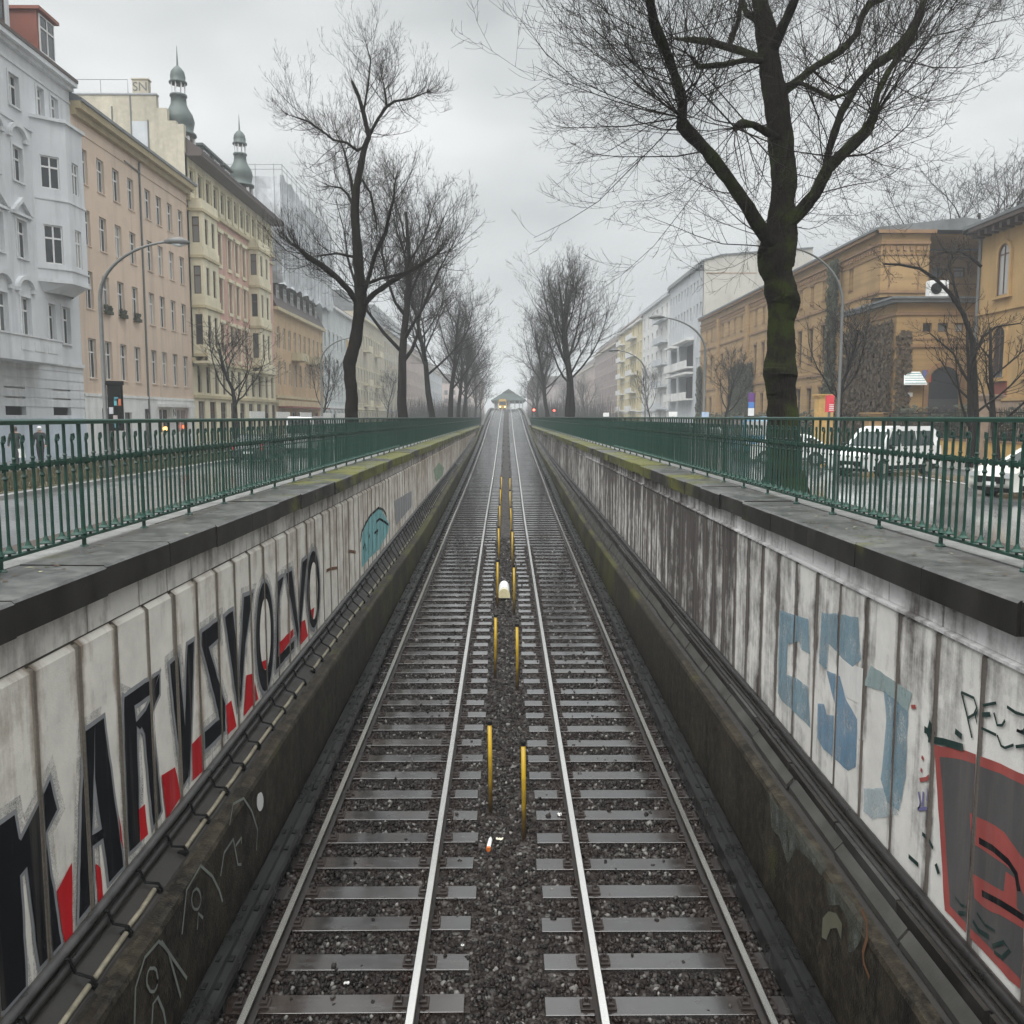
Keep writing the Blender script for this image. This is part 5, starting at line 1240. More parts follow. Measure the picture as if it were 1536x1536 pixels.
# A: ochre villa at the right edge
hs = thing('ochre_villa', 'ochre villa with arched windows and bracketed eaves at the right edge', 'house', (30, 50, ST)); RF = right_fr(30)
m = MB(); facade(m, RF, 38, 57.3, G, 11.3, []); body(m, RF, 38, 57.3, G, 11.3, 14); m.build('wall', MT['yellow_render'], hs)
tr = MB()
for c in (54.55, 51.2, 47.8, 44.4):
    arch_window(hs, RF, c, .62, 7.3, 9.7); arch_window(hs, RF, c, .6, 2.35, 4.85)
for z0, z1, d in ((6.35, 6.5, .12), (.95, 1.15, .16)): tr = MB(); tr.fbox(RF, 38, 57.3, -.02, d, z0, z1); tr.build('string_course', MT['yellow_render'], hs)
m = MB(); m.fbox(RF, 53.6, 55.5, .004, .06, 1.2, 2.1); m.build('red_panel', MT['terracotta'], hs)
m = MB(); m.fbox(RF, 38, 57.35, -.02, .1, G, .9); m.build('base', MT['sandstone'], hs)
m = MB(); m.fbox(RF, 38, 57.9, -.5, .95, 11.45, 11.7)
for i in range(24): m.fbox(RF, 38.2 + i * .82, 38.5 + i * .82, -.02, .75, 11.1, 11.44)
m.fbox(end_fr(57.3), 29.05, 44, -.6, .0, 11.45, 11.69); m.build('eaves', MT['roof_dark'], hs)
m = MB(); gable_roof(m, RF, 38, 57.9, 11.71, 1.0, 14, 3.4); m.build('roof', MT['roof_grey'], hs)
m = MB(); m.tube([(29.9, 57.35, 11.4), (29.9, 57.35, G)], .09, 7); m.build('downpipe', MT['roof_grey'], hs)
# B: low porch block with arched gateway facing us
hs = thing('porch_block', 'low yellow brick block with arched door, creeper on its street side', 'house', (28, 60, ST)); EF = end_fr(60); BF = right_fr(26)
win = [(27.75, 28.35, 5.62, 6.2), (28.75, 29.4, 5.62, 6.2), (29.9, 30.5, 5.62, 6.2)]
arch = arch_poly(29.3, 1.05, G, 2.3, 12)
m = MB(); facade(m, EF, 26, 36, G, 7.5, win); facade(m, BF, 60, 68.9, G, 7.5, []); m.quad((26, 60, 7.5), (36, 60, 7.5), (36, 68.9, 7.5), (26, 68.9, 7.5)); m.quad((36, 60, G), (36, 68.9, G), (36, 68.9, 7.5), (36, 60, 7.5)); m.quad((26, 68.9, G), (36, 68.9, G), (36, 68.9, 7.5), (26, 68.9, 7.5)); m.build('wall', MT['brick'], hs)
for o in win: window(hs, EF, o, 'frame_d', mull=False, transom=None)
m = MB(); ob_ = arch_poly(29.3, 1.35, G, 2.3, 12)
for i in range(len(arch) - 1): m.fprism(EF, [arch[i], arch[i + 1], ob_[i + 1], ob_[i]], -.02, .16)
m.fbox(EF, 25.9, 36, -.02, .14, 4.6, 4.8); m.fbox(EF, 25.9, 36, -.02, .1, 6.7, 6.9); m.fbox(EF, 27.2, 31.5, -.02, .06, 5.1, 5.2)
m.fbox(BF, 60.01, 68.9, -.02, .1, 6.7, 6.9)
m.build('brick_moulding', MT['brick_trim'], hs)
m = MB(); m.fprism(EF, arch, .004, .03); do = m.build('gate_door', MT['dark_int'], hs)
m = MB(); m.fprism(EF, arch_poly(29.3, .95, 1.2, 2.3, 12), .034, .05); m.build('glazing', MT['glass'], do)
m = MB(); m.box(25.55, 36.3, 59.5, 69.2, 7.5, 7.72); m.box(25.4, 36.3, 59.35, 69.3, 7.72, 7.86); m.add([(25.4, 59.35, 7.86), (36.3, 59.35, 7.86), (36.3, 69.3, 8.9), (26.8, 69.3, 8.9)], [(0, 1, 2, 3)]); m.build('roof', MT['roof_grey'], hs)
m = MB(); leaves(m, BF, 60.1, 69.0, -1.5, 6.4, 2600, 1, .03, .45, .1, .22); leaves(m, EF, 26, 27.0, -1, 5.6, 420, 2, .03, .3)
r = random.Random(3)
for k in range(60):
    y = r.uniform(60.2, 68.8); z = G
    pts = [(25.9, y, z)]
    for i in range(6): y += r.uniform(-.4, .4); z += r.uniform(.8, 1.6); pts.append((25.9 - r.uniform(0, .1), y, z))
    m.tube(pts, .03, 4)
tag(m.build('creeper', MT['ivy_brown']), 'brown leafless creeper covering the street side of the low brick block', 'creeper')
t = thing('canopy_sign', 'white and teal striped canopy sign over the porch door', 'sign', (27.1, 59.7, 2.3))
m = MB(); m.add([(26.35, 59.3, 2.2), (27.9, 59.3, 2.2), (27.65, 59.9, 3.0), (26.6, 59.9, 3.0), (26.35, 59.3, 2.1), (27.9, 59.3, 2.1)], [(0, 1, 2, 3), (4, 5, 1, 0)]); m.build('awning', MT['white'], t)
m = MB()
for i in range(5): m.add([(26.4 + i * .05, 59.29 + i * .12, 2.22 + i * .16), (27.86 - i * .05, 59.29 + i * .12, 2.22 + i * .16), (27.85 - i * .05, 59.31 + i * .12, 2.26 + i * .16), (26.42 + i * .05, 59.31 + i * .12, 2.26 + i * .16)], [(0, 1, 2, 3)])
m.build('stripe', M('teal stripe', (.1, .3, .32), .6), t)
m = MB(); m.box(26.45, 27.25, 59.93, 59.985, 1.35, 1.62); tag(m.build('wall_plaque', MT['white']), 'small white plaque on the brick below the canopy sign', 'plaque')
t = thing('flag_board', 'small blue and red board beside the arched door', 'sign', (28.0, 59.9, 2.9)); m = MB(); m.box(27.85, 28.1, 59.86, 59.95, 2.3, 3.1); m.build('blue_panel', M('blue panel', (.12, .15, .35), .5), t); m = MB(); m.box(28.104, 28.4, 59.86, 59.95, 2.3, 3.1); m.build('red_panel', M('red panel', (.4, .05, .04), .5), t)
t = thing('air_conditioner', 'white air conditioner box on the low block roof', 'air conditioner', (29.6, 63, 8.3)); m = MB(); m.cbox(29.3, 30.6, 62.6, 63.2, 8.25, 9.35, .03); m.build('casing', MT['white'], t)
m = MB(); m.add([(29.75 + .38 * math.cos(a), 62.59, 8.8 + .38 * math.sin(a)) for a in np.linspace(0, 6.28, 17)[:-1]] + [(29.75 + .38 * math.cos(a), 62.56, 8.8 + .38 * math.sin(a)) for a in np.linspace(0, 6.28, 17)[:-1]], [tuple(range(16, 32))] + [(i, (i + 1) % 16, 16 + (i + 1) % 16, 16 + i) for i in range(16)]); m.build('fan_grille', MT['black'], t)
# C: long three storey brick range with tall end pavilion
hs = thing('brick_range', 'long yellow brick range with corbelled cornice and an ivy clad pier', 'house', (28, 98, ST)); CF = right_fr(28); CE = end_fr(67.8)
ops = []
for c in np.arange(73.5, 128, 3.05): ops += [(c - .42, c - .06, 10.2, 11.8), (c + .06, c + .42, 10.2, 11.8), (c - .55, c + .55, 4.9, 8.0), (c - .6, c + .6, -.6, 2.6)]
m = MB(); facade(m, CF, 67.8, 129.2, G, 13.5, ops, .3); facade(m, CE, 28, 31.6, G, 13.5, []); body(m, CF, 67.8, 129.2, G, 13.5, 12, near=False); m.quad((31.6, 67.8, G), (31.6, 74, G), (31.6, 74, 13.5), (31.6, 67.8, 13.5)); m.build('wall', MT['brick'], hs)
for o in ops: window(hs, CF, o, 'frame_d', mull=o[1] - o[0] > .6, depth=.26)
m = MB()
for f, a, b in ((CF, 67.8, 129.2), (CE, 27.9, 31.6)):
    m.fbox(f, a, b, -.02, .16, 12.75, 12.95); m.fbox(f, a, b, -.02, .07, 11.95, 12.05)
    k = 0; u = a + .2
    while u < b - .3: m.fbox(f, u, u + .24, -.02, .14, 12.3, 12.6); u += .5
    m.fbox(f, a, b, -.02, .12, 9.2, 9.4); m.fbox(f, a, b, -.02, .12, 3.6, 3.85)
for o in ops: m.fbox(CF, o[0] - .1, o[1] + .1, -.02, .1, o[3] + .05, o[3] + .25); sill(m, CF, o, .1, .12, .08)
m.fbox(CE, 28.6, 30.9, -.02, .05, 11.3, 11.42); m.fbox(CE, 28.6, 28.72, -.02, .05, 8.6, 11.3); m.fbox(CE, 30.78, 30.9, -.02, .05, 8.6, 11.3)
m.build('brick_moulding', MT['brick_trim'], hs)
for a in (76.2, 88.4, 104, 118): m = MB(); m.fbox(CF, a - .55, a + .55, .004, .3, G, 12.7); m.build('pilaster', MT['brick'], hs)
m = MB(); m.fbox(CF, 67.5, 129.3, -.3, .4, 13.5, 13.75); m.fbox(CE, 27.6, 31.9, -.2, .4, 13.5, 13.74); m.build('cornice', MT['brick_trim'], hs)
m = MB(); gable_roof(m, CF, 67.6, 129.3, 13.76, .5, 12, .9); m.build('roof', MT['roof_grey'], hs)
m = MB(); leaves(m, CF, 75.2, 77.2, .5, 12.9, 2400, 5, .3, .75, .1, .22); tag(m.build('ivy', MT['ivy']), 'narrow dark ivy column climbing the brick range to its cornice', 'ivy')
m = MB(); leaves(m, CF, 101, 110.5, -2, 6.0, 2600, 6, .1, .6, .14, .3); tag(m.build('ivy', MT['ivy']), 'broad dark ivy panel on the brick range behind the right lamp', 'ivy')
m = MB(); leaves(m, CF, 127.2, 129.3, -2, 7, 900, 9, .1, .6, .14, .3); tag(m.build('ivy', MT['ivy']), 'dark ivy strip at the far corner of the brick range', 'ivy')
# D: set back link
hs = thing('link_block', 'set back brick link with small square windows between villa and range', 'house', (35, 74, ST)); DE = end_fr(74)
ops = [(c - .45, c + .45, 11.3, 12.1) for c in (33.2, 35.2, 37.0, 39)]
m = MB(); facade(m, DE, 31.61, 46, G, 13.4, ops); m.quad((31.61, 74, 13.4), (46, 74, 13.4), (46, 84, 13.4), (31.61, 84, 13.4)); m.build('wall', MT['brick'], hs)
for o in ops: window(hs, DE, o, 'frame_d', mull=False)
m = MB(); m.fbox(DE, 31.62, 46, -.3, .35, 13.4, 13.75); m.build('roof', MT['roof_grey'], hs); m = MB(); m.fbox(DE, 31.62, 46, -.02, .1, 12.7, 12.9); m.fbox(DE, 31.62, 46, -.02, .06, 10.7, 10.8); m.build('brick_moulding', MT['brick_trim'], hs)
# E: tall light grey house with beige firewall and loggias
hs = thing('grey_firewall_house', 'tall light grey house with blank beige firewall and dark loggias', 'house', (28.5, 143, ST)); EFc = right_fr(28.5)
ops = [(c - .5, c + .5, z0, z1) for c in np.arange(132, 156, 2.35) for z0, z1 in ((18.6, 20), (14.6, 16.6))] + [(c - .5, c + .5, z0, z1) for c in (131.8, 133.8) for z0, z1 in ((10.6, 12.7), (6.6, 8.7), (2.6, 4.7))]
log = [(136.5, 147.5, 7.6, 11.4), (136.5, 147.5, 2.8, 6.4), (149.5, 154.5, 7.6, 11.2), (149.5, 154.5, 2.8, 6.4)]
m = MB(); facade(m, EFc, 130.3, 156.6, G, 22, ops, .3); 
m2 = MB()
m = MB(); facade(m, EFc, 130.3, 156.6, G, 22, ops + log, 1.3); body(m, EFc, 130.3, 156.6, G, 22, 12, near=False); m.build('wall', MT['lightgrey'], hs)
m = MB()
for o in log: m.fbox(EFc, o[0], o[1], -1.35, -1.28, o[2], o[3])
m.build('loggia_back', MT['dark_int'], hs)
m = MB()
for o in log: m.fbox(EFc, o[0] - .3, o[1] + .3, .01, 1.2, o[2] - .25, o[2]); m.fbox(EFc, o[0] - .3, o[1] + .3, 1.05, 1.2, o[2], o[2] + .95); m.fbox(EFc, o[0] - .3, o[1] + .3, .01, 1.2, o[3] + .1, o[3] + .4)
m.build('balcony', MT['white_render'], hs)
for o in ops: window(hs, EFc, o, 'frame_w', mull=False, depth=.26)
m = MB(); m.fprism(end_fr(130.3), [(28.5, G), (28.5, 22.2), (31, 22.9), (44, 23.9), (44, G)], -.4, 0); m.build('firewall', MT['greybeige'], hs)
m = MB(); m.fprism(end_fr(130.2), [(28.2, 22.1), (31, 22.9), (44, 23.9), (44, 24.1), (31, 23.1), (28.2, 22.3)], -26.6, .1); m.fbox(EFc, 130.3, 156.6, -.02, .5, 21.6, 22.0); m.build('roof', MT['roof_grey'], hs)
m = MB(); m.fbox(end_fr(130.0), 36.4, 39, -1.5, .2, 22.5, 25.0); m.fbox(end_fr(130.0), 36.2, 39.2, -1.6, .3, 25.0, 25.2); m.build('chimney', MT['greybeige'], hs)
m = MB(); m.fbox(end_fr(130.3), 28.9, 36, .003, .04, 20.4, 20.55); m.build('seam', MT['sandstone'], hs)
RR = right_fr(28.5)
rows_r = [(17.5, 19.6), (13.6, 15.8), (9.7, 11.9), (5.8, 8.0), (1.9, 4.1), (-2, .6)]
plain_house('white_gable_house', 'narrow white house with roof terrace, between grey firewall house and yellow house', RR, 156.7, 187, 21.2, 'white_render', 'lightgrey', 'roof_grey', rows_r, 4.5, loc=(28.5, 172, ST), bays=((158, 168),), roof_h=2)
plain_house('pale_yellow_house', 'pale yellow house with white balconies, beyond the white one', RR, 187.1, 228, 20.3, 'paleyellow', 'white_render', 'roof_dark', rows_r, 3.6, loc=(28.5, 205, ST), bays=((195, 205), (214, 222)), roof_h=2.4)
plain_house('brown_house', 'hazy brown house at the far end of the right row', RR, 228.1, 285, 18.8, 'brownhouse', 'beige', 'roof_dark', rows_r[1:], 3.8, loc=(28.5, 256, ST), roof_h=3)
plain_house('far_beige_house', 'faint beige house ending the right row by the station', RR, 285.1, 360, 16.5, 'rose', 'beige', 'roof_dark', rows_r[1:], 4.2, loc=(28.5, 320, ST))

# ------------------------------------------------------------------ front garden wall, fence and gate piers on the right
FX = 24.6
t = thing('garden_wall', 'low yellow brick wall with black iron fence behind the parked cars', 'wall', (FX, 45, ST))
m = MB(); m.box(FX, FX + .35, 30, 58.6, ST - .2, -1.3); m.build('brick_base', MT['wall_yellow'], t)
m = MB(); m.box(FX - .04, FX + .4, 30, 58.6, -1.3, -1.2); m.build('coping', MT['brick_trim'], t)
m = MB(); m.box(FX + .15, FX + .2, 30, 58.6, -1.08, -1.03); m.box(FX + .15, FX + .2, 30, 58.6, .2, .25)
for i in range(190): y = 30.1 + i * .15; m.tube([(FX + .175, y, -1.2), (FX + .175, y, .4), (FX + .175, y, .5)], [.013, .013, .003], 4, False)
m.build('iron_fence', MT['iron'], t)
for y, lab, mt, w, h in ((46.3, 'stone gate pier with moulded cap in front of the villa corner', 'sandstone', .55, 1.15), (69.6, 'yellow brick gate pier just right of the big tree trunk', 'wall_yellow', .55, 1.75), (60.0, 'brick gate pier beside the porch, half hidden by the van', 'brick', .6, .3)):
    t = thing('gate_pier', lab, 'gate pier', (FX + .2, y, ST)); m = MB(); m.box(FX + .18 - w, FX + .18 + w, y - w, y + w, ST - .2, h - .25); m.build('shaft', MT[mt], t)
    m = MB(); m.box(FX + .1 - w, FX + .26 + w, y - w - .08, y + w + .08, h - .25, h - .1); m.box(FX + .02 - w, FX + .34 + w, y - w - .16, y + w + .16, h - .1, h); m.build('cap', MT[mt], t)
def bush(name, label, x0, x1, y0, y1, z0, z1, n, seed, mat, q=.09):
    r = random.Random(seed); m = MB()
    for k in range(n):
        x, y = r.uniform(x0, x1), r.uniform(y0, y1); zt = z1 - (z1 - z0) * .5 * abs(math.sin(y * 1.3 + seed) * math.cos(y * .47)) ; z = z0 + (zt - z0) * r.random() ** .6; s = q * r.uniform(.5, 1.5)
        d1 = Vector((r.gauss(0, 1), r.gauss(0, 1), r.gauss(0, .7))).normalized() * s; d2 = d1.orthogonal().normalized() * s * .6; p = Vector((x, y, z))
        m.add([p - d1, p + d2, p + d1, p - d2], [(0, 1, 2, 3)])
    for k in range(int((y1 - y0) * 6)):
        x, y = r.uniform(x0, x1), r.uniform(y0, y1); m.tube([(x, y, ST), (x + r.uniform(-.2, .2), y + r.uniform(-.2, .2), z1 - r.uniform(.2, .8))], .012, 3, False)
    tag(m.build(name, MT[mat]), label, 'hedge')
bush('hedge', 'dark loose hedge behind the iron fence of the villa', FX + .4, FX + 1.8, 38, 58, ST, .75, 5200, 1, 'hedge', .12)
bush('hedge', 'dark shrubs along the fence in front of the brick range', FX + .3, FX + 1.8, 70.5, 118, ST, .6, 5200, 4, 'hedge', .16)

# ------------------------------------------------------------------ white hoarding panels on the left, station and train
t = thing('site_hoarding', 'row of white panels above the left railing, in front of the cream house', 'hoarding', (-18.5, 80, ST))
m = MB(); m.box(-18.62, -18.5, 62, 112, -.2, -.12)
for i in range(8): m.box(-18.6, -18.5, 63.4 + i * 6.9, 63.5 + i * 6.9, ST, .3)
m.build('frame', MT['iron'], t)
for ya, yb_ in ((65.3, 69.3), (73, 77.4), (81.4, 86), (90.6, 95.8), (99.4, 105)):
    m = MB(); m.box(-18.5, -18.44, ya, yb_, -.1, .42); m.build('panel', MT['white'], t)
SX, SY = 1.2, 272
t = thing('station', 'elevated station with green hipped roof at the end of the tracks', 'station', (SX, SY, ST))
m = MB(); m.box(SX - 4.6, SX + 4.6, SY, SY + 50, ST, 1.9); m.box(SX - .5, SX + .9, SY - 6, SY + 50, 1.9, 2.9); m.build('platform', MT['lightgrey'], t)
m = MB()
for x in (-4.2, -2.6, -1.0, .4, 1.9, 3.3, 4.2): m.box(SX + x - .14, SX + x + .14, SY + .2, SY + .5, 1.9, 5.2)
m.box(SX - 4.3, SX - 3.2, SY + .6, SY + .8, 1.9, 5.2); m.box(SX - .6, SX + .5, SY + .6, SY + .8, 2.9, 5.2); m.build('end_wall', MT['lightgrey'], t)
m = MB(); e, zt = 5.2, 5.1
m.add([(SX - e, SY - 1, zt), (SX + e, SY - 1, zt), (SX + e, SY + 50, zt), (SX - e, SY + 50, zt), (SX - 1.6, SY + 1.6, 7.4), (SX + 1.6, SY + 1.6, 7.4), (SX + 1.6, SY + 50, 7.4), (SX - 1.6, SY + 50, 7.4)], [(0, 1, 5, 4), (1, 2, 6, 5), (3, 0, 4, 7), (0, 3, 2, 1)])
m.add([(SX - 1.9, SY + 1.2, 7.3), (SX + 1.9, SY + 1.2, 7.3), (SX, SY + 1.2, 8.5), (SX - 1.9, SY + 50, 7.3), (SX + 1.9, SY + 50, 7.3), (SX, SY + 50, 8.5)], [(0, 1, 2), (1, 4, 5, 2), (0, 2, 5, 3)])
m.box(SX - e - .1, SX + e + .1, SY - 1.1, SY + 50, zt - .3, zt - .01); m.build('roof', MT['pavilion'], t)
tx, ty = -1.35 + xoff(262) * .8, 262
t = thing('underground_train', 'yellow underground train with lit headlights standing at the station', 'train', (tx, ty, 2.1))
m = MB(); m.add([(tx - 1.15, ty, 2.5), (tx + 1.15, ty, 2.5), (tx + 1.15, ty, 4.6), (tx + .85, ty, 5.2), (tx - .85, ty, 5.2), (tx - 1.15, ty, 4.6), (tx - 1.15, ty + 24, 2.5), (tx + 1.15, ty + 24, 2.5), (tx + 1.15, ty + 24, 4.6), (tx + .85, ty + 24, 5.2), (tx - .85, ty + 24, 5.2), (tx - 1.15, ty + 24, 4.6)], [tuple(range(6)), tuple(range(11, 5, -1))] + [(i, (i + 1) % 6, 6 + (i + 1) % 6, 6 + i) for i in range(6)]); m.build('body', M('train yellow', (.55, .33, .04), .5), t)
m = MB(); m.box(tx - .95, tx + .95, ty - .04, ty - .004, 3.5, 4.5); m.build('windscreen', MT['carglass'], t)
for dx in (-.7, .7): m = MB(); m.tube([(tx + dx, ty - .08, 2.95), (tx + dx, ty, 2.95)], .22, 10); m.build('headlight', emis('headlight%d' % (dx > 0), (1, .82, .45), 1.8), t)
m = MB(); m.box(tx - .9, tx + .9, ty + .1, ty + 23.5, 2.1, 2.5); m.build('bogie', MT['black'], t)
# ------------------------------------------------------------------ lamps, signs, traffic lights
def street_lamp(label, x, y, h, arm, dirx, r=.085, mat='lamp'):
    t = thing('street_lamp', label, 'street lamp', (x, y, ST), 'curved street lamps')
    m = MB(); n = 12; hp = h - 2.0; pts = [(x, y, ST), (x, y, ST + 1.2), (x, y, ST + 1.25), (x, y, ST + hp)]; rr = [r * 1.5, r * 1.45, r, r * .85]
    for i in range(1, n + 1):
        a = i / n * R(82); pts.append((x + dirx * arm * (1 - math.cos(a)) / (1 - math.cos(R(82))), y, ST + hp + 2.0 * math.sin(a) / math.sin(R(82)))); rr.append(r * (.85 - .4 * i / n))
    m.tube(pts, rr, 10); m.build('pole', MT[mat], t, True)
    m = MB(); p = Vector(pts[-1]); m.tube([p - Vector((dirx * .1, 0, .0)), p + Vector((dirx * .15, 0, .03)), p + Vector((dirx * .5, 0, .02)), p + Vector((dirx * .8, 0, -.04))], [.06, .12, .15, .05], 10); m.build('lamp_head', MT[mat], t, True)
    m = MB(); m.tube([p + Vector((dirx * .18, 0, -.06)), p + Vector((dirx * .45, 0, -.09)), p + Vector((dirx * .7, 0, -.08))], [.06, .1, .03], 8); m.build('lens', MT['lens'], t, True)
street_lamp('curved grey street lamp in front of the peach house', -14.6, 33, 8.6, 2.5, 1)
street_lamp('curved street lamp beyond the left tree, before the orange house', -14.6, 72, 8.6, 2.5, 1)
street_lamp('grey street lamp just right of the big tree trunk', 12.1, 32.5, 8.35, 2.0, -1, .062)
street_lamp('curved street lamp in front of the ivy corner of the brick range', 12.1, 54.5, 8.3, 2.6, -1)
street_lamp('curved street lamp in front of the pale yellow house', 12.1, 77.3, 8.0, 2.4, -1)
t = thing('sticker_board', 'dark sign board plastered with stickers beside the left lamp post', 'sign', (-14.3, 33, .5))
m = MB(); m.box(-14.46, -13.92, 32.9, 32.98, -.5, 1.15); m.box(-14.5, -13.88, 32.88, 32.99, 1.15, 1.3); m.build('board', MT['black'], t)
r = random.Random(5)
for k, c in enumerate([(.1, .35, .4), (.45, .12, .05), (.4, .4, .42), (.05, .2, .25), (.35, .3, .3), (.1, .25, .3)]):
    m = MB(); x, z = r.uniform(-14.42, -14.1), r.uniform(-.4, .7); m.box(x, x + .15, 32.875, 32.898, z, z + r.uniform(.12, .25)); m.build('sticker', M('sticker %d' % k, c, .5), t)
t = thing('parking_sign', 'violet, blue and white sign stack left of the big tree trunk', 'sign', (12.35, 45, ST))
m = MB(); m.tube([(12.35, 45, ST), (12.35, 45, 1.25)], .035, 6); m.build('pole', MT['lamp'], t)
for z0, z1, c, nm in ((.75, 1.2, (.13, .05, .2), 'violet_plate'), (.45, .74, (.08, .2, .5), 'blue_plate'), (.06, .44, (.7, .7, .7), 'white_plate')):
    m = MB(); m.cbox(12.2, 12.5, 44.93, 44.96, z0, z1, .005); m.build(nm, M(nm + ' paint', c, .45, .9), t)
t = thing('advert_panel', 'bright red advertising panel with white scribbles by the right lamp', 'sign', (16.3, 45, ST)); m = MB(); m.box(16.08, 16.52, 44.96, 45, .25, 1.08); m.build('panel', M('red poster', (.62, .05, .07), .5, .8), t)
m = MB(); m.box(16.24, 16.36, 45.002, 45.05, ST, 1.1); m.build('post', MT['lamp'], t)
m = MB()
for i in range(4): m.box(16.27, 16.5, 44.95, 44.957, .32 + i * .09, .36 + i * .09)
m.build('lettering', MT['white'], t)
for x, y, w, h, z, lab in ((8.35, 44.5, .42, .24, .02, 'small white board above the right railing, left of the second right lamp'), (11.3, 50.5, .4, .28, .0, 'small pale blue board above the right railing, left of the sign stack'), (5.2, 46, .3, .2, .02, 'small whitish board above the right railing below the far yellow house')):
    t = thing('notice_board', lab, 'sign', (x, y, ST)); m = MB(); m.box(x - w / 2, x + w / 2, y, y + .03, z, z + h); m.build('board', MT['white'] if 'blue' not in lab else M('pale blue board', (.4, .5, .65), .5), t); m = MB(); m.tube([(x, y + .06, ST), (x, y + .06, z + h)], .03, 6); m.build('pole', MT['lamp'], t)
for x, y, z, lab in ((5.6, 172, 1.25, 'red traffic light nearest the tracks at the end of the right railing'), (9.8, 178, 1.2, 'second red traffic light, between the bare right trunks')):
    t = thing('traffic_light', lab, 'traffic light', (x, y, ST)); m = MB(); m.tube([(x, y, ST), (x, y, z - .6)], .07, 6); m.build('pole', MT['lamp'], t)
    m = MB(); m.box(x - .22, x + .22, y, y + .25, z - .75, z + .35); m.box(x - .4, x + .4, y + .26, y + .29, z - .95, z + .55); m.build('housing', MT['black'], t)
    m = MB(); m.tube([(x, y - .1, z + .1), (x, y - .01, z + .1)], [.19, .2], 10); m.build('red_lens', emis('red signal %d' % y, (1, .07, .04), 9), t)

# bare undergrowth and small far trees beside the ramp: one brownish mass
r = random.Random(77); m = MB()
for s in (-1, 1):
    for k in range(5200):
        y = r.uniform(165, 330); x = s * r.uniform(7, 22); h = r.uniform(2, 7.5) * (.55 + .45 * abs(math.sin(y * .21 + s))); z = ST; a = r.uniform(0, 6.28); l = r.uniform(.1, .5)
        m.tube([(x, y, z + h * .25 * r.random()), (x + l * math.cos(a), y + l * math.sin(a), z + h * .6), (x + l * 2.2 * math.cos(a + .5), y + l * 2.2 * math.sin(a + .5), z + h)], [.03, .025, .012], 3, False)
tag(m.build('undergrowth', MT['twig']), 'hazy brown mass of bare bushes on both sides of the far ramp', 'bushes', kind='stuff')
# wet leaves and scraps on the coping and in the ballast
r = random.Random(12); m = MB(); LM = [M('brown leaf', (.09, .05, .02), .5, .6), M('pale leaf', (.32, .31, .2), .5, .7), M('olive leaf', (.06, .065, .02), .5, .6)]
for k in range(420):
    s = r.choice((-1, 1)); y = 4 + 40 * r.random() ** 1.7; b = r.random()
    x = (-3.34 - .62 * b ** .6) if s < 0 else (3.54 + .62 * b ** .6); z = coping_z(y) + .008 + r.uniform(0, .006); q = r.uniform(.012, .035); a = r.uniform(0, 6.28)
    m.add([(x + q * 1.4 * math.cos(a), y + q * 1.4 * math.sin(a), z), (x - q * .7 * math.sin(a), y + q * .7 * math.cos(a), z + .004), (x - q * 1.2 * math.cos(a), y - q * 1.2 * math.sin(a), z), (x + q * .7 * math.sin(a), y - q * .7 * math.cos(a), z + .003)], [(0, 1, 2, 3)], r.choice((0, 0, 0, 2, 1)))
tag(m.build('fallen_leaves', LM), 'scattered wet leaves lying on the stone copings', 'leaves', kind='stuff')
# ------------------------------------------------------------------ bare trees
def rot_about(v, ax, a):
    return Matrix.Rotation(a, 3, ax) @ v
def sidev(d, r, ang):
    ax = d.orthogonal().normalized(); ax = rot_about(ax, d, r.uniform(0, 6.283)); return rot_about(d, ax, ang).normalized()
UP = Vector((0, 0, 1))
def twig(mb, p, d, L, r0, lev, r, trop=.12, minr=.004, wob=.13, dens=1.0):
    n = 5 if lev == 0 else (4 if lev == 1 else 3)
    pts, rad, dirs = [p.copy()], [r0], [d.copy()]
    for i in range(n):
        d = (d + Vector((r.gauss(0, wob), r.gauss(0, wob), r.gauss(0, wob))) + UP * trop * (.4 + i / n)).normalized()
        p = p + d * (L / n); pts.append(p.copy()); dirs.append(d.copy()); rad.append(max(minr * .8, r0 * (1 - .72 * (i + 1) / n)))
    mb.tube(pts, rad, 4 if lev == 0 else 3, False)
    if lev < 2 and L > .25:
        k = int((L * 5.2 if lev == 0 else L * 7 + 1) * dens + r.random())
        for _ in range(k):
            t = r.uniform(.18, 1.0) ** .85 * n; i = min(n - 1, int(t)); q = pts[i].lerp(pts[i + 1], t - i)
            dd = sidev(dirs[i + 1], r, r.uniform(.45, 1.0)); l2 = L * r.uniform(.18, .42) * (1.15 - .5 * t / n)
            twig(mb, q, dd, l2, max(minr, rad[i] * .55), lev + 1, r, trop * 1.1, minr, wob, dens)
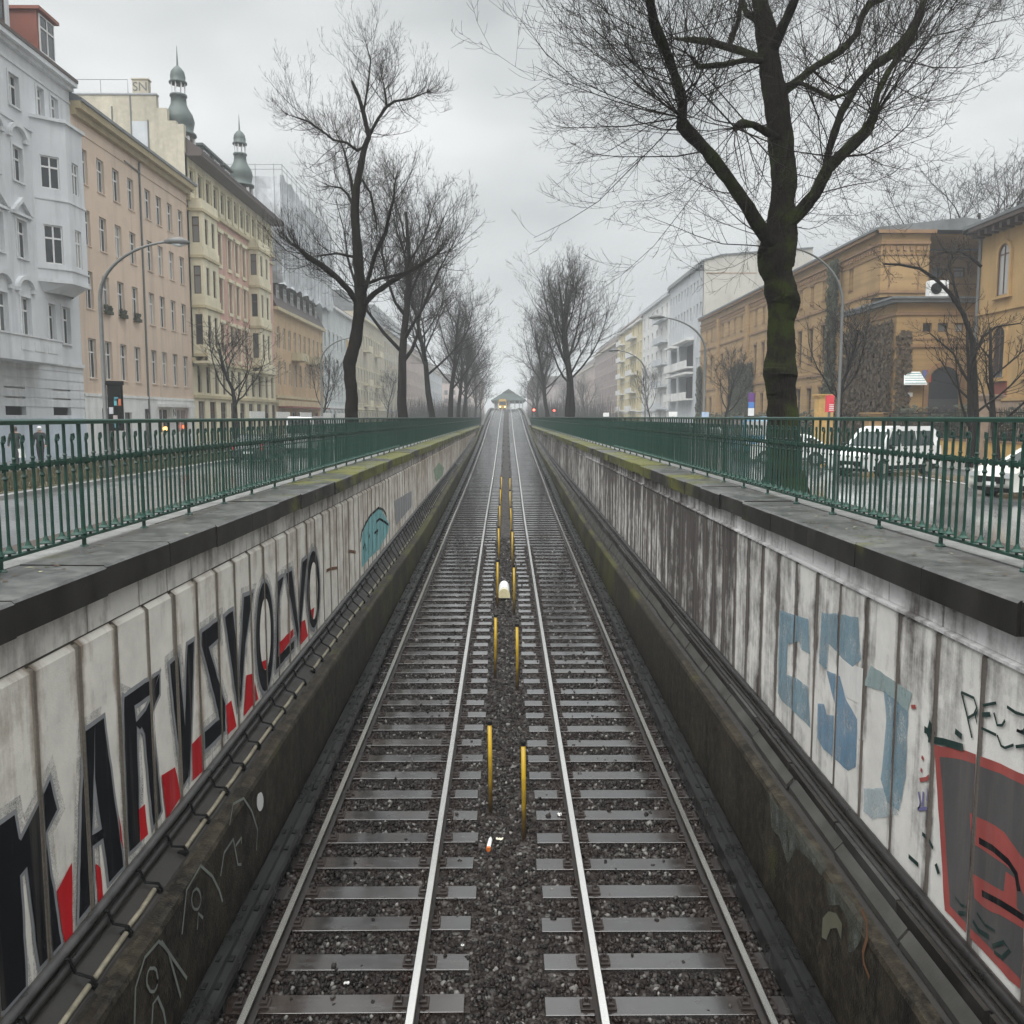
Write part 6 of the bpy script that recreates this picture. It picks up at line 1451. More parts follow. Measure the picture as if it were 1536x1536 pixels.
def traced_tree(name, label, Y, base, trunk, limbs, seed, whipL, minr, dens=1.0, trop=.13, fill=1.0, tw=1.0, bk='bark', lw=1.0, kf=1.0):
    """limbs traced as px polylines with widths; every point gets its own distance"""
    r = random.Random(seed)
    t = thing(name, label, 'tree', base); tm, cm = MB(), MB()
    kpx = Y / F
    def conv(pl, y0, dy):
        out, rad = [], []
        for i, (x, y, w) in enumerate(pl):
            out.append(on_y(x, y, y0 + dy * i / max(1, len(pl) - 1))); rad.append(w * kpx / 2)
        return out, rad
    tp, trd = conv([(a_, b_, c_ * tw) for a_, b_, c_ in trunk], Y, 0)
    tp = [Vector((tp[0].x, Y, base[2] - .2)), Vector((tp[0].x, Y, base[2] + .25))] + tp; trd = [trd[0] * 1.5, trd[0] * 1.15] + trd
    # finer knobbly trunk
    def fine(pts, rad, k, amp):
        P_, R_ = [], []
        for i in range(len(pts) - 1):
            for j in range(k): f = j / k; P_.append(pts[i].lerp(pts[i + 1], f) + Vector((r.gauss(0, 1), r.gauss(0, 1), 0)) * amp * rad[i]); R_.append((rad[i] * (1 - f) + rad[i + 1] * f) * (1 + r.gauss(0, amp * 1.4)))
        P_.append(pts[-1]); R_.append(rad[-1]); return P_, R_
    a, b = fine(tp, trd, 9, .004); tm.gnarl(a, b, 22, .15, seed)
    cx = tp[-1]
    known = [((x, y), p) for (x, y, w_), p in zip(trunk, tp[2:])]
    for pl, dy, nk in limbs:
        near = min(known, key=lambda kp: (kp[0][0] - pl[0][0]) ** 2 + (kp[0][1] - pl[0][1]) ** 2)
        q, qr = conv([(a_, b_, c_ * lw) for a_, b_, c_ in pl], near[1].y + dy * .08, dy); qr[-1] *= .6
        if (near[1] - q[0]).length > .02: q.insert(0, near[1]); qr.insert(0, qr[0] * 1.15); known += [((x, y), p) for (x, y, w_), p in zip(pl, q[1:])]
        else: known += [((x, y), p) for (x, y, w_), p in zip(pl, q)]
        a, b = fine(q, qr, 4, .03); tm.gnarl(a, b, 12, .14, seed + len(pl))
        ctr = Vector((cx.x, Y, q[0].z))
        # sprays of long shoots at the knob and along the outer limb
        kn = a[-1]; lf = kf * min(1, .5 + pl[-1][2] / 14)
        for _ in range(int(abs(nk) * fill + .5)):
            d = (kn - a[-5]).normalized(); d = sidev(d, r, r.uniform(.15, 1.25)); d = (d + Vector((d.x * .2, r.uniform(-.5, .5), -.05))).normalized()
            twig(cm, kn, d, whipL * lf * r.uniform(.6, 1.2), min(b[-1] * .45, minr * r.choice((2, 2.6, 3.2, 4, 5))), 0, r, trop, minr, dens=dens)
        for i in range(4, len(a) - 1):
            for _ in range(int(fill) + (1 if r.random() < fill % 1 else 0)):
                d = sidev((a[i + 1] - a[i]).normalized(), r, r.uniform(.7, 1.4)); d = (d + Vector((0, r.uniform(-.4, .4), .1))).normalized()
                twig(cm, a[i], d, whipL * r.uniform(.35, .95), min(b[i] * .4, minr * r.choice((2, 2.6, 3.2, 5))), 0, r, trop, minr, dens=dens)
    for _ in range(16):                                 # the leader ends in its own spray
        j = r.randrange(len(tp) - 4, len(tp)); d = sidev((tp[-1] - tp[-3]).normalized(), r, r.uniform(.1, .9)); twig(cm, tp[j], d, whipL * kf * r.uniform(.4, .9), minr * 3, 0, r, trop, minr, dens=dens)
    tm.build('trunk', MT[bk], t, True); cm.build('crown', MT['twig'], t)
    return t
# the big tree by the right railing
BT_Y = 17.0
trunk = [(1178, 740, 58), (1174, 625, 52), (1173, 598, 47), (1170, 580, 48), (1170, 562, 54), (1172, 546, 50), (1173, 520, 45), (1171, 480, 43), (1174, 462, 48), (1176, 450, 52), (1172, 436, 50), (1168, 418, 46), (1164, 402, 55), (1165, 385, 60), (1168, 366, 56), (1171, 345, 50), (1174, 300, 41), (1175, 250, 40), (1172, 200, 40), (1166, 160, 40), (1158, 120, 38), (1152, 80, 34), (1148, 40, 32), (1140, 0, 26), (1128, -60, 22), (1120, -130, 14)]
limbs = [
 ([(1166, 372, 30), (1146, 352, 26), (1122, 312, 23), (1092, 268, 22), (1060, 226, 21), (1030, 196, 24), (1021, 176, 24)], -1.2, 22),
 ([(1022, 190, 18), (1024, 150, 15), (1012, 112, 16), (996, 70, 16), (984, 44, 18), (976, 10, 13), (968, -40, 11), (955, -110, 8)], -1.8, -16),
 ([(1172, 345, 30), (1200, 318, 24), (1222, 292, 21), (1242, 252, 22), (1275, 220, 19), (1300, 196, 20), (1312, 172, 26)], -.8, 18),
 ([(1238, 262, 14), (1243, 225, 13), (1262, 168, 13), (1285, 128, 13), (1310, 100, 14), (1336, 82, 16), (1360, 62, 20), (1374, 34, 14), (1390, -10, 10), (1396, -70, 7)], 1.2, -20),
 ([(1310, 168, 12), (1316, 140, 11), (1332, 108, 10), (1345, 88, 10), (1372, 60, 8)], .8, -12),
 ([(1168, 142, 18), (1196, 122, 15), (1225, 98, 13), (1262, 76, 13), (1284, 52, 12), (1294, 22, 12), (1304, 6, 13), (1330, -4, 9), (1370, -40, 6)], 1.5, 14),
 ([(1155, 95, 17), (1128, 82, 14), (1096, 72, 13), (1062, 62, 13), (1040, 60, 12), (1012, 58, 7)], 1.6, 12),
 ([(1150, 92, 12), (1120, 90, 10), (1085, 97, 9), (1048, 100, 9), (1036, 84, 7)], -1.4, 8),
 ([(1168, 208, 14), (1150, 198, 13), (1130, 187, 12), (1112, 185, 15), (1103, 192, 16)], -1.3, 12),
 ([(1158, 75, 20), (1172, 45, 18), (1188, 10, 15), (1204, -30, 13), (1230, -90, 9)], -1.0, 12),
 ([(1176, 128, 8), (1200, 124, 7), (1230, 138, 7), (1248, 148, 8), (1270, 140, 6)], -1.5, 6),
 ([(1146, 35, 12), (1120, 22, 10), (1110, -10, 9), (1095, -60, 7)], 1.2, 10),
 ([(1095, 66, 10), (1108, 30, 9), (1112, -10, 7), (1112, -60, 5)], .6, -6),
]
traced_tree('linden_tree', 'huge mossy pollarded tree with swollen trunk in front of the brick buildings, biggest tree', BT_Y, (5.33, BT_Y, -1.36), trunk, limbs, 11, 3.3, .0029, dens=.85, trop=.15, fill=1.0, tw=.9, lw=.82)
# the tall slanting tree on the left
LT_Y = 30.5
trunk = [(527, 700, 24), (527, 622, 22), (528, 590, 20), (525, 565, 20), (524, 545, 22), (533, 515, 20), (537, 485, 19), (540, 462, 22), (541, 440, 20), (538, 405, 18), (535, 360, 15), (532, 310, 14), (535, 280, 12), (542, 245, 11), (547, 220, 9), (553, 205, 8), (546, 172, 7), (538, 145, 6), (528, 122, 4)]
limbs = [
 ([(538, 458, 14), (524, 436, 12), (505, 416, 12), (482, 398, 12), (462, 386, 12), (450, 374, 11)], -.9, 16),
 ([(545, 456, 13), (562, 440, 11), (585, 424, 10), (612, 408, 9), (636, 394, 8), (655, 381, 9)], .8, 16),
 ([(546, 440, 9), (552, 420, 8), (558, 398, 8), (566, 374, 9), (578, 350, 8), (582, 330, 7), (590, 300, 5), (593, 270, 3)], -1.0, -10),
 ([(546, 428, 7), (570, 418, 6), (598, 412, 5), (620, 404, 4)], -1.2, 6),
 ([(553, 205, 7), (566, 180, 6), (580, 160, 6), (592, 152, 5), (616, 148, 4), (640, 138, 3)], .9, 12),
 ([(536, 226, 6), (520, 214, 5), (500, 210, 5), (488, 200, 4), (462, 182, 4), (432, 172, 2)], -.8, 10),
 ([(530, 310, 6), (522, 292, 5), (512, 282, 4), (494, 279, 4)], 1.0, 8),
 ([(531, 318, 6), (527, 270, 6), (522, 250, 5), (516, 225, 4), (505, 200, 3)], 1.2, 8),
 ([(543, 270, 5), (556, 290, 5), (564, 330, 4), (566, 352, 4)], .7, 5),
 ([(534, 386, 6), (505, 380, 5), (478, 384, 4)], .9, 6),
 ([(580, 158, 5), (578, 140, 4), (574, 120, 3)], -.5, 8),
 ([(545, 170, 5), (552, 130, 4), (556, 90, 3), (548, 62, 2)], .6, 8),
]
traced_tree('linden_tree', 'tall bare tree with slanting dark trunk, nearest on the left side', LT_Y, (-5.25, LT_Y, -1.36), trunk, limbs, 21, 2.3, .003, dens=.95, trop=.27, fill=2.3, bk='bark_far', tw=.88, lw=.72, kf=.55)

def generic_tree(seed, H, r0, fork, nl, spread, minr=.012, dens=1.0, up=.2):
    r = random.Random(seed); tm, cm = MB(), MB()
    p = Vector((0, 0, -.3)); d = Vector((r.gauss(0, .03), r.gauss(0, .03), 1)).normalized()
    pts, rad = [p.copy()], [r0 * 1.25]; n = 10
    for i in range(n):
        d = (d + Vector((r.gauss(0, .07), r.gauss(0, .07), .12))).normalized(); p = p + d * (H * .72 / n); pts.append(p.copy()); rad.append(r0 * (1 - .8 * (i + 1) / n) + .02)
    tm.tube(pts, rad, 8)
    ga = r.uniform(0, 6)
    for k in range(nl):
        h = fork + (H * .66 - fork) * (k / nl) ** 1.1; f = h / (H * .72) * n; i = min(n - 1, int(f)); q = pts[i].lerp(pts[i + 1], f - i)
        ga += 2.4 + r.uniform(-.4, .4); el = r.uniform(.5, .95) + .4 * k / nl
        d = Vector((math.cos(ga) * math.cos(el) * spread, math.sin(ga) * math.cos(el) * spread, math.sin(el))).normalized()
        L = (H - h) * r.uniform(.5, .72); lp, lr = [q.copy()], [rad[i] * .48]; m_ = 6
        for j in range(m_):
            d = (d + Vector((r.gauss(0, .12), r.gauss(0, .12), r.gauss(0, .08) + up))).normalized(); q = q + d * L / m_; lp.append(q.copy()); lr.append(max(minr * 1.6, lr[0] * (1 - .85 * (j + 1) / m_)))
        tm.tube(lp, lr, 6)
        for j in range(int(15 * dens)):
            t = r.uniform(.25, 1) * m_; i2 = min(m_ - 1, int(t)); qq = lp[i2].lerp(lp[i2 + 1], t - i2); dd = sidev((lp[i2 + 1] - lp[i2]).normalized(), r, r.uniform(.35, .95))
            twig(cm, qq, dd, L * r.uniform(.32, .6) * (1.2 - .5 * t / m_), max(minr * 1.5, min(lr[i2] * .4, minr * 5)), 0, r, .16, minr, dens=.36 * dens * 3 / max(1.5, L * .45))
    for j in range(int(16 * dens)):
        t = r.uniform(.45, 1) * n; i2 = min(n - 1, int(t)); qq = pts[i2].lerp(pts[i2 + 1], t - i2)
        twig(cm, qq, sidev(UP, r, r.uniform(.3, 1.1)), H * r.uniform(.1, .2), minr * 1.8, 0, r, .15, minr, dens=.6 * dens)
    return tm, cm
TV = {}
def tree(kind, label, x, y, z, sc=1, rz_=0, name='bare_tree', group=None, sx=None):
    if kind not in TV:
        a, b = generic_tree(*KINDS[kind][:-1]) if isinstance(KINDS[kind][-1], str) else generic_tree(*KINDS[kind])
        t = thing(name, label, 'tree', (x, y, z), group, world=False); TV[kind] = t
        a.build('trunk', MT['bark_far'], t, True); b.build('crown', MT['twig'], t)
    else: t = copy_tree(TV[kind]); t.name = name
    t.location = (x, y, z); t.scale = (sc * (sx or 1), sc * (sx or 1), sc); t.rotation_euler = (0, 0, rz_); tag(t, label, 'tree', group)
    return t
KINDS = {'row1': (3, 16.5, .27, 4.4, 10, 1.0, .0055, 1.5), 'row2': (8, 16, .26, 4.8, 10, 1.0, .007, 1.5), 'row3': (14, 16, .27, 4.2, 10, 1.05, .006, 1.4), 'street1': (31, 11, .13, 3.4, 9, 1.0, .009, .9), 'street2': (37, 10.5, .12, 3.0, 9, 1.15, .009, .9), 'back': (44, 28, .24, 11, 13, 1.3, .008, 1.3), 'lean': (52, 9, .16, 2.0, 5, 1.6, .01, .7, .05)}
L_row = [('row1', 50, 1.1, .4, 'bare tree standing second in the left row, right of the slanting trunk'), ('row2', 72, 1.08, 1.9, 'bare tree standing third in the left row'), ('row3', 90, 1.08, 3.4, 'bare tree standing fourth in the left row'), ('row1', 104, .95, 5, 'bare tree standing fifth in the left row'), ('row3', 117, .93, 2.7, 'bare tree squeezed between the fifth and sixth of the left row'), ('row2', 131, 1.0, .9, 'bare tree standing sixth in the left row'), ('row3', 160, .95, 2, 'bare tree standing seventh in the left row'), ('row1', 196, .8, 4, 'small hazy tree ending the left row beside the ramp')]
for k, y, s, a, lab in L_row: tree(k, lab, -5.5, y, -1.5 if y < 145 else ST, s, a, group='trees of the left row')
tree('row3', 'twin stemmed tree, nearest of the right row before the far houses', 5.35, 77, -1.5, 1.12, 1.0, group='trees of the right row')
tree('row1', 'tree growing against the twin stemmed tree, just behind it in the right row', 5.9, 80, -1.5, 1.05, 3.0, group='trees of the right row')
tree('row2', 'bare tree third in the right row, left of the twin stems', 5.6, 110, -1.5, 1.08, 2.2, group='trees of the right row')
tree('row1', 'slender bare tree between the third and fourth of the right row', 6.2, 129, -1.5, .85, 1.2, group='trees of the right row')
tree('row3', 'bare tree fourth in the right row', 5.7, 148, ST, .9, 5, group='trees of the right row')
tree('row2', 'hazy tree near the ramp at the end of the right row', 6, 195, ST, .8, .3, group='trees of the right row')
tree('row1', 'hazy tree on the far right pavement before the brown house', 17, 190, ST, .8, 2.6, group='far right pavement trees')
tree('row3', 'hazy tree on the far right pavement before the last house', 16, 230, ST, .85, .6, group='far right pavement trees')
tree('street1', 'slim street tree in front of the cream house', -19.8, 67, ST, 1.0, .5, name='street_tree', sx=1.6)
tree('street2', 'slim street tree in front of the orange house', -19.8, 96, ST, 1.05, 2.5, name='street_tree')
tree('street1', 'slim street tree in front of the beige house', -19.8, 150, ST, 1.1, 4, name='street_tree')
tree('street2', 'slim street tree before the ivy panel of the brick range', 20.8, 86, ST, 1.0, 1, name='street_tree', sx=1.4)
tree('street1', 'slim street tree beside the right lamp, before the creeper wall', 19.8, 53.5, ST, .98, 3, name='street_tree', sx=1.3)
tree('street2', 'slim street tree before the loggias of the grey house', 20.8, 126, ST, 1.1, 5, name='street_tree')
tree('back', 'large bare tree rising behind the ochre villa', 40, 76, ST, 1.0, .7, name='garden_tree', sx=1.7)
tree('lean', 'crooked bare tree leaning before the porch block', 20.6, 39.5, ST, 1.0, 2.0, name='garden_tree')
tree('lean', 'crooked bare tree with low boughs in front of the villa corner', 23.0, 41.5, ST, 1.05, 3.6, name='garden_tree')
# traced bough that arches across the porch roof
r = random.Random(6); m, c_ = MB(), MB(); Yg = 42.0
t = thing('garden_tree', 'bare tree whose arching bough reaches left across the porch block', 'tree', (on_y(1463, 620, Yg).x, Yg, ST))
pl = [(1464, 690, 9), (1464, 625, 9), (1462, 560, 8), (1458, 510, 8), (1445, 470, 7), (1425, 440, 6), (1405, 420, 5), (1380, 403, 4), (1350, 397, 3.4), (1325, 396, 2.4)]
q = [on_y(x, y, Yg - .25 * i) for i, (x, y, w) in enumerate(pl)]; q[0].z = ST - .1; m.tube(q, [w * Yg / F / 2 for _, _, w in pl], 8)
for pl2 in ([(1440, 462, 5), (1432, 430, 4), (1424, 400, 3), (1430, 380, 2)], [(1462, 530, 5), (1475, 505, 4), (1495, 490, 3), (1530, 485, 2)], [(1464, 590, 5), (1445, 560, 4), (1430, 530, 3), (1395, 500, 2)], [(1472, 400, 5), (1455, 385, 4), (1440, 377, 3), (1420, 378, 2)]):
    q2 = [on_y(x, y, Yg + .3 * i) for i, (x, y, w) in enumerate(pl2)]; m.tube(q2, [w * Yg / F / 2 for _, _, w in pl2], 6)
    for i in range(1, 4):
        for _ in range(5): twig(c_, q2[i], sidev((q2[i] - q2[i - 1]).normalized(), r, r.uniform(.4, 1.2)), r.uniform(.6, 1.6), .016, 0, r, .1, .007)
for i in range(4, 10):
    for _ in range(5): twig(c_, q[i], sidev((q[i] - q[i - 1]).normalized(), r, r.uniform(.4, 1.3)), r.uniform(.6, 1.6), .016, 0, r, .12, .007)
m.build('trunk', MT['bark_far'], t, True); c_.build('crown', MT['twig'], t)

# ------------------------------------------------------------------ parked cars
def car(label, loc, head, paint, kind='hatch', lit=False, group=None):
    """x forward, y left; the body, glasshouse and wheels are separate parts"""
    t = thing({'van': 'parked_van'}.get(kind, 'parked_car'), label, 'van' if kind == 'van' else 'car', loc, group, world=False); t.rotation_euler = (0, 0, head)
    if kind == 'van': Lh, W, zb, prof = 2.35, .92, .3, [(-2.3, .35), (-2.34, .9), (-2.3, 1.12), (1.35, 1.12), (2.05, 1.02), (2.32, .85), (2.36, .5), (2.3, .32)]; cab = [(-2.3, 1.12), (-2.2, 1.78), (-1.9, 1.93), (.35, 1.93), (.75, 1.84), (1.42, 1.12)]
    elif kind == 'box': Lh, W, zb, prof = 2.6, .98, .3, [(-2.5, .35), (-2.54, .9), (-2.5, 1.2), (1.6, 1.2), (2.3, 1.05), (2.5, .8), (2.52, .4)]; cab = [(-2.5, 1.2), (-2.45, 2.25), (-2.2, 2.35), (1.0, 2.35), (1.25, 2.2), (1.75, 1.2)]
    else: Lh, W, zb, prof = 2.1, .86, .25, [(-2.02, .3), (-2.1, .62), (-2.02, .92), (-1.6, .95), (.95, .93), (1.7, .82), (2.05, .64), (2.1, .42), (2.02, .28)]; cab = [(-1.75, .95), (-1.35, 1.36), (-.9, 1.45), (.1, 1.45), (.45, 1.36), (1.1, .93)]
    def slab(pr, w0, wtop=None, zt=None):
        m = MB(); n = len(pr); zmin = min(z for _, z in pr); zmax = max(z for _, z in pr)
        wf = lambda z: w0 if wtop is None else w0 + (wtop - w0) * (z - zmin) / (zmax - zmin)
        vs = [(x, -wf(z), z) for x, z in pr] + [(x, wf(z), z) for x, z in pr]
        m.add(vs, [tuple(range(n)), tuple(range(2 * n - 1, n - 1, -1))] + [(i, (i + 1) % n, n + (i + 1) % n, n + i) for i in range(n)]); return m, wf
    def bev(o, w):
        md = o.modifiers.new('b', 'BEVEL'); md.width = w; md.segments = 3; md.limit_method = 'ANGLE'; md.angle_limit = R(25)
        o.data.polygons.foreach_set('use_smooth', [True] * len(o.data.polygons)); return o
    m, _ = slab(prof, W); body_ = bev(m.build('body', paint, t), .07)
    m, wf = slab([(x, z - (.02 if z == cab[0][1] else 0)) for x, z in cab], W - .04, W - .2); cb = bev(m.build('cabin', paint, t), .05)
    zc0, zc1 = cab[0][1] + .06, cab[2][1] - .14
    wtop = W - .04 + (-.16) * (zc1 - cab[0][1]) / (cab[2][1] - cab[0][1]); wlo = W - .04 - .16 * .1
    xs0, xs1 = cab[0][0] + .28, cab[-1][0] - .22
    for s in (-1, 1):
        divs = [xs0, (xs0 + xs1) / 2 - .3, xs1] if kind != 'van' else [xs0, xs0 + 1.2, xs0 + 2.3, xs1]
        for a, b in zip(divs, divs[1:]):
            ta = a + (.22 if a == xs0 else .04); tb = b - (.48 if b == xs1 else .04)
            m = MB(); q = [(a + .04, s * (wlo + .012), zc0), (b - .04, s * (wlo + .012), zc0), (tb, s * (wtop + .012), zc1), (ta, s * (wtop + .012), zc1)]
            m.add(q + [(x, y - s * .02, z) for x, y, z in q], [(0, 1, 2, 3), (7, 6, 5, 4), (0, 4, 5, 1), (1, 5, 6, 2), (2, 6, 7, 3), (3, 7, 4, 0)]); m.build('side_window', MT['carglass'], t)
    def endglass(nm, p0, p1, sx):
        m = MB(); w0_, w1_ = W - .16, W - .3; f = .1; a = (p0[0] + (p1[0] - p0[0]) * f + sx * .015, p0[1] + (p1[1] - p0[1]) * f); b = (p0[0] + (p1[0] - p0[0]) * .9 + sx * .015, p0[1] + (p1[1] - p0[1]) * .9)
        q = [(a[0], -w0_, a[1]), (a[0], w0_, a[1]), (b[0], w1_, b[1]), (b[0], -w1_, b[1])]; m.add(q + [(x - sx * .02, y, z) for x, y, z in q], [(0, 1, 2, 3), (7, 6, 5, 4), (0, 4, 5, 1), (1, 5, 6, 2), (2, 6, 7, 3), (3, 7, 4, 0)]); m.build(nm, MT['carglass'], t)
    endglass('windscreen', cab[-1], cab[-2], 1); endglass('rear_window', cab[0], cab[1], -1)
    wr_ = .31 if kind == 'hatch' else .33
    for x in (-Lh * .62, Lh * .62):
        for s in (-1, 1):
            m = MB(); m.tube([(x, s * (W - .19), wr_), (x, s * (W + .015), wr_)], wr_, 20); w = m.build('wheel', MT['rubber'], t)
            m = MB(); m.tube([(x, s * (W + .0), wr_), (x, s * (W + .03), wr_)], wr_ * .62, 14); m.build('rim', MT['chrome'], w)
            m = MB(); m.tube([(x, s * (W - .05), wr_ + .02), (x, s * (W + .006), wr_ + .02)], wr_ * 1.16, 20); m.build('wheel_arch', MT['black'], t)
    zh = .68 if kind == 'hatch' else .82
    for s in (-1, 1):
        m = MB(); m.box(Lh - .13, Lh + .02, s * (W - .2) - .15, s * (W - .2) + .15, zh - .09, zh + .07); m.build('headlight', MT['lens'], t)
        m = MB(); m.box(-Lh - .025, -Lh + .06, s * (W - .12) - .07, s * (W - .12) + .07, zh + .02, zh + .3); m.build('tail_light', RED, t)
        m = MB(); m.cbox(cab[-1][0] - .35, cab[-1][0] - .2, s * (W + .1) - .09, s * (W + .1) + .09, cab[0][1] - .02, cab[0][1] + .15, .03); m.build('wing_mirror', MT['black'], t)
    for s in (-1, 1):
        for xx in ((-Lh * .12, Lh * .36, -Lh * .42) if kind == 'hatch' else (-Lh * .38, Lh * .02, Lh * .4)):
            m = MB(); m.box(xx - .006, xx + .006, s * W - .006, s * W + .006, zb + .2, cab[0][1] - .04); m.build('door_seam', MT['black'], t)
            m = MB(); m.cbox(xx + .08, xx + .24, s * (W + .012) - .012, s * (W + .012) + .012, cab[0][1] - .2, cab[0][1] - .16, .006); m.build('door_handle', MT['black'], t)
        m = MB(); m.box(-Lh + .25, Lh - .3, s * (W - .02) - .02, s * (W - .02) + .03, zb - .02, zb + .14); m.build('side_skirt', MT['black'], t)
    m = MB(); m.box(Lh - .02, Lh + .028, -.55, .55, .42, .62); m.build('grille', MT['black'], t)
    m = MB(); m.box(Lh + .005, Lh + .035, -.26, .26, .36, .47); m.box(-Lh - .035, -Lh - .005, -.26, .26, .5, .61); m.build('number_plate', MT['white'], t)
    m = MB(); m.box(-Lh + .1, Lh - .1, -W + .1, W - .1, zb - .08, zb + .08); m.build('underbody', MT['black'], t)
    return t
RED = M('red tail lens', (.35, .02, .015), .3, .8)
def carpaint(n, c): t = NT(n); b = t.bsdf; b.inputs['Coat Weight'].default_value = .6; b.inputs['Coat Roughness'].default_value = .08; return t.out(c, .38, spec=.5)
CW, CS, CB, CD, CO = carpaint('white paint', (.72, .72, .71)), carpaint('pearl paint', (.62, .61, .55)), carpaint('blue paint', (.02, .14, .24)), carpaint('dark paint', (.02, .022, .024)), carpaint('silver paint', (.38, .4, .41))
car('white people carrier with dark windows parked slanting on the right road', (15.6, 36.5, ST), R(-90 - 58), CW, 'van')
car('pearl white car at the right edge, nose pointing left', (16.3, 26.6, ST), R(-90 - 76), CS)
car('small white car just right of the big trunk, nose pointing right', (14.6, 44.5, ST), R(-90 + 48), CW)
car('blue van far behind the right railing, left of the big trunk', (15.0, 54, ST), R(-95), CB, 'box')
car('dark car parked beyond the blue van on the right kerb', (17.6, 68, ST), R(-90), CD)
car('silver car parked farthest along the right kerb', (17.6, 76, ST), R(-90), CO)
car('white van parked at the left kerb before the cream house', (-13.0, 59.5, ST), R(90), CW, 'box')
car('dark car parked at the left kerb before the peach house', (-13.0, 47.5, ST), R(90), CD)
car('silver car parked at the left kerb behind the white van', (-13.0, 70, ST), R(90), CO)

# ------------------------------------------------------------------ unseen portal slab under the camera, added to shade the near cutting
t = thing('unseen_portal', 'unseen concrete portal slab below the camera, added to shade the near cutting', 'portal', (0, 0, -1.9))
m = MB(); m.box(-3.29, 3.49, -22, 1.9, -2.6, -1.72); m.box(-3.29, 3.49, 1.4, 1.9, -1.72, -1.45); m.build('slab', MT['coping'], t)
m = MB(); m.box(-3.9, 4.0, -22, -8, -6.5, -2.6); m.build('tunnel_end', MT['black'], t)
# ------------------------------------------------------------------ two walkers on the left pavement
def person(label, x, y, head, coat, stride, cap=None, seed=0):
    z = ST + .13
    V = [(0, 0, .95), (0, 0, 1.15), (0, 0, 1.4), (0, 0, 1.52), (.02, 0, 1.6), (.03, 0, 1.70),
         (0, .1, .9), (stride * .5, .11, .5), (stride * .62 - .05, .11, .08), (stride * .62 + .12, .12, .03),
         (0, -.1, .9), (-stride * .25, -.11, .5), (-stride * .7, -.11, .1), (-stride * .7 + .15, -.12, .03),
         (0, .2, 1.4), (-.06, .27, 1.12), (.08, .27, .88), (.13, .26, .8), (0, -.2, 1.4), (.02, -.27, 1.12), (.16, -.25, .92), (.21, -.24, .85)]
    E = [(0, 1), (1, 2), (2, 3), (3, 4), (4, 5), (0, 6), (6, 7), (7, 8), (8, 9), (0, 10), (10, 11), (11, 12), (12, 13), (2, 14), (14, 15), (15, 16), (16, 17), (2, 18), (18, 19), (19, 20), (20, 21)]
    Rr = [(.17, .14), (.17, .13), (.16, .12), (.07, .07), (.085, .078), (.09, .08), (.11, .11), (.075, .075), (.05, .05), (.04, .05), (.11, .11), (.075, .075), (.05, .05), (.04, .05), (.085, .085), (.065, .065), (.05, .05), (.035, .035), (.085, .085), (.065, .065), (.05, .05), (.035, .035)]
    me = bpy.data.meshes.new('b'); me.from_pydata(V, E, []); o = bpy.data.objects.new('b', me); COL.objects.link(o)
    o.modifiers.new('s', 'SKIN'); sd = o.modifiers.new('d', 'SUBSURF'); sd.levels = 2; sd.render_levels = 2
    for i, sv in enumerate(me.skin_vertices[0].data): sv.radius = Rr[i]; sv.use_root = i == 0
    dg = bpy.context.evaluated_depsgraph_get(); ev = bpy.data.meshes.new_from_object(o.evaluated_get(dg)); bpy.data.objects.remove(o)
    ev.name = 'person'; ev.materials.clear()
    for mm in (coat, TROU, SKIN): ev.materials.append(mm)
    for p in ev.polygons:
        c = p.center; p.material_index = 2 if c.z > 1.5 else (1 if c.z < .72 else 0); p.use_smooth = True
        if c.z < .9 and abs(c.y) > .21: p.material_index = 2
    b = link('person', ev); b.location = (x, y, z); b.rotation_euler = (0, 0, head); tag(b, label, 'person', None)
    m = MB(); m.lathe((.01, 0, 1.66), [(.1, -.06), (.108, .02), (.1, .08), (.06, .125), (.01, .135)], 12); 
    if cap: m.box(.08, .2, -.07, .07, 1.7, 1.72)
    m.build('cap' if cap else 'hair', cap or MT['roof_dark'], b, True)
    return b
TROU = M('dark trousers', (.02, .022, .024), .8); SKIN = M('skin', (.45, .27, .2), .6, .9)
person('walker in a dark green coat carrying a white bag, left of two', -22.4, 41.2, R(-80), M('dark green coat', (.016, .03, .024), .8), .3)
person('walker in a dark jacket and white cap, right of two', -22.0, 42.6, R(-80), M('dark jacket', (.014, .02, .02), .8), .25, MT['white'])
t = thing('carrier_bag', 'white carrier bag hanging from the hand of the left walker', 'bag', (-22.12, 41.1, ST + .5)); m = MB(); m.add([(-22.3, 41.05, ST + .5), (-21.95, 41.05, ST + .5), (-21.95, 41.2, ST + .5), (-22.3, 41.2, ST + .5), (-22.25, 41.08, ST + .9), (-22.0, 41.08, ST + .9), (-22.0, 41.16, ST + .9), (-22.25, 41.16, ST + .9)], [(0, 3, 2, 1), (4, 5, 6, 7), (0, 1, 5, 4), (1, 2, 6, 5), (2, 3, 7, 6), (3, 0, 4, 7)]); m.build('sack', MT['white'], t); m = MB(); m.tube([(-22.2, 41.12, ST + .89), (-22.12, 41.12, ST + .98), (-22.05, 41.12, ST + .89)], .01, 4); m.build('handle', MT['white'], t)

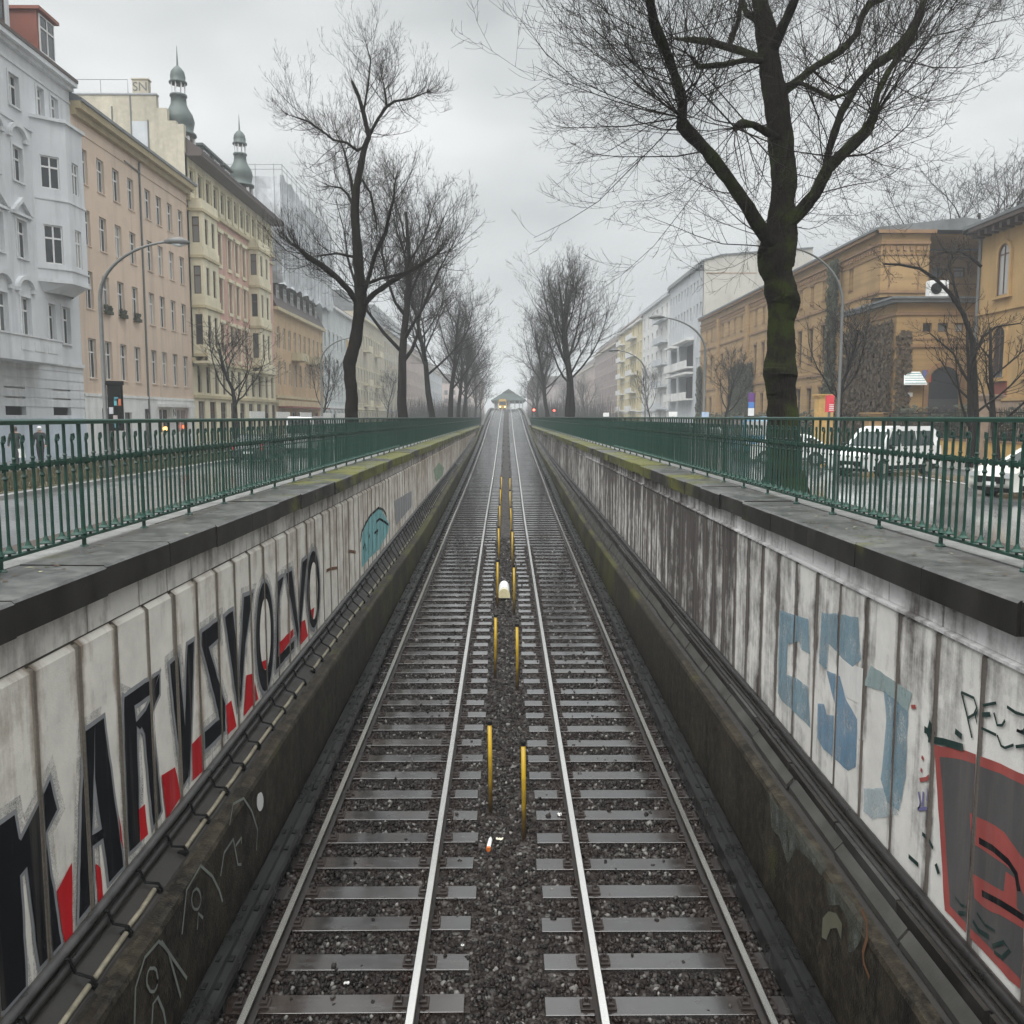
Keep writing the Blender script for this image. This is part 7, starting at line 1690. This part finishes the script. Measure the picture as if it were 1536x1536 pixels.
# ------------------------------------------------------------------ camera, light, air
cam = bpy.data.cameras.new('camera'); co = bpy.data.objects.new('camera', cam); COL.objects.link(co)
cam.sensor_width = 36; cam.lens = F / 1536 * 36; cam.clip_start = .05; cam.clip_end = 4000
co.location = (0, 0, 0); co.rotation_euler = Euler((R(90) - PIT, 0, -YAW), 'XYZ'); scene.camera = co
EL, AZ = R(52), R(200)                             # high soft brightness behind the camera, a little to the left
sun = bpy.data.lights.new('sun', 'SUN'); sun.energy = SUN_E; sun.angle = R(50); sun.color = (1, .985, .96)
so = bpy.data.objects.new('sun', sun); COL.objects.link(so); so.rotation_euler = (R(90) - EL, 0, R(180) - AZ)
w = bpy.data.worlds.new('World'); scene.world = w; w.use_nodes = True; nt = w.node_tree; nt.nodes.clear()
N_ = lambda t, **k: [setattr(n, a, b) for n in [nt.nodes.new(t)] for a, b in k.items()] and n if False else nt.nodes.new(t)
out = nt.nodes.new('ShaderNodeOutputWorld'); bg = nt.nodes.new('ShaderNodeBackground')
sky = nt.nodes.new('ShaderNodeTexSky'); sky.sky_type = 'NISHITA'; sky.sun_disc = False; sky.sun_elevation = EL; sky.sun_rotation = AZ
tc = nt.nodes.new('ShaderNodeTexCoord'); sx = nt.nodes.new('ShaderNodeSeparateXYZ'); nt.links.new(tc.outputs['Generated'], sx.inputs[0])
def mth(op, a, b=0, clamp=False):
    m = nt.nodes.new('ShaderNodeMath'); m.operation = op; m.use_clamp = clamp
    for i, v in enumerate((a, b)):
        if hasattr(v, 'links'): nt.links.new(v, m.inputs[i])
        else: m.inputs[i].default_value = v
    return m.outputs[0]
# overcast deck: level near the horizon, three times brighter overhead, drifting soft cloud
ns = nt.nodes.new('ShaderNodeTexNoise'); ns.inputs['Scale'].default_value = 2.0; ns.inputs['Detail'].default_value = 4; ns.inputs['Roughness'].default_value = .5
mp = nt.nodes.new('ShaderNodeMapping'); mp.inputs['Scale'].default_value = (1, 1, 2.2); mp.inputs['Location'].default_value = (3.1, .6, 1.0); nt.links.new(tc.outputs['Generated'], mp.inputs[0]); nt.links.new(mp.outputs[0], ns.inputs['Vector'])
up_ = nt.nodes.new('ShaderNodeMapRange'); nt.links.new(sx.outputs[2], up_.inputs[0]); up_.interpolation_type = 'SMOOTHSTEP'
up_.inputs[1].default_value = .5; up_.inputs[2].default_value = 1.0; up_.inputs[3].default_value = SKY_LO; up_.inputs[4].default_value = SKY_HI
lum = mth('MULTIPLY', up_.outputs[0], mth('ADD', mth('MULTIPLY', mth('SUBTRACT', ns.outputs['Fac'], .5), 1.9), 1.0))
cr = nt.nodes.new('ShaderNodeValToRGB'); nt.links.new(ns.outputs['Fac'], cr.inputs[0]); cr.color_ramp.elements[0].position = .35; cr.color_ramp.elements[0].color = (.93, .985, 1.0, 1); cr.color_ramp.elements[1].position = .65; cr.color_ramp.elements[1].color = (.985, 1, 1, 1)
cl = nt.nodes.new('ShaderNodeMix'); cl.data_type = 'RGBA'; cl.blend_type = 'MULTIPLY'; cl.inputs[0].default_value = 1; nt.links.new(cr.outputs[0], cl.inputs[6]); nt.links.new(lum, cl.inputs[7])
hs_ = nt.nodes.new('ShaderNodeHueSaturation'); hs_.inputs['Saturation'].default_value = .25; nt.links.new(sky.outputs[0], hs_.inputs['Color'])
bg2 = nt.nodes.new('ShaderNodeBackground'); nt.links.new(hs_.outputs[0], bg2.inputs['Color']); bg2.inputs['Strength'].default_value = .05
nt.links.new(cl.outputs[2], bg.inputs['Color']); bg.inputs['Strength'].default_value = 1.0
mx = nt.nodes.new('ShaderNodeMixShader'); mx.inputs[0].default_value = .1; nt.links.new(bg.outputs[0], mx.inputs[1]); nt.links.new(bg2.outputs[0], mx.inputs[2]); nt.links.new(mx.outputs[0], out.inputs['Surface'])
# the damp air, one even volume round everything
m = MB(); m.box(-660, 660, -80, 1280, -8.5, 46)
hz = bpy.data.materials.new('haze'); hz.use_nodes = True; h = hz.node_tree; h.nodes.clear()
ho = h.nodes.new('ShaderNodeOutputMaterial'); hv = h.nodes.new('ShaderNodeVolumePrincipled'); hv.inputs['Density'].default_value = HAZE; hv.inputs['Color'].default_value = (.93, .96, .98, 1); hv.inputs['Anisotropy'].default_value = 0
h.links.new(hv.outputs[0], ho.inputs['Volume'])
if HAZE > 0: o = m.build('haze', hz); o['kind'] = 'stuff'
vs_ = scene.view_settings; vs_.view_transform = 'Standard'; vs_.look = 'None'; vs_.exposure = EXPO; vs_.gamma = 1; vs_.use_curve_mapping = False
cy = scene.cycles; cy.use_denoising = True
try: cy.denoiser = 'OPENIMAGEDENOISE'; cy.denoising_input_passes = 'RGB_ALBEDO_NORMAL'
except Exception: pass
cy.max_bounces = 6; cy.diffuse_bounces = 3; cy.glossy_bounces = 3; cy.transparent_max_bounces = 8; cy.volume_bounces = 0; cy.caustics_reflective = False; cy.caustics_refractive = False; cy.sample_clamp_indirect = 4
for o in list(scene.objects):
    if '_world' in o: del o['_world']
